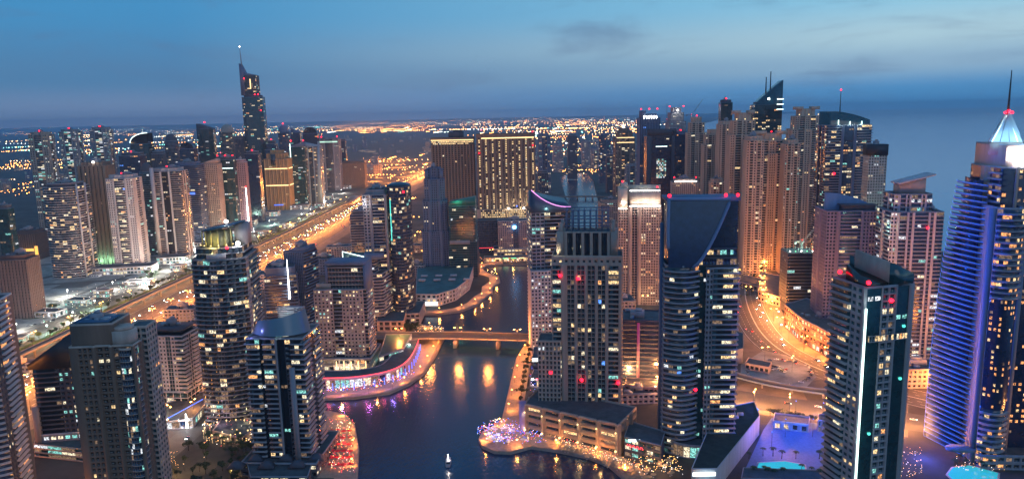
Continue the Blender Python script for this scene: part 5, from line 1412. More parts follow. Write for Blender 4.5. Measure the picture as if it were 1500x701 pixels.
# tallest spire
def spire(r, w, d, h):
    part(r, 'upper_block', FACADE(GREYD, conc('slate_trim', '#56687a'), G_TEAL), lambda m: sec(m, rect(w * .72, d * .8, -w * .1), h, h + 52, S('g', cw=4, win=(.9, .75), dep=.15, p=.12, pal='pale'), np.random.default_rng(9), 4))
    part(r, 'sloping_blade', BLUEG, lambda m: m.prism([(-w * .48, -d * .42), (-w * .28, -d * .42), (-w * .28, d * .3), (-w * .48, d * .3)], h, [h + 84, h + 60, h + 60, h + 84]))
    part(r, 'roof_slope', BLUEG, lambda m: m.prism(rect(w * .7, d * .76, -w * .1), h + 52.2, [h + 62, h + 54, h + 54, h + 62]))
    part(r, 'spire', METAL, lambda m: m.tube([(-w * .44, 0, h + 60), (-w * .46, 0, h + 96), (-w * .48, 0, h + 128)], [2.6, 1.6, .6]))
    part(r, 'spire_lamp', E_WHITE, lambda m: m.ball((-w * .48, 0, h + 129), 1.6))
    for (x_, z_) in ((-.26, 44), (.36, 2), (.2, 2), (.44, -40)): part(r, 'red_beacon', E_RED, lambda m: m.ball((w * x_, -d * .5 - 1, h + z_), 1.6))
    part(r, 'light_bar', E_GOLD, lambda m: m.box((0, -d * .4 - .8, h + 30), (2.4, .6, 26)))
quick(371, 140, 300, 36, .9, 4, 'o', 'C', M_TEAL, 'flat', 161, 'tallest dark tower on the left skyline ending in a slanted blade and needle spire', 'landmark_tower', None, p=.1, pal='pale', cw=4, fh=4, extra=spire)
def belts(r, w, d, h):
    for z_ in (h * .70, h * .42): part(r, 'light_belt', E_GOLD, lambda m: (m.box((0, -d / 2 - 1.6, z_), (w * .96, .6, 2.2)), m.box((w / 2 + 1.6, 0, z_), (.6, d * .9, 2.2))))
    part(r, 'blue_sign', E_BLUE, lambda m: m.box((0, -d / 2 - 1.6, h * .09), (w * .4, .5, 2.4)))
    part(r, 'upper_bay', G_DARK, lambda m: m.box((-w * .1, -d / 2 - .7, h * .84), (w * .2, 1, h * .2)))
quick(406, 220, 306, 40, .8, 4, 'r', 'R', (conc('ochre_stone', '#a88a62'), STONE_D, G_BRWN), 'step', 162, 'ochre ribbed tower with two gold light belts by the far highway', 'hotel_tower', None, p=.02, pal='warm', extra=belts)
quick(436, 208, 302, 26, .9, 4, 'r', 'C', (BLUEG, GREY, G_TEAL), 'wedgel', 163, 'blue tower edged by a full-height white neon line', 'office_tower', None, p=.08, pal='cool', red=2, extra=lambda r, w, d, h: part(r, 'neon_line', E_NEONW, lambda m: m.box((-w * .42, -d / 2 - 1, h * .5), (1.6, 1, h * .96))))
quick(456, 208, 300, 30, .8, 4, 'r', 'BC', (conc('pale_blue_panel', '#7f97a8'), WHITE, G_BLUE), 'wedge', 164, 'pale blue tower with a leaning side panel right of the neon-edged one', 'office_tower', None, p=.12, pal='warm', extra=lambda r, w, d, h: part(r, 'leaning_panel', conc('pale_blue_panel', '#7f97a8'), lambda m: m.prism([(w * .2, -d * .56), (w * .5, -d * .56), (w * .5, -d * .5), (w * .2, -d * .5)], 0, h + 2, taper=[(w * .42, -d * .56), (w * .52, -d * .56), (w * .52, -d * .5), (w * .42, -d * .5)])))

# ================================================================ low buildings at the water
def lowb(name, label, cat, px, hgt, st, mats, seed, fh=5, parapet=.8):
    Q = [GP(*p) for p in px]; c = sum(Q, Vector((0, 0))) / len(Q)
    pts = [tuple(p - c) for p in Q]
    if area(pts) < 0:
        pts = pts[::-1]
    r = tag(empty(name, c), label, cat)
    body(r, [(pts, st, 0, hgt, fh, parapet)], mats, seed)
    return r, pts
SHOP = S('g', cw=6, win=(.86, .72), dep=1.0, p=.7, pal='warm', grp=1)
# red-edged terrace restaurant row
TR = smooth([GP(*p) for p in ((468, 571), (520, 569), (566, 561), (592, 549), (606, 532), (614, 512))], 4)
TRb = offs(TR, 20)
c = TR[len(TR) // 2]
r = tag(empty('terrace_restaurant', c), 'curved waterfront restaurant row with a red-lit roof edge and blue-lit columns', 'restaurant')
poly = [tuple(p - c) for p in TR] + [tuple(p - c) for p in TRb[::-1]]
body(r, [(poly, [S('g', cw=5, win=(.9, .8), dep=1.6, p=.95, pal='cool', grp=1)] * (len(TR) - 1) + [S('g')] * (len(TR) + 1), 0, 9.5, 9.5, .9)], FACADE(conc('terrace_wall', '#8a7478'), GREY, G_NAVY), 70)
part(r, 'red_roof_edge', E_REDS, lambda m: m.tube([(*(p - c), 10.9) for p in TR], .38, 0, 5))
for p, a in along(offs(TR, -1.6), 9, 3):
    part(r, 'blue_lit_column', E_BLUE, lambda m: m.tube([(*(p - c), 0), (*(p - c), 6.5)], .42, 0, 6))
    ROOF_LAMPS.append((r, (*(p - c + Vector((.5, -3))), 5), 420, (.12, .2, 1)))
for p, a in along(offs(TR, -4), 16, 8): ROOF_LAMPS.append((r, (*(p - c), 9), 800, (1, .12, .25)))
# low hall behind it and mall by the upper bend
lowb('hall', 'low teal-roofed hall between the square-grid tower and the terrace row', 'building', [(556, 540), (592, 528), (604, 506), (566, 506)], 12, S('g', cw=6, win=(.9, .6), p=.5, pal='cool'), FACADE(GREY, GREY, G_TEAL, mat('teal_roof', (.03, .09, .10), .4, noise=.3, nscale=.2)), 71)
TEALR = mat('verdigris_roof', (.05, .12, .12), .6, noise=.45, nscale=.08)
r, pts = lowb('shopping_mall', 'waterfront mall with a verdigris roof and white arcade at the channel bend', 'mall', [(610, 448), (640, 449), (668, 440), (688, 424), (694, 405), (660, 398), (612, 402)], 15, S('g', cw=6, win=(.6, .6), dep=.8, p=.25, pal='warm'), FACADE(WHITE, WHITE, G_DARK, TEALR), 72)
for k in range(7): part(r, 'roof_light', WHITE, lambda m: m.box((-30 + (k % 4) * 20, -20 + (k // 4) * 26, 16.6), (9, 5, 2.4)))
part(r, 'bright_shopfront', E_SIGNW, lambda m: m.box((pts[-1][0] * .0 + (GP(632, 450) - Vector(r.location[:2])).x, (GP(632, 450) - Vector(r.location[:2])).y - 1.2, 5), (16, .5, 4)))
lowb('shopping_mall', 'second lower mall wing with pale roofs left of the verdigris-roofed mall', 'mall', [(560, 462), (604, 462), (608, 448), (566, 446)], 10, SHOP, FACADE(WHITE, WHITE, G_DARK), 73)
lowb('arcade', 'tall open concrete arcade behind the bridge approach, left bank', 'building', [(553, 492), (592, 492), (598, 470), (556, 468)], 16, S('g', cw=7, win=(.8, .8), dep=3, p=.25, pal='warm'), FACADE(SAND, SAND, G_BRWN), 74)
# right: lit shop signs by the promenade
r, pts = lowb('kiosk', 'small block with a bright white-blue sign screen behind the right promenade', 'building', [(780, 545), (806, 548), (808, 528), (782, 526)], 12, SHOP, FACADE(GREYD, GREY, G_NAVY), 75)
P_ = GP(789, 545) - Vector(r.location[:2])
part(r, 'sign_screen', E_SIGNW, lambda m: (m.box((P_.x - 3, P_.y - 3, 13), (5, .5, 3)), m.box((P_.x + 3.5, P_.y - 3, 13), (5, .5, 3))))
r, pts = lowb('kiosk', 'low cafe with a red sign and white lamp beside the right promenade', 'building', [(776, 566), (806, 570), (812, 556), (782, 552)], 7, SHOP, FACADE(GREY, GREY, G_NAVY), 76)
P_ = GP(792, 566) - Vector(r.location[:2])
part(r, 'red_sign', E_REDS, lambda m: m.box((P_.x, P_.y - 3, 8), (8, .4, 1.6)))
part(r, 'white_lamp', E_WHITE, lambda m: m.ball((P_.x - 7, P_.y - 3, 8), .9))
ROOF_LAMPS += [(r, (P_.x - 7, P_.y - 6, 8), 2500, (1, .8, .8))]
# low shops between podium and sail tower
r, pts = lowb('shop_row', 'two-storey shop row with red sign lettering between the podium and the sail-screen tower', 'building', [(914, 668), (968, 682), (974, 660), (922, 644)], 14, S('g', cw=5, win=(.85, .6), dep=.8, p=.5, pal='cool', grp=1), FACADE(GREYD, GREY, G_TEAL), 77, fh=4.6)
P_ = [GP(916, 668) - Vector(r.location[:2]), GP(966, 681) - Vector(r.location[:2])]
D_ = P_[1] - P_[0]
for k in range(9):
    q = P_[0] + D_ * (.05 + .055 * k)
    part(r, 'red_letter', E_REDS, lambda m: (m.box((q.x, q.y - 1, 9), (.35, .3, 1.8)), m.box((q.x + .5, q.y - 1, 9.6 if k % 2 else 8.4), (.8, .3, .35))))
q = P_[0] + D_ * .25
part(r, 'white_sign', E_NEONW, lambda m: m.box((q.x, q.y - 1.2, 13.6), (8, .4, 1.5)))
# triangular podium right of the sail tower, with pool garden on its roof
r, pts = lowb('podium_block', 'wedge-shaped white podium with a planted roof and glowing sign below the sail-screen tower', 'podium', [(1012, 718), (1050, 718), (1112, 636), (1104, 614), (1048, 626)], 14, S('s'), FACADE(WHITE, WHITE, G_NAVY, mat('roof_garden', (.02, .035, .03), .9, noise=.5, nscale=.2)), 78)
P_ = GP(1030, 718) - Vector(r.location[:2])
part(r, 'glowing_sign', E_SIGNW, lambda m: m.box((P_.x, P_.y - 1.2, 11.5), (14, .5, 2.2)))
ROOF_LAMPS += [(r, (P_.x, P_.y - 8, 12), 1200, (.3, .7, 1)), (r, (-8, 14, 24), 1500, (.6, 1, .5))]
rngp = random.Random(5)
for k in range(5): part(r, 'stair_block', WHITE, lambda m: m.box((-5 + 5 * k, 4 + 5 * k, 18.5), (4, 2, 3)) if False else m.box((-5 + 5 * k, 4 + 5 * k, 15.6), (4, 2, 2)))
# pool deck
DK = [(1080, 712), (1215, 712), (1215, 622), (1130, 612), (1118, 630)]
flat('pool_deck', [[tuple(GP(*p)) for p in DK]], .3, mat('blue_light_tiles', (.12, .18, .32), .6, noise=.2, nscale=.5))['kind'] = 'structure'  # blue of the deck lighting is mixed into the tile colour
POOL = mat('lit_pool_water', (.02, .35, .38), .08, em=(.05, .8, .8), es=.45)
def pool(label, px):
    Q = [GP(*p, .5) for p in px]; c = sum(Q, Vector((0, 0))) / len(Q)
    r = tag(empty('swimming_pool', c), label, 'pool')
    pts = [tuple(p - c) for p in Q]
    if area(pts) < 0: pts = pts[::-1]
    part(r, 'water', POOL, lambda m: m.poly([(*p, .55) for p in pts]))
    part(r, 'rim', WHITE, lambda m: m.prism([(a * 1.08, b * 1.12) for a, b in pts], .3, .5))
    return r
pl1 = pool('long teal-lit swimming pool on the blue-lit deck, bottom right of centre', [(1108, 687), (1112, 677), (1150, 675), (1178, 680), (1180, 690), (1150, 694)])
pl2 = pool('turquoise-lit curved pool at the foot of the pyramid-roofed tower', [(1388, 694), (1396, 684), (1420, 681), (1440, 686), (1462, 692), (1460, 704), (1400, 706)])
DKC = GP(1150, 650)
for (px_, py_, pw, cc) in ((1110, 625, 13000, (.02, .11, 1)), (1150, 640, 13000, (.02, .11, 1)), (1190, 640, 13000, (.02, .11, 1)), (1130, 660, 11000, (.02, .11, 1)), (1205, 615, 5000, (.6, .2, 1)), (1165, 612, 4000, (.08, .2, 1))):
    p = GP(px_, py_)
    fl = tag(empty('deck_light', (p.x, p.y, 0)), 'blue deck light mast standing on the pool deck', 'light', 'deck light masts')
    part(fl, 'pole', DARKM, lambda m: m.tube([(0, 0, .3), (0, 0, 13.5)], .12))
    part(fl, 'lamp_head', E_BLUE, lambda m: m.ball((0, 0, 13.8), .4))
    plight((0, 0, 10.5), pw, cc, .5, fl) if False else ROOF_LAMPS.append((fl, (0, 0, 15), pw, cc))
lowb('pavilion', 'low blue-lit pavilion with dark doorways at the back of the pool deck', 'building', [(1132, 628), (1184, 634), (1186, 622), (1134, 616)], 6, S('g', cw=6, win=(.5, .6), dep=.6, p=.1), FACADE(WHITE, WHITE, G_DARK), 79)
lowb('kiosk', 'small square tower at the right end of the pool-deck pavilion', 'building', [(1197, 632), (1209, 634), (1210, 624), (1198, 623)], 9, S('g', cw=3, win=(.4, .8), dep=.5, p=.1), FACADE(SAND, SAND, G_DARK), 80)
lowb('pool_house', 'dark pool house strip along the bottom edge of the pool deck', 'building', [(1085, 712), (1210, 716), (1211, 700), (1088, 696)], 5, SHOP, FACADE(GREYD, GREY, G_TEAL), 81)
# parking pavilion and wall
lowb('pavilion', 'small flat-roofed office inside the oval parking lot', 'building', [(1091, 541), (1126, 548), (1130, 540), (1096, 533)], 6, S('g', cw=4, win=(.7, .5), p=.1), FACADE(SAND, SAND, G_DARK), 82)
lowb('boundary_block', 'plain concrete block at the left end of the parking lot beside the sail-screen tower', 'building', [(1066, 535), (1088, 532), (1088, 508), (1068, 500)], 14, S('s'), FACADE(CONC, CONC, G_DARK), 83)
lowb('terrace_block', 'stepped stone terraces between the beige residences and the construction block', 'building', [(1110, 440), (1150, 452), (1150, 418), (1116, 412)], 12, S('g', cw=5, win=(.7, .5), p=.3, pal='warm'), FACADE(SAND, SAND, G_DARK), 84)
lowb('roundabout_pavilion', 'low pavilion with warm lamps at the foot of the beige residences', 'building', [(1082, 420), (1120, 430), (1124, 418), (1086, 409)], 7, SHOP, FACADE(SAND, SAND, G_DARK), 85)
# left foreground low blocks
r, pts = lowb('restaurant_court', 'round-ended garden restaurant strung with warm lamps behind the glass-crowned tower', 'restaurant', [(312, 640), (352, 652), (372, 640), (368, 622), (330, 616)], 5, SHOP, FACADE(SAND, SAND, G_BRWN), 86)
for k in range(16):
    a = k * .39; q = (18 * math.cos(a) - 4, 14 * math.sin(a) - 4)
    part(r, 'garden_lamp', E_GOLD, lambda m: (m.tube([(*q, 0), (*q, 6)], .06, 0, 4), m.ball((*q, 6.4), .55)))
ROOF_LAMPS += [(r, (-4, -14, 9), 3000, (1, .75, .35)), (r, (8, 6, 9), 3000, (1, .8, .4)), (r, (-14, 4, 9), 2000, (1, .6, .8))]
r, pts = lowb('entrance_hall', 'low glass hall with white-lit canopy and blue strip below the pale office block', 'building', [(232, 632), (284, 626), (312, 592), (300, 584), (240, 604)], 7, S('g', cw=5, win=(.9, .7), dep=.5, p=.4, pal='cool', grp=1), FACADE(GREY, WHITE, G_NAVY), 87)
q = GP(276, 626) - Vector(r.location[:2])
part(r, 'white_lamp_mast', E_WHITE, lambda m: m.tube([(q.x, q.y - 2, 1), (q.x, q.y - 2, 12)], [.9, .4], 0, 6))
part(r, 'blue_strip', E_BLUE, lambda m: m.tube([(*(GP(246, 628) - Vector(r.location[:2])), 8.4), (*(GP(310, 592) - Vector(r.location[:2])), 8.4)], .35, 0, 4))
ROOF_LAMPS += [(r, (q.x, q.y - 5, 10), 9000, (.85, .9, 1)), (r, (q.x + 12, q.y + 16, 14), 6000, (.3, .35, 1)), (r, (q.x - 20, q.y + 2, 12), 4000, (.3, .9, .9))]
lowb('car_park', 'plain multi-deck car park with teal-lit stairs at the lower left', 'building', [(52, 668), (122, 676), (124, 650), (60, 646)], 9, S('b', cw=6, sl=1, pr=.4, p=.5, pal='cool'), FACADE(SAND, SAND, G_TEAL), 88, fh=3)
r, pts = lowb('villa_terrace', 'dark stepped villa roofs at the bottom edge under the glass-crowned tower', 'building', [(368, 716), (452, 716), (462, 684), (400, 676), (362, 690)], 8, SHOP, FACADE(GREYD, GREY, G_DARK), 89, fh=4)
for k in range(6): part(r, 'hip_roof', GREYD, lambda m: m.prism(rect(11, 8, -26 + k * 10, (k % 2) * 9 - 4), 8.9, 12.5, taper=rect(3, 2, -26 + k * 10, (k % 2) * 9 - 4)))

# ================================================================ lamps: fittings with their real lights
def plight(loc, power, col, r=.6, parent=None, name='lamp_light'):
    l = bpy.data.lights.new(name, 'POINT'); l.energy = power; l.color = col; l.shadow_soft_size = r
    o = bpy.data.objects.new(name, l); o.location = loc; COL.objects.link(o); o.parent = parent
    return o
BEAC = {'beige gridded tower': ((-.4, .0, 21), (.42, 0, 14)), 'tall tower with a sail': ((-.46, -.4, 1), (.3, -.4, 1), (.46, -.4, 1), (-.06, -.5, -130)), 'near tower with a vertical': ((-.48, -.45, 2), (-.46, .4, 3), (0, -.5, -8)),
 'wide hotel slab': ((.46, -.4, 2), (.46, -.52, -22), (-.46, -.52, -34)), 'dark brown ribbed hotel': ((.48, -.5, -130),), 'dark banded tower': ((-.2, -.5, -62), (-.45, -.6, -96)), 'tall dark tower with': ((.2, -.55, 0),), 'pale grey ribbed': ((.2, -.5, -30),), 'dark unfinished': ((.4, -.4, 3),), 'twin tower': ((.4, -.5, -4),)}
for lb_, r_, w_, d_, h_ in REG:
    for k_, ps in BEAC.items():
        if lb_.startswith(k_):
            for (a_, b_, c_z) in ps:
                part(r_, 'red_beacon', E_RED, lambda m: m.ball((a_ * w_, b_ * d_ - 1.2, h_ + c_z + 1.2), 1.1))
for (r_, l_, p_, c_l) in ROOF_LAMPS: plight(l_, p_, c_l, .5, r_)
_lp = {}
def lamp_proto(kind):
    if kind in _lp: return _lp[kind]
    P = []
    if kind == 'high':
        P.append(('pole', DARKM, lambda m: m.tube([(0, 0, 0), (0, 0, 14)], [.22, .12])))
        P.append(('arm', DARKM, lambda m: m.tube([(-3, 0, 14.6), (0, 0, 14), (3, 0, 14.6)], .09)))
        P.append(('lamp_head', E_ORANGE, lambda m: m.box((-3, 0, 14.5), (1.5, .6, .35))))
        P.append(('lamp_head', E_ORANGE, lambda m: m.box((3, 0, 14.5), (1.5, .6, .35))))
    elif kind == 'white':
        P.append(('pole', DARKM, lambda m: m.tube([(0, 0, 0), (0, 0, 11)], [.2, .12])))
        P.append(('lamp_head', E_WHITE, lambda m: m.box((0, 0, 11.1), (1.6, 1.0, .5))))
    else:
        P.append(('pole', DARKM, lambda m: m.tube([(0, 0, 0), (0, 0, 5.2)], [.13, .08])))
        P.append(('lamp_head', E_ORANGE, lambda m: m.ball((0, 0, 5.6), .42)))
    ms = []
    for n_, m_, f in P:
        mb = MB(); f(mb); o = mb.build(n_, m_); ms.append((n_, o.data)); bpy.data.objects.remove(o)
    _lp[kind] = ms
    return ms
def lamp(kind, x, y, rz, label, group, power, col, z=0., lz=None, parts=True):
    r = tag(empty('street_lamp', (x, y, z), rz), label, 'street lamp', group)
    for n_, me in lamp_proto(kind):
        o = bpy.data.objects.new(n_, me); COL.objects.link(o); o.parent = pole_ if n_ == 'lamp_head' else r
        if n_ == 'pole': pole_ = o
    hz = {'high': 14, 'white': 10.6, 'small': 5.0}[kind]
    if power: plight((0, 0, (lz or hz) - .6), power, col, {'high': 1.2, 'white': .8, 'small': .45}[kind], r)
    return r
SOD = (1, .30, .055); SODW = (1, .38, .1)
for i, (p, a) in enumerate(along(HW, 45, 20)):
    if p.y < 420 or p.y > 3500: continue
    lamp('high', p.x, p.y, a - math.pi / 2, 'twin-headed orange lamp on the median of the wide highway', 'highway median lamps', 150000 if p.y < 2000 else 160000, SOD)
for i, (p, a) in enumerate(along([q + Vector((-80, 0)) for q in HW], 62, 30)):
    if 560 < p.y < 2100: lamp('high', p.x, p.y, a, 'golden lamp on the green verge between the two frontage roads', 'verge lamps', 42000, (1, .5, .12))
for i, (p, a) in enumerate(along(offs(bank_w, 4), 30, 8)):
    if p.y < 1300 and p.y > 430: lamp('small', p.x, p.y, 0, 'small globe lamp on the left-bank promenade', 'left promenade lamps', 8500, SOD)
for i, (p, a) in enumerate(along(offs(bank_e, 4), 30, 8)):
    if p.y < 760 and p.y > 400: lamp('small', p.x, p.y, 0, 'small globe lamp on the right-bank promenade', 'right promenade lamps', 9500, SOD)
for px_ in ((585, 500), (628, 500), (671, 499), (714, 501), (758, 502)):
    p = GP(*px_, 7); lamp('high', p.x, p.y, .0, 'lamp standing on the deck of the marina road bridge', 'bridge lamps', 50000, SOD, z=6.5)
for i, (p, a) in enumerate(along(offs(RR, 20.5), 34, 10)):
    if 480 < p.y < 1250: lamp('high', p.x, p.y, a + math.pi / 2, 'orange lamp along the curved road on the right', 'curved road lamps', 100000 if p.y < 850 else 42000, SOD)
for i, (p, a) in enumerate(along(offs(R2, -15), 26, 5)): lamp('high', p.x, p.y, a + math.pi / 2, 'orange lamp along the cross road below the flyover', 'cross road lamps', 95000, SODW)
for p, a in along(offs(MS, 11), 40, 10):
    if 380 < p.y < 1500: lamp('high', p.x, p.y, a, 'orange lamp along the marina street on the left', 'marina street lamps', 16000, SODW)
WF = [(70, 490), (25, 488), (108, 470), (140, 452), (166, 424), (100, 436), (60, 452), (225, 404), (250, 395), (275, 388), (290, 372), (215, 418), (330, 352), (352, 362), (372, 342), (395, 330), (412, 342), (430, 328), (442, 320), (455, 312), (470, 318), (452, 334), (478, 300), (500, 283), (520, 272), (488, 290), (395, 352), (345, 335), (300, 358)]
for i, px_ in enumerate(WF):
    p = GP(*px_)
    if -495 > p.x: lamp('white', p.x, p.y, 0, 'white floodlight mast on the pale forecourt beyond the highway', 'forecourt floodlights', 50000 * (1 + .7 * (i % 3)), (1, .97, .86) if i % 3 else (.6, 1, .8))
rI = random.Random(21)
for i in range(34):
    p = GP(rI.uniform(530, 640), rI.uniform(232, 268))
    lamp('high', p.x, p.y, rI.uniform(0, 3), 'high orange lamp on the far sandy interchange', 'interchange lamps', 230000, SOD)
for px_, c_l, pw in (((1096, 436), (1, .5, .18), 5000), ((1080, 410), (1, .5, .18), 6000), ((1112, 405), (1, .5, .18), 5000), ((1135, 415), (.4, 1, .6), 9000), ((1140, 470), (.9, 1, .9), 12000), ((1144, 490), (1, .9, .7), 9000), ((1120, 530), (1, .6, .35), 4000), ((1160, 545), (1, .6, .35), 4000), ((915, 440), (1, .6, .3), 9000), ((945, 450), (1, .6, .3), 9000), ((620, 380), (1, .45, .15), 26000), ((612, 350), (1, .45, .15), 26000), ((720, 378), (1, .6, .3), 7000), ((625, 330), (1, .45, .15), 30000), ((470, 520), (1, .7, .4), 8000), ((600, 520), (.3, 1, .8), 3000), ((640, 430), (.3, .9, .8), 9000), ((660, 420), (.3, .9, .8), 9000), ((960, 585), (.2, .8, .9), 2500), ((250, 620), (1, .7, .4), 4000), ((20, 640), (1, .45, .15), 30000), ((45, 600), (1, .45, .15), 30000), ((60, 570), (1, .45, .15), 30000)):
    p = GP(*px_); lamp('white' if c_l[2] > .55 else 'high', p.x, p.y, rI.uniform(0, 3), 'single lamp mast among the low blocks between the towers', 'scattered lamp masts', pw * .8, c_l)

# ================================================================ far city
flatm = mat('far_field', (.05, .045, .05), .95, noise=.5, nscale=.004)
def far_light_field():
    rg = np.random.default_rng(77)
    mbs = MB(); mats_ = [glow('far_orange', (1, .36, .07), 20, False), glow('far_warm', (1, .6, .25), 20, False), glow('far_white', (.9, 1, .9), 14, False), glow('far_teal', (.3, 1, .8), 12, False), glow('far_red', (1, .08, .1), 12, False)]
    pts = []
    # streets: short rows of lamps on the ground
    def row(px, py, L, n, heading, mi):
        p = GP(px, py); d = Vector((math.sin(heading), math.cos(heading)))
        for k in range(n):
            q = p + d * (L * (k / n - .5)) + Vector((rg.normal(0, 4), rg.normal(0, 4)))
            pts.append((q.x, q.y, mi))
    zones = [  # x0, x1, y0, y1, rows, colour weights
        (500, 930, 176.5, 186, 210, (.5, .3, .15, .03, .02)),
        (500, 930, 180, 200, 120, (.55, .3, .1, .03, .02)),
        (500, 640, 186, 198, 34, (.75, .2, .03, .02, 0)),
        (700, 930, 190, 225, 60, (.5, .3, .14, .04, .02)),
        (540, 640, 232, 268, 16, (.9, .1, 0, 0, 0)),
        (790, 930, 215, 262, 34, (.5, .3, .15, .03, .02)),
        (0, 500, 188, 203, 110, (.5, .2, .2, .08, .02)),
        (0, 350, 200, 232, 60, (.45, .2, .2, .13, .02)),
        (0, 140, 240, 254, 16, (.8, .2, 0, 0, 0)),
        (0, 60, 268, 300, 6, (.8, .2, 0, 0, 0)),
        (520, 640, 270, 330, 5, (.9, .1, 0, 0, 0)),
        (930, 1000, 178, 190, 8, (.5, .3, .2, 0, 0))]
    for x0, x1, y0, y1, n, w_ in zones:
        for _ in range(int(n * 1.25)):
            px, py = rg.uniform(x0, x1), rg.uniform(y0, y1)
            hx = 169.5 + (750 - px) * .0209
            py = max(py - 5 + rg.uniform(0, 1), hx + 1.3 + rg.uniform(0, 2.5))
            dist = GP(px, py).length
            row(px, py, dist * rg.uniform(.02, .07), int(rg.integers(4, 14)), rg.choice([0.05, 1.62]) + rg.normal(0, .08), int(rg.choice(5, p=w_)))
    for x, y, mi in pts:
        if x > 3000 + 0.1 * y: continue
        D = math.hypot(x, y); r_ = min(5.5, max(.9, D * .00042)) * (.6 + .8 * rg.random())
        z = 9.0
        a = [(x - r_, y, z), (x, y - r_, z), (x + r_, y, z), (x, y + r_, z)]
        t, b = (x, y, z + r_), (x, y, z - r_)
        for k in range(4):
            l = (k + 1) % 4
            mbs.P.append(np.array([a[k], a[l], t])); mbs.PM.append(mi)
            mbs.P.append(np.array([a[l], a[k], b])); mbs.PM.append(mi)
    o = mbs.build('distant_city_lights', mats_)
    tag(o, kind='stuff')
far_light_field()
# distant low blocks, individual
protos = []
for k in range(5):
    rg = np.random.default_rng(300 + k); mb = MB()
    st_ = S('g', cw=5, win=(.5, .45), dep=0, p=(.1, .16, .22, .12, .3)[k], pal=('warm', 'mix', 'warm', 'cool', 'gold')[k])
    shp = [rect(30, 22), rect(44, 18), [(-18, -12), (18, -12), (18, 0), (4, 0), (4, 14), (-18, 14)], rect(22, 22), rect(60, 26)][k]
    sec(mb, shp, 0, (26, 18, 14, 44, 10)[k], st_, rg, 3.8)
    mb.box((3, 2, (26, 18, 14, 44, 10)[k] + 1.5), (6, 6, 3), 0)
    o = mb.build('distant_block', FACADE(*[M_STONE, M_GREY, M_SAND, M_BLUE, M_GREY][k])); protos.append(o)
rF = random.Random(99)
used = 0
NEARP = ['pale stone low block', 'grey slab block', 'angled sand-coloured block', 'slate mid-rise block', 'long flat shed']
spots = []
for i in range(230):
    z_ = rF.random()
    if z_ < .34: px_, py_ = rF.uniform(690, 935), rF.uniform(205, 262)
    elif z_ < .52: px_, py_ = rF.uniform(0, 380), rF.uniform(222, 300)
    elif z_ < .72: px_, py_ = rF.uniform(500, 700), rF.uniform(196, 226)
    elif z_ < .86: px_, py_ = rF.uniform(930, 1060), rF.uniform(215, 300)
    else: px_, py_ = rF.uniform(380, 560), rF.uniform(205, 262)
    p = GP(px_, py_)
    if -520 < p.x < -280 and True: continue
    if 20 < p.x < 380 and p.y > 1300 and p.y < 3500 and 800 < PR(p.x, p.y, 0)[0] < 900 and py_ > 235: continue
    spots.append((p, py_))
for i, (p, py_) in enumerate(spots):
    k = rF.randrange(5); o = protos[k] if used < 5 and False else protos[k].copy()
    COL.objects.link(o)
    o.location = (p.x, p.y, 0); o.rotation_euler = (0, 0, rF.choice((0, math.pi / 2)) + rF.uniform(-.15, .15)); s_ = rF.uniform(.7, 1.5); o.scale = (s_, s_, s_ * rF.uniform(.7, 1.4))
    tag(o, NEARP[k] + ' in the hazy low city behind the towers', 'building', 'distant ' + NEARP[k] + 's')
for o in protos: bpy.data.objects.remove(o)
# nearer low-rise fill between the towers
nearlow = [(268, 470, 'long low roof with plant beside the highway, left of the disc-roofed tower', 34, 18, 16), (300, 500, 'small grey block behind the pale office block', 26, 22, 22), (400, 420, 'low slate block in front of the highway, behind the lit mast', 40, 26, 20), (470, 400, 'low pale block behind the square-grid tower', 40, 26, 24), (500, 375, 'grey low block under the highway edge near the neon roof frame', 46, 24, 18), (620, 368, 'low brightly fronted block behind the notched stone tower', 40, 24, 12), (640, 375, 'lit low block between the highway and the pair above the mall', 30, 24, 14), (720, 345, 'dim low block under the hotel slabs', 50, 30, 26), (612, 405, 'plain white block at the left foot of the mall', 24, 20, 18), (905, 470, 'dark low block behind the stone tower with the pergola', 34, 30, 26), (935, 585, 'low garden block right of the parking podium', 30, 18, 8), (1060, 400, 'stone block in front of the beige residences', 34, 24, 14), (1190, 430, 'stone low block between the construction block and beige residences', 38, 26, 18), (1345, 560, 'low block at the foot of the winged pale tower', 40, 26, 16), (1300, 470, 'low pale block between the violet and winged towers', 30, 24, 20), (30, 545, 'low shed beside the highway at the left edge', 36, 20, 9), (84, 560, 'low flat depot roof beyond the wedge-roofed tower', 30, 24, 8), (330, 560, 'small block between the office block and the disc-roofed tower', 22, 20, 18), (560, 430, 'white stepped block by the twin tower podium', 26, 20, 16)]
for i, (px_, py_, lb, w_, d_, h_) in enumerate(nearlow):
    p = GP(px_, py_); r = tag(empty('low_block', (p.x, p.y), rF.uniform(-.15, .15)), lb, 'building')
    body(r, [(rect(w_, d_), S('g', cw=4.2, win=(.6, .5), dep=.5, p=.18), 0, h_, 3.8)], FACADE(*[M_GREY, M_STONE, M_WHITE, M_BLUE][i % 4]), 400 + i); clutter(r, w_, d_, h_, 400 + i, 3)
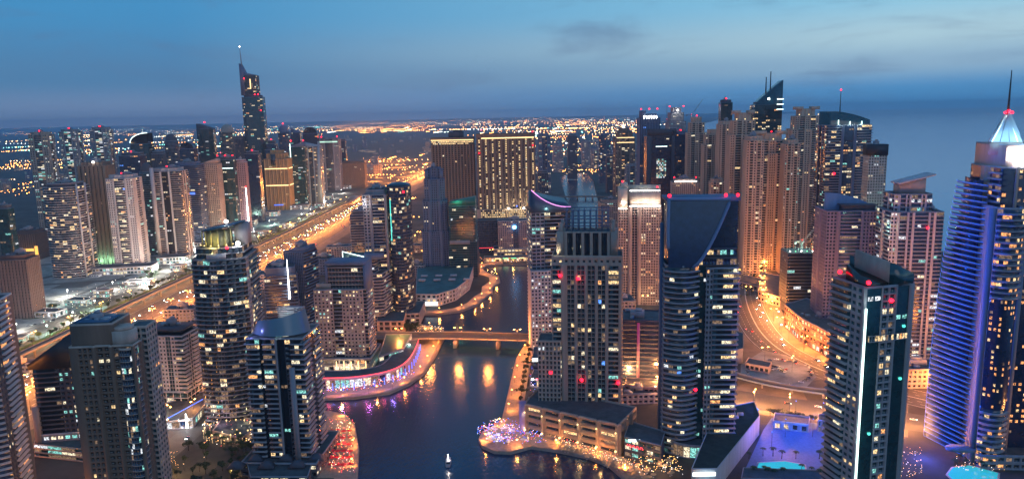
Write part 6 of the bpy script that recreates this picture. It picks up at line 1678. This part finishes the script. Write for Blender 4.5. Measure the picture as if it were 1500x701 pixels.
for i, (px_, py_, lb) in enumerate([(72, 462, 'lit pale hall on the forecourt in front of the low dark ribbed block'), (118, 445, 'lit pale hall in front of the round-fronted banded tower'), (152, 434, 'lit pale hall in front of the green-footed brown tower'), (205, 416, 'lit pale hall in front of the ladder-lit tower'), (262, 396, 'lit pale hall in front of the white-spined tower'), (288, 388, 'small lit hall right of the white-spined tower'), (330, 366, 'lit hall beside the disc-roofed tower crown, far side of the highway'), (385, 345, 'lit hall near the far parked cars'), (425, 334, 'lit hall under the far green floodlights'), (470, 304, 'lit hall between the far floodlights and the metro shell'), (24, 500, 'lit depot at the far left edge of the forecourt')]):
    p = GP(px_, py_); r = tag(empty('forecourt_hall', (p.x, p.y), rF.uniform(-.2, .2)), lb, 'building')
    w_, d_ = rF.uniform(20, 38), rF.uniform(12, 20)
    body(r, [(rect(w_, d_), S('g', cw=4, win=(.8, .6), dep=.4, p=.8, pal='cool', grp=1), 0, rF.uniform(5, 11), 4.5)], FACADE(GREY, WHITE, G_TEAL), 800 + i)
    part(r, 'entrance_canopy', GREY, lambda m: m.box((0, -d_ / 2 - 2, 3.4), (w_ * .4, 4, .3)))
# podium masses among the lakeside towers
for i, (px_, py_) in enumerate([(110, 402), (165, 400), (205, 398), (256, 384), (300, 362), (330, 345), (360, 330), (395, 316), (440, 306), (475, 292), (505, 276), (140, 330), (190, 345)]):
    p = GP(px_, py_); r = tag(empty('podium_hall', (p.x, p.y), .07), ['first', 'second', 'third', 'fourth', 'fifth', 'sixth', 'seventh', 'eighth', 'ninth', 'tenth', 'eleventh', 'twelfth', 'thirteenth'][i] + ' lit podium hall from the left under the lakeside towers', 'building', 'podium halls of the lakeside towers')
    body(r, [(rect(46, 30), S('g', cw=5, win=(.8, .6), dep=.5, p=.75, pal='cool', grp=1), 0, 11, 5)], FACADE(WHITE, GREY, G_TEAL), 500 + i)

# ================================================================ cars
def car_mesh(name, colr, front=True):
    body_m = mat('car_paint_' + name, colr, .3, .2)
    head = glow('headlight_glow', (1, .93, .8), 60, False); tail = glow('taillight_glow', (1, .05, .03), 25, False)
    mb = MB()
    prof = [(-2.2, .35), (-2.2, .85), (-1.7, .98), (-1.1, 1.02), (-.6, 1.42), (.7, 1.44), (1.25, 1.0), (2.15, .85), (2.25, .35)]
    for k in range(len(prof)):
        a, b = prof[k], prof[(k + 1) % len(prof)]
        wa, wb = (.72 if a[1] > 1.2 else .9), (.72 if b[1] > 1.2 else .9)
        g_ = 1 if (k in (3, 5)) else 0
        mb.quads([[(-wa, a[0], a[1]), (wa, a[0], a[1]), (wb, b[0], b[1]), (-wb, b[0], b[1])]], g_)
    for sx in (-1, 1):
        mb.poly([(sx * (.72 if z > 1.2 else .9), y, z) for y, z in (prof if sx < 0 else prof[::-1])], 0)
        mb.poly([(sx * .9, -.95, 1.0), (sx * .9, 1.1, 1.0), (sx * .76, .65, 1.38), (sx * .76, -.55, 1.38)], 1)
        for y in (-1.35, 1.35):
            c = [(sx * .92, y + .33 * math.cos(2 * math.pi * i / 8), .33 + .33 * math.sin(2 * math.pi * i / 8)) for i in range(8)]
            mb.poly(c, 2)
        mb.box((sx * .62, -2.24, .68), (.42, .08, .2), 3); mb.box((sx * .62, 2.24, .72), (.4, .08, .18), 4)
    o = mb.build('parked_car', [body_m, G_DARK, DARKM, head, tail])
    me = o.data; bpy.data.objects.remove(o)
    return me
cols = {'white': (.7, .7, .7), 'silver': (.4, .42, .45), 'black': (.02, .02, .025), 'red': (.35, .03, .03), 'blue': (.04, .08, .2), 'sand': (.35, .28, .2)}
cars_lit = {k: car_mesh(k, v) for k, v in cols.items()}
cars_off = {}
for k, me in cars_lit.items():
    m2 = me.copy(); m2.materials[3] = mat('lamp_glass_off', (.5, .5, .5), .2); m2.materials[4] = mat('lamp_red_off', (.25, .02, .02), .3); cars_off[k] = m2
rC = random.Random(8)
def car(p, a, lit_, label, group, z=.12, name='car'):
    k = rC.choice(list(cols))
    o = bpy.data.objects.new(name, (cars_lit if lit_ else cars_off)[k]); COL.objects.link(o)
    o.location = (p[0], p[1], z); o.rotation_euler = (0, 0, a + rC.uniform(-.03, .03))
    tag(o, k + ' ' + label, 'car', k + ' ' + group)
for off_, dir_ in ((-34, 0), (-27, 0), (-20, 0), (-13, 0), (-6.5, 0), (6.5, 1), (13, 1), (20, 1), (27, 1), (34, 1)):
    for p, a in along(offs(HW, -off_), 34 if dir_ == 0 else 62, rC.uniform(0, 60)):
        if 620 < p.y < (2500 if dir_ == 0 else 1900) and rC.random() < .62:
            q = p + Vector((0, rC.uniform(-18, 18)))
            car(q, a - math.pi / 2 + (math.pi if dir_ else 0) * 1.0, True, 'car driving with lit lamps on the wide highway ' + ('away from the camera' if dir_ else 'towards the camera'), 'highway cars', name='moving_car') if dir_ == 0 else car(q, a + math.pi / 2, True, 'car driving with lit lamps on the wide highway away from the camera', 'highway cars going away', name='moving_car')
for off_, dir_ in ((-9, 0), (-14, 0), (9, 1), (14, 1)):
    for p, a in along(offs(RR, off_), 34, rC.uniform(0, 30)):
        if 540 < p.y < 1100 and rC.random() < .6:
            car(p, a - math.pi / 2 + (math.pi if dir_ else 0), True, 'car driving with lit lamps on the curved road', 'curved road cars', z=.15, name='moving_car')
def lot(px0, px1, n, rows, rz, label, group, jit=.1, dens=.8, z=.26):
    A, B = GP(*px0), GP(*px1)
    for r_ in range(rows):
        for i in range(n):
            if rC.random() > dens: continue
            p = A + (B - A) * (i / max(1, n - 1))
            d = (B - A).normalized(); nn = Vector((-d.y, d.x))
            car(p + nn * r_ * 6.5, math.atan2(d.y, d.x) + rz, False, label, group, z, 'parked_car')
for i in range(30):
    t = i / 30; a = 2 * math.pi * t
    px_, py_ = 1142 + 47 * math.cos(a), 546 + 19 * math.sin(a)
    if rC.random() < .85:
        p = GP(px_, py_); car(p, a, False, 'car parked round the rim of the oval parking lot', 'oval lot cars', .26, 'parked_car')
lot((1112, 536), (1150, 545), 13, 2, 0, 'car parked inside the oval parking lot', 'oval lot cars inside')
lot((125, 470), (190, 452), 16, 1, 0, 'car parked on the pale forecourt beyond the highway', 'forecourt cars')
lot((40, 478), (110, 462), 14, 1, 0, 'car parked on the pale forecourt at far left', 'left forecourt cars')
lot((340, 352), (420, 330), 22, 2, 0, 'car parked on the far bright forecourt', 'far forecourt cars')
lot((440, 322), (480, 308), 16, 1, 0, 'car parked near the far floodlights', 'floodlit cars')
lot((612, 492), (640, 484), 8, 2, .3, 'car parked on the point beside the marina bridge', 'point cars', z=.2)
for p, a in along(MS, 26, 4):
    if 430 < p.y < 900: car(p + Vector((3.5, 0)), a - math.pi / 2, True, 'car with lit lamps on the marina street', 'marina street cars', name='moving_car')
for p, a in along(R2, 22, 4):
    if rC.random() < .6: car(p + Vector((0, 4)), a + math.pi / 2, True, 'car with lit lamps on the cross road', 'cross road cars', z=.2, name='moving_car')
for p, a in along(SRV, 40, 4):
    if rC.random() < .5 and p.y < 1700: car(p, a - math.pi / 2, True, 'car with lit lamps on the frontage road', 'frontage cars', name='moving_car')

# ================================================================ trees
BARK = mat('bark', (.06, .045, .03), .9)
LEAF = [mat('leaf_green', (.035, .06, .02), .8, noise=.4, nscale=.8), mat('leaf_dark', (.02, .04, .018), .8, noise=.4, nscale=.8), mat('leaf_olive', (.05, .065, .025), .8, noise=.4, nscale=.8)]
def leafy(seed, R, H, n):
    rg = np.random.default_rng(seed)
    cl = [(rg.normal(0, R * .38), rg.normal(0, R * .38), H + rg.uniform(-.25, .45) * R, R * rg.uniform(.35, .6)) for _ in range(9)]
    qs = []
    for cx_, cy_, cz_, cr in cl:
        for _ in range(n // 9):
            v = rg.normal(0, 1, 3); v /= np.linalg.norm(v); c = np.array([cx_, cy_, cz_]) + v * cr * rg.uniform(.5, 1.05) * np.array([1, 1, .75])
            u = rg.normal(0, 1, 3); u /= np.linalg.norm(u); w_ = np.cross(u, v + .01); w_ /= np.linalg.norm(w_) + 1e-6
            s_ = rg.uniform(.22, .5)
            qs.append([c - u * s_ - w_ * s_ * .6, c + u * s_ - w_ * s_ * .6, c + u * s_ + w_ * s_ * .6, c - u * s_ + w_ * s_ * .6])
    return np.array(qs)
tree_p = []
for k in range(4):
    mb = MB(); mb.quads(leafy(k, 2.6 + .4 * k, 5 + .5 * k, 420), 0); a = mb.build('crown', LEAF[k % 3]); mb = MB()
    mb.tube([(0, 0, 0), (.1, 0, 2), (.0, .2, 4.5 + .5 * k)], [.24, .18, .08])
    for j in range(4): mb.tube([(.05, .1, 2.6), (1.3 * math.cos(j * 1.6), 1.3 * math.sin(j * 1.6), 4.6 + .4 * k)], [.1, .04], 0, 4)
    b = mb.build('trunk', BARK); tree_p.append((a.data, b.data)); bpy.data.objects.remove(a); bpy.data.objects.remove(b)
palm_p = []
for k in range(2):
    rg = random.Random(k); mb = MB(); H_ = 7.5 + k
    for j in range(15):
        a = j * 2.4; dr = rg.uniform(-.2, .6); prev = None
        for i in range(6):
            t = i / 5; L_ = 3.0 * t; z = H_ + .9 * t - (1.9 + dr) * t * t; wd = .42 * math.sin(math.pi * min(1, t * .9 + .1)) + .04
            c, s_ = math.cos(a), math.sin(a)
            cur = [(L_ * c - s_ * wd, L_ * s_ + c * wd, z - .12), (L_ * c, L_ * s_, z + .1), (L_ * c + s_ * wd, L_ * s_ - c * wd, z - .12)]
            if prev: mb.quads([[prev[0], cur[0], cur[1], prev[1]], [prev[1], cur[1], cur[2], prev[2]]])
            prev = cur
    a = mb.build('crown', LEAF[0]); mb = MB(); mb.tube([(0, 0, 0), (.15, 0, H_ * .5), (0, 0, H_)], [.3, .2, .17]); b = mb.build('trunk', BARK)
    palm_p.append((a.data, b.data)); bpy.data.objects.remove(a); bpy.data.objects.remove(b)
def tree(p, label, group, palm=False, s=1., z=.1):
    r = tag(empty('palm_tree' if palm else 'tree', (p[0], p[1], z), rC.uniform(0, 6)), label, 'palm' if palm else 'tree', group)
    r.scale = (s,) * 3
    a, b = rC.choice(palm_p if palm else tree_p)
    for n_, me in (('crown', a), ('trunk', b)):
        o = bpy.data.objects.new(n_, me); COL.objects.link(o); o.parent = r
for p, a in along([q + Vector((-84, 0)) for q in HW], 15, 3):
    if 640 < p.y < 1500: tree(p + Vector((rC.uniform(-3, 3), 0)), 'bushy tree in the row on the green verge beside the highway', 'verge trees', s=rC.uniform(.7, 1.3))
for i in range(36):
    p = GP(rC.uniform(236, 400), rC.uniform(655, 712)); tree(p, 'dark leafy tree in the garden at the bottom left', 'garden trees', s=rC.uniform(.6, 1.15))
for i in range(10):
    p = GP(rC.uniform(300, 372), rC.uniform(640, 662)); tree(p, 'palm among the garden restaurant lamps', 'garden palms', True, rC.uniform(.8, 1.1))
for i in range(16):
    p = GP(rC.uniform(1095, 1205), rC.choice((700, 668, 694, 672, 698))); tree(p, 'palm beside the teal-lit pool deck', 'pool deck palms', True, rC.uniform(.6, .85), .3)
for i in range(8):
    p = GP(rC.uniform(1395, 1480), rC.uniform(676, 690)); tree(p, 'palm beside the turquoise curved pool', 'curved pool palms', True, rC.uniform(.6, .8), .1)
for i in range(12):
    p = GP(1128 + 6 * i, 609 + i * .9); tree(p, 'small tree in the row between pavilion and cross road', 'cross road trees', s=rC.uniform(.5, .8))
for p, a in along(offs(bank_e, 12), 12, 5):
    if 560 < p.y < 720: tree(p, 'leafy tree behind the right promenade', 'right promenade trees', s=rC.uniform(.7, 1))
for i in range(12):
    p = GP(rC.uniform(575, 660), rC.uniform(395, 404)); tree(p, 'leafy tree at the back of the mall', 'mall trees', s=rC.uniform(.8, 1.2))
for i in range(14):
    p = GP(rC.uniform(1080, 1118), rC.uniform(396, 440)); tree(p, 'small tree near the lit roundabout', 'roundabout trees', s=rC.uniform(.6, 1.1))
for i in range(10):
    p = GP(rC.uniform(585, 612), rC.uniform(474, 492)); tree(p, 'leafy tree between the arcade and the bridge', 'bridge trees', s=rC.uniform(.9, 1.5))

for (x_, y_, w_, d_) in ((-585, 880, 16, 46), (-650, 780, 26, 16), (-553, 1085, 12, 56), (-590, 1230, 14, 56), (-530, 1440, 12, 76), (-700, 960, 56, 12)):
    for k in range(9): tree((x_ + rC.uniform(-.5, .5) * w_, y_ + rC.uniform(-.5, .5) * d_), 'bushy tree on a small lawn of the pale forecourt', 'forecourt trees', s=rC.uniform(.7, 1.2))
for i, (x_, y_) in enumerate([(-560, 760), (-620, 905), (-690, 900), (-575, 960), (-640, 1100), (-560, 1230), (-545, 1265), (-600, 1330), (-530, 1500), (-520, 1620), (-560, 1700), (-740, 1000)]):
    r = tag(empty('site_shed', (x_, y_), rC.uniform(0, 3)), 'low flat-roofed shed on the pale forecourt, number ' + str(i) if False else 'low flat-roofed shed on the pale forecourt beyond the highway', 'shed', 'forecourt sheds')
    body(r, [(rect(rC.uniform(14, 26), rC.uniform(7, 12)), S('g', cw=4, win=(.5, .4), dep=.2, p=.4, pal='cool'), 0, 4.2, 4.2, .4)], FACADE(WHITE, WHITE, G_DARK), 700 + i)
    part(r, 'roof_vent', METAL, lambda m: m.box((1, 0, 4.9), (3, 2, 1.2)))
# ================================================================ cafe tents, umbrellas and string lights
TENT = {'red': mat('red_canvas', (.6, .03, .04), .8), 'white': mat('white_canvas', (.7, .68, .65), .8), 'sand': mat('sand_canvas', (.5, .33, .18), .8)}
def umb_mesh(colr, n=8, R=1.7, H=2.5):
    mb = MB()
    for i in range(n):
        a, b = 2 * math.pi * i / n, 2 * math.pi * (i + 1) / n
        mb.quads([[(R * math.cos(a), R * math.sin(a), H), (R * math.cos(b), R * math.sin(b), H), (.08 * math.cos(b), .08 * math.sin(b), H + .75), (.08 * math.cos(a), .08 * math.sin(a), H + .75)]])
    o = mb.build('canopy', TENT[colr]); me = o.data; bpy.data.objects.remove(o)
    mb = MB(); mb.tube([(0, 0, 0), (0, 0, H + .9)], .05, 0, 5); o = mb.build('pole', DARKM); m2 = o.data; bpy.data.objects.remove(o)
    mb = MB(); mb.prism(ell(.55, .55, 8), .7, .75); mb.tube([(0, 0, 0), (0, 0, .7)], .06, 0, 5); o = mb.build('table', WHITE); m3 = o.data; bpy.data.objects.remove(o)
    return [('canopy', me), ('pole', m2), ('table', m3)]
UM = {k: umb_mesh(k) for k in TENT}
def umbrella(p, colr, label, group, z=.2, s=1.):
    r = tag(empty('parasol_table', (p[0], p[1], z)), label, 'parasol', group); r.scale = (s,) * 3
    for n_, me in UM[colr]:
        o = bpy.data.objects.new(n_, me); COL.objects.link(o); o.parent = r
for i in range(6):
    for j in range(4):
        p = GP(486 + j * 9 + rC.uniform(-1, 1), 636 + i * 10 + rC.uniform(-1, 1)); umbrella(p, 'red', 'red parasol table on the lit terrace point at lower left', 'red parasols', s=1.3)
for i in range(26):
    p = GP(rC.uniform(715, 775), rC.uniform(628, 652)); umbrella(p, 'white', 'white parasol table on the round plaza', 'plaza parasols', s=1.1)
for i in range(44):
    t = rC.random(); p = GP(815 + 110 * t + rC.uniform(-3, 3), 652 + 40 * t + rC.uniform(-4, 6)); umbrella(p, 'sand', 'sand-coloured parasol table along the right promenade below the podium', 'promenade parasols', s=1.1)
for i in range(24):
    p = GP(rC.uniform(932, 985), rC.uniform(676, 705)); umbrella(p, 'sand', 'sand-coloured parasol table in front of the sail-screen tower', 'forecourt parasols', s=1.1)
def strings(name, spots_, mats_, seed, r=.22, h=(2.8, 6)):
    rg = random.Random(seed); mb = MB()
    for px_, py_ in spots_:
        p = GP(px_, py_); z = rg.uniform(*h); mi = rg.randrange(len(mats_)); q = r * rg.uniform(.7, 1.5)
        a = [(p.x - q, p.y, z), (p.x, p.y - q, z), (p.x + q, p.y, z), (p.x, p.y + q, z)]
        for k in range(4):
            l = (k + 1) % 4
            mb.P.append(np.array([a[k], a[l], (p.x, p.y, z + q)])); mb.PM.append(mi); mb.P.append(np.array([a[l], a[k], (p.x, p.y, z - q)])); mb.PM.append(mi)
    return tag(mb.build(name, mats_), kind='stuff')
fb, fr, fw, fy = glow('fairy_blue', (.04, .15, 1), 5, False), glow('fairy_red', (1, .04, .08), 4, False), glow('fairy_white', (1, .9, .8), 5, False), glow('fairy_gold', (1, .55, .16), 6, False)
strings('string_lights', [(735 + 36 * math.sqrt(rC.random()) * math.cos(a_), 638 + 17 * math.sqrt(rC.random()) * math.sin(a_)) for a_ in [rC.uniform(0, 6.28) for _ in range(260)]] + [(rC.uniform(765, 800), rC.uniform(636, 656)) for _ in range(70)], [fb, fb, fb, fr, fr, fw, fy], 1)
strings('string_lights', [(rC.uniform(816, 935), 0) for _ in range(0)] + [(lambda t: (812 + 120 * t, 650 + 40 * t + rC.uniform(-5, 6)))(rC.random()) for _ in range(200)], [fy, fy, fw, fr], 2, .17)
strings('string_lights', [(rC.uniform(483, 520), rC.uniform(618, 698)) for _ in range(170)], [fr, fr, fy, fy, fw], 3)
strings('string_lights', [(lambda t: (478 + 130 * t, 576 - 26 * t ** 2.2 + rC.uniform(-4, 3)))(rC.random()) for _ in range(230)], [fb, fr, fw, fb, fr, fy], 4)
strings('string_lights', [(rC.uniform(300, 378), rC.uniform(612, 660)) for _ in range(150)], [fy, fy, fw, fy, fr], 5)
strings('string_lights', [(rC.uniform(776, 800), rC.uniform(530, 590)) for _ in range(90)], [fr, fw, fy, fb], 6)
strings('string_lights', [(rC.uniform(608, 650), rC.uniform(482, 500)) for _ in range(80)], [fy, fw, fy], 7)
strings('string_lights', [(rC.uniform(935, 1000), rC.uniform(672, 700)) for _ in range(110)], [fy, fy, fw], 8)
strings('string_lights', [(rC.uniform(1400, 1495), rC.uniform(660, 690)) for _ in range(110)], [fy, fy, fw], 9, .16, (.5, 3))
strings('string_lights', [(rC.uniform(1318, 1350), rC.uniform(655, 700)) for _ in range(70)], [fy, fy, fw], 10, .16, (.5, 2))
strings('string_lights', [(rC.uniform(235, 262), rC.uniform(668, 690)) for _ in range(50)], [fy, fy], 11, .16)
strings('string_lights', [(rC.uniform(675, 770), rC.uniform(380, 386)) for _ in range(80)], [fy, fw, fr], 12, .3)
strings('string_lights', [(rC.uniform(1070, 1125), rC.uniform(376, 430)) for _ in range(120)], [fy, fy, fw], 13, .3)
strings('string_lights', [(rC.uniform(55, 500), 0) for _ in range(0)] + [(lambda x_: (x_, 440 - (x_ - 120) * .33 + rC.uniform(-8, 26)))(rC.uniform(60, 480)) for _ in range(260)], [fw, fw, fy, fw, glow('fairy_green', (.3, 1, .7), 6, False)], 14, .28, (4, 10))
for (px_, py_, c_, pw) in ((503, 655, (1, .12, .1), 2600), (500, 680, (1, .15, .1), 2600), (505, 625, (1, .5, .15), 2200), (735, 640, (.15, .2, 1), 3600), (752, 632, (.5, .2, 1), 2200), (720, 640, (.35, .3, 1), 1600), (850, 662, (1, .55, .2), 1800), (880, 672, (1, .55, .2), 1800), (910, 684, (1, .5, .18), 1800), (940, 690, (1, .45, .15), 2600), (965, 690, (1, .5, .2), 2600), (500, 580, (.6, .15, 1), 3000), (540, 577, (.7, .2, .9), 3000), (575, 570, (.3, .2, 1), 2600), (270, 690, (1, .6, .2), 2500), (300, 680, (1, .6, .2), 2500), (340, 700, (1, .6, .2), 2500), (390, 690, (1, .7, .3), 2500), (250, 700, (1, .6, .2), 2500)):
    p = GP(px_, py_)
    r = tag(empty('lantern_post', (p.x, p.y, .2)), 'lantern post among the cafe tables on the waterfront', 'lantern', 'waterfront lanterns')
    part(r, 'pole', DARKM, lambda m: m.tube([(0, 0, 0), (0, 0, 5)], .07))
    part(r, 'lantern', E_GOLD, lambda m: m.ball((0, 0, 5.3), .3))
    plight((0, 0, 6.2), pw, c_, .3, r)

# ================================================================ the boat
p = GP(657, 678, -2.2)
r = tag(empty('tour_boat', (p.x, p.y, -2.2), 0.02), 'small white tour boat with a bright lamp crossing the open marina water', 'boat')
def hull(m):
    sta = [(-6, 1.5), (-3, 1.9), (1, 1.9), (4.5, 1.2), (7, .05)]
    for i in range(4):
        (y0, w0), (y1, w1) = sta[i], sta[i + 1]
        z0, z1 = 1.3 + .06 * max(0, y0), 1.3 + .06 * max(0, y1)
        for s_ in (-1, 1): m.quads([[(s_ * w0 * .7, y0, -.4), (s_ * w1 * .7, y1, -.4), (s_ * w1, y1, z1), (s_ * w0, y0, z0)]])
        m.quads([[(-w0, y0, z0 - .2), (w0, y0, z0 - .2), (w1, y1, z1 - .2), (-w1, y1, z1 - .2)]])
    m.quads([[(-1.5, -6, 1.3), (1.5, -6, 1.3), (1.05, -6, -.4), (-1.05, -6, -.4)]])
part(r, 'hull', WHITE, hull)
part(r, 'cabin', G_DARK, lambda m: m.box((0, -.5, 2), (2.6, 5, 1.6)))
part(r, 'canopy', WHITE, lambda m: m.box((0, -.8, 3), (3.1, 7, .2)))
part(r, 'mast_lamp', E_WHITE, lambda m: (m.tube([(0, -2, 3), (0, -2, 7)], .08), m.ball((0, -2, 7.2), .35)))
plight((0, -3, 6), 1500, (1, .9, .8), .3, r)

# ================================================================ haze
def haze():
    mb = MB(); mb.box((6000, 16500, 239), (64000, 37000, 482))
    o = mb.build('haze', [])
    m = bpy.data.materials.new('haze_air'); m.use_nodes = True; t = m.node_tree; t.nodes.clear()
    v = t.nodes.new('ShaderNodeVolumePrincipled'); v.inputs['Color'].default_value = (.56, .76, 1, 1); v.inputs['Density'].default_value = HAZE_D
    v.inputs['Anisotropy'].default_value = .2
    u = t.nodes.new('ShaderNodeOutputMaterial'); t.links.new(v.outputs[0], u.inputs['Volume'])
    o.data.materials.append(m)
    tag(o, kind='stuff')
HAZE_D = 5e-5
haze()
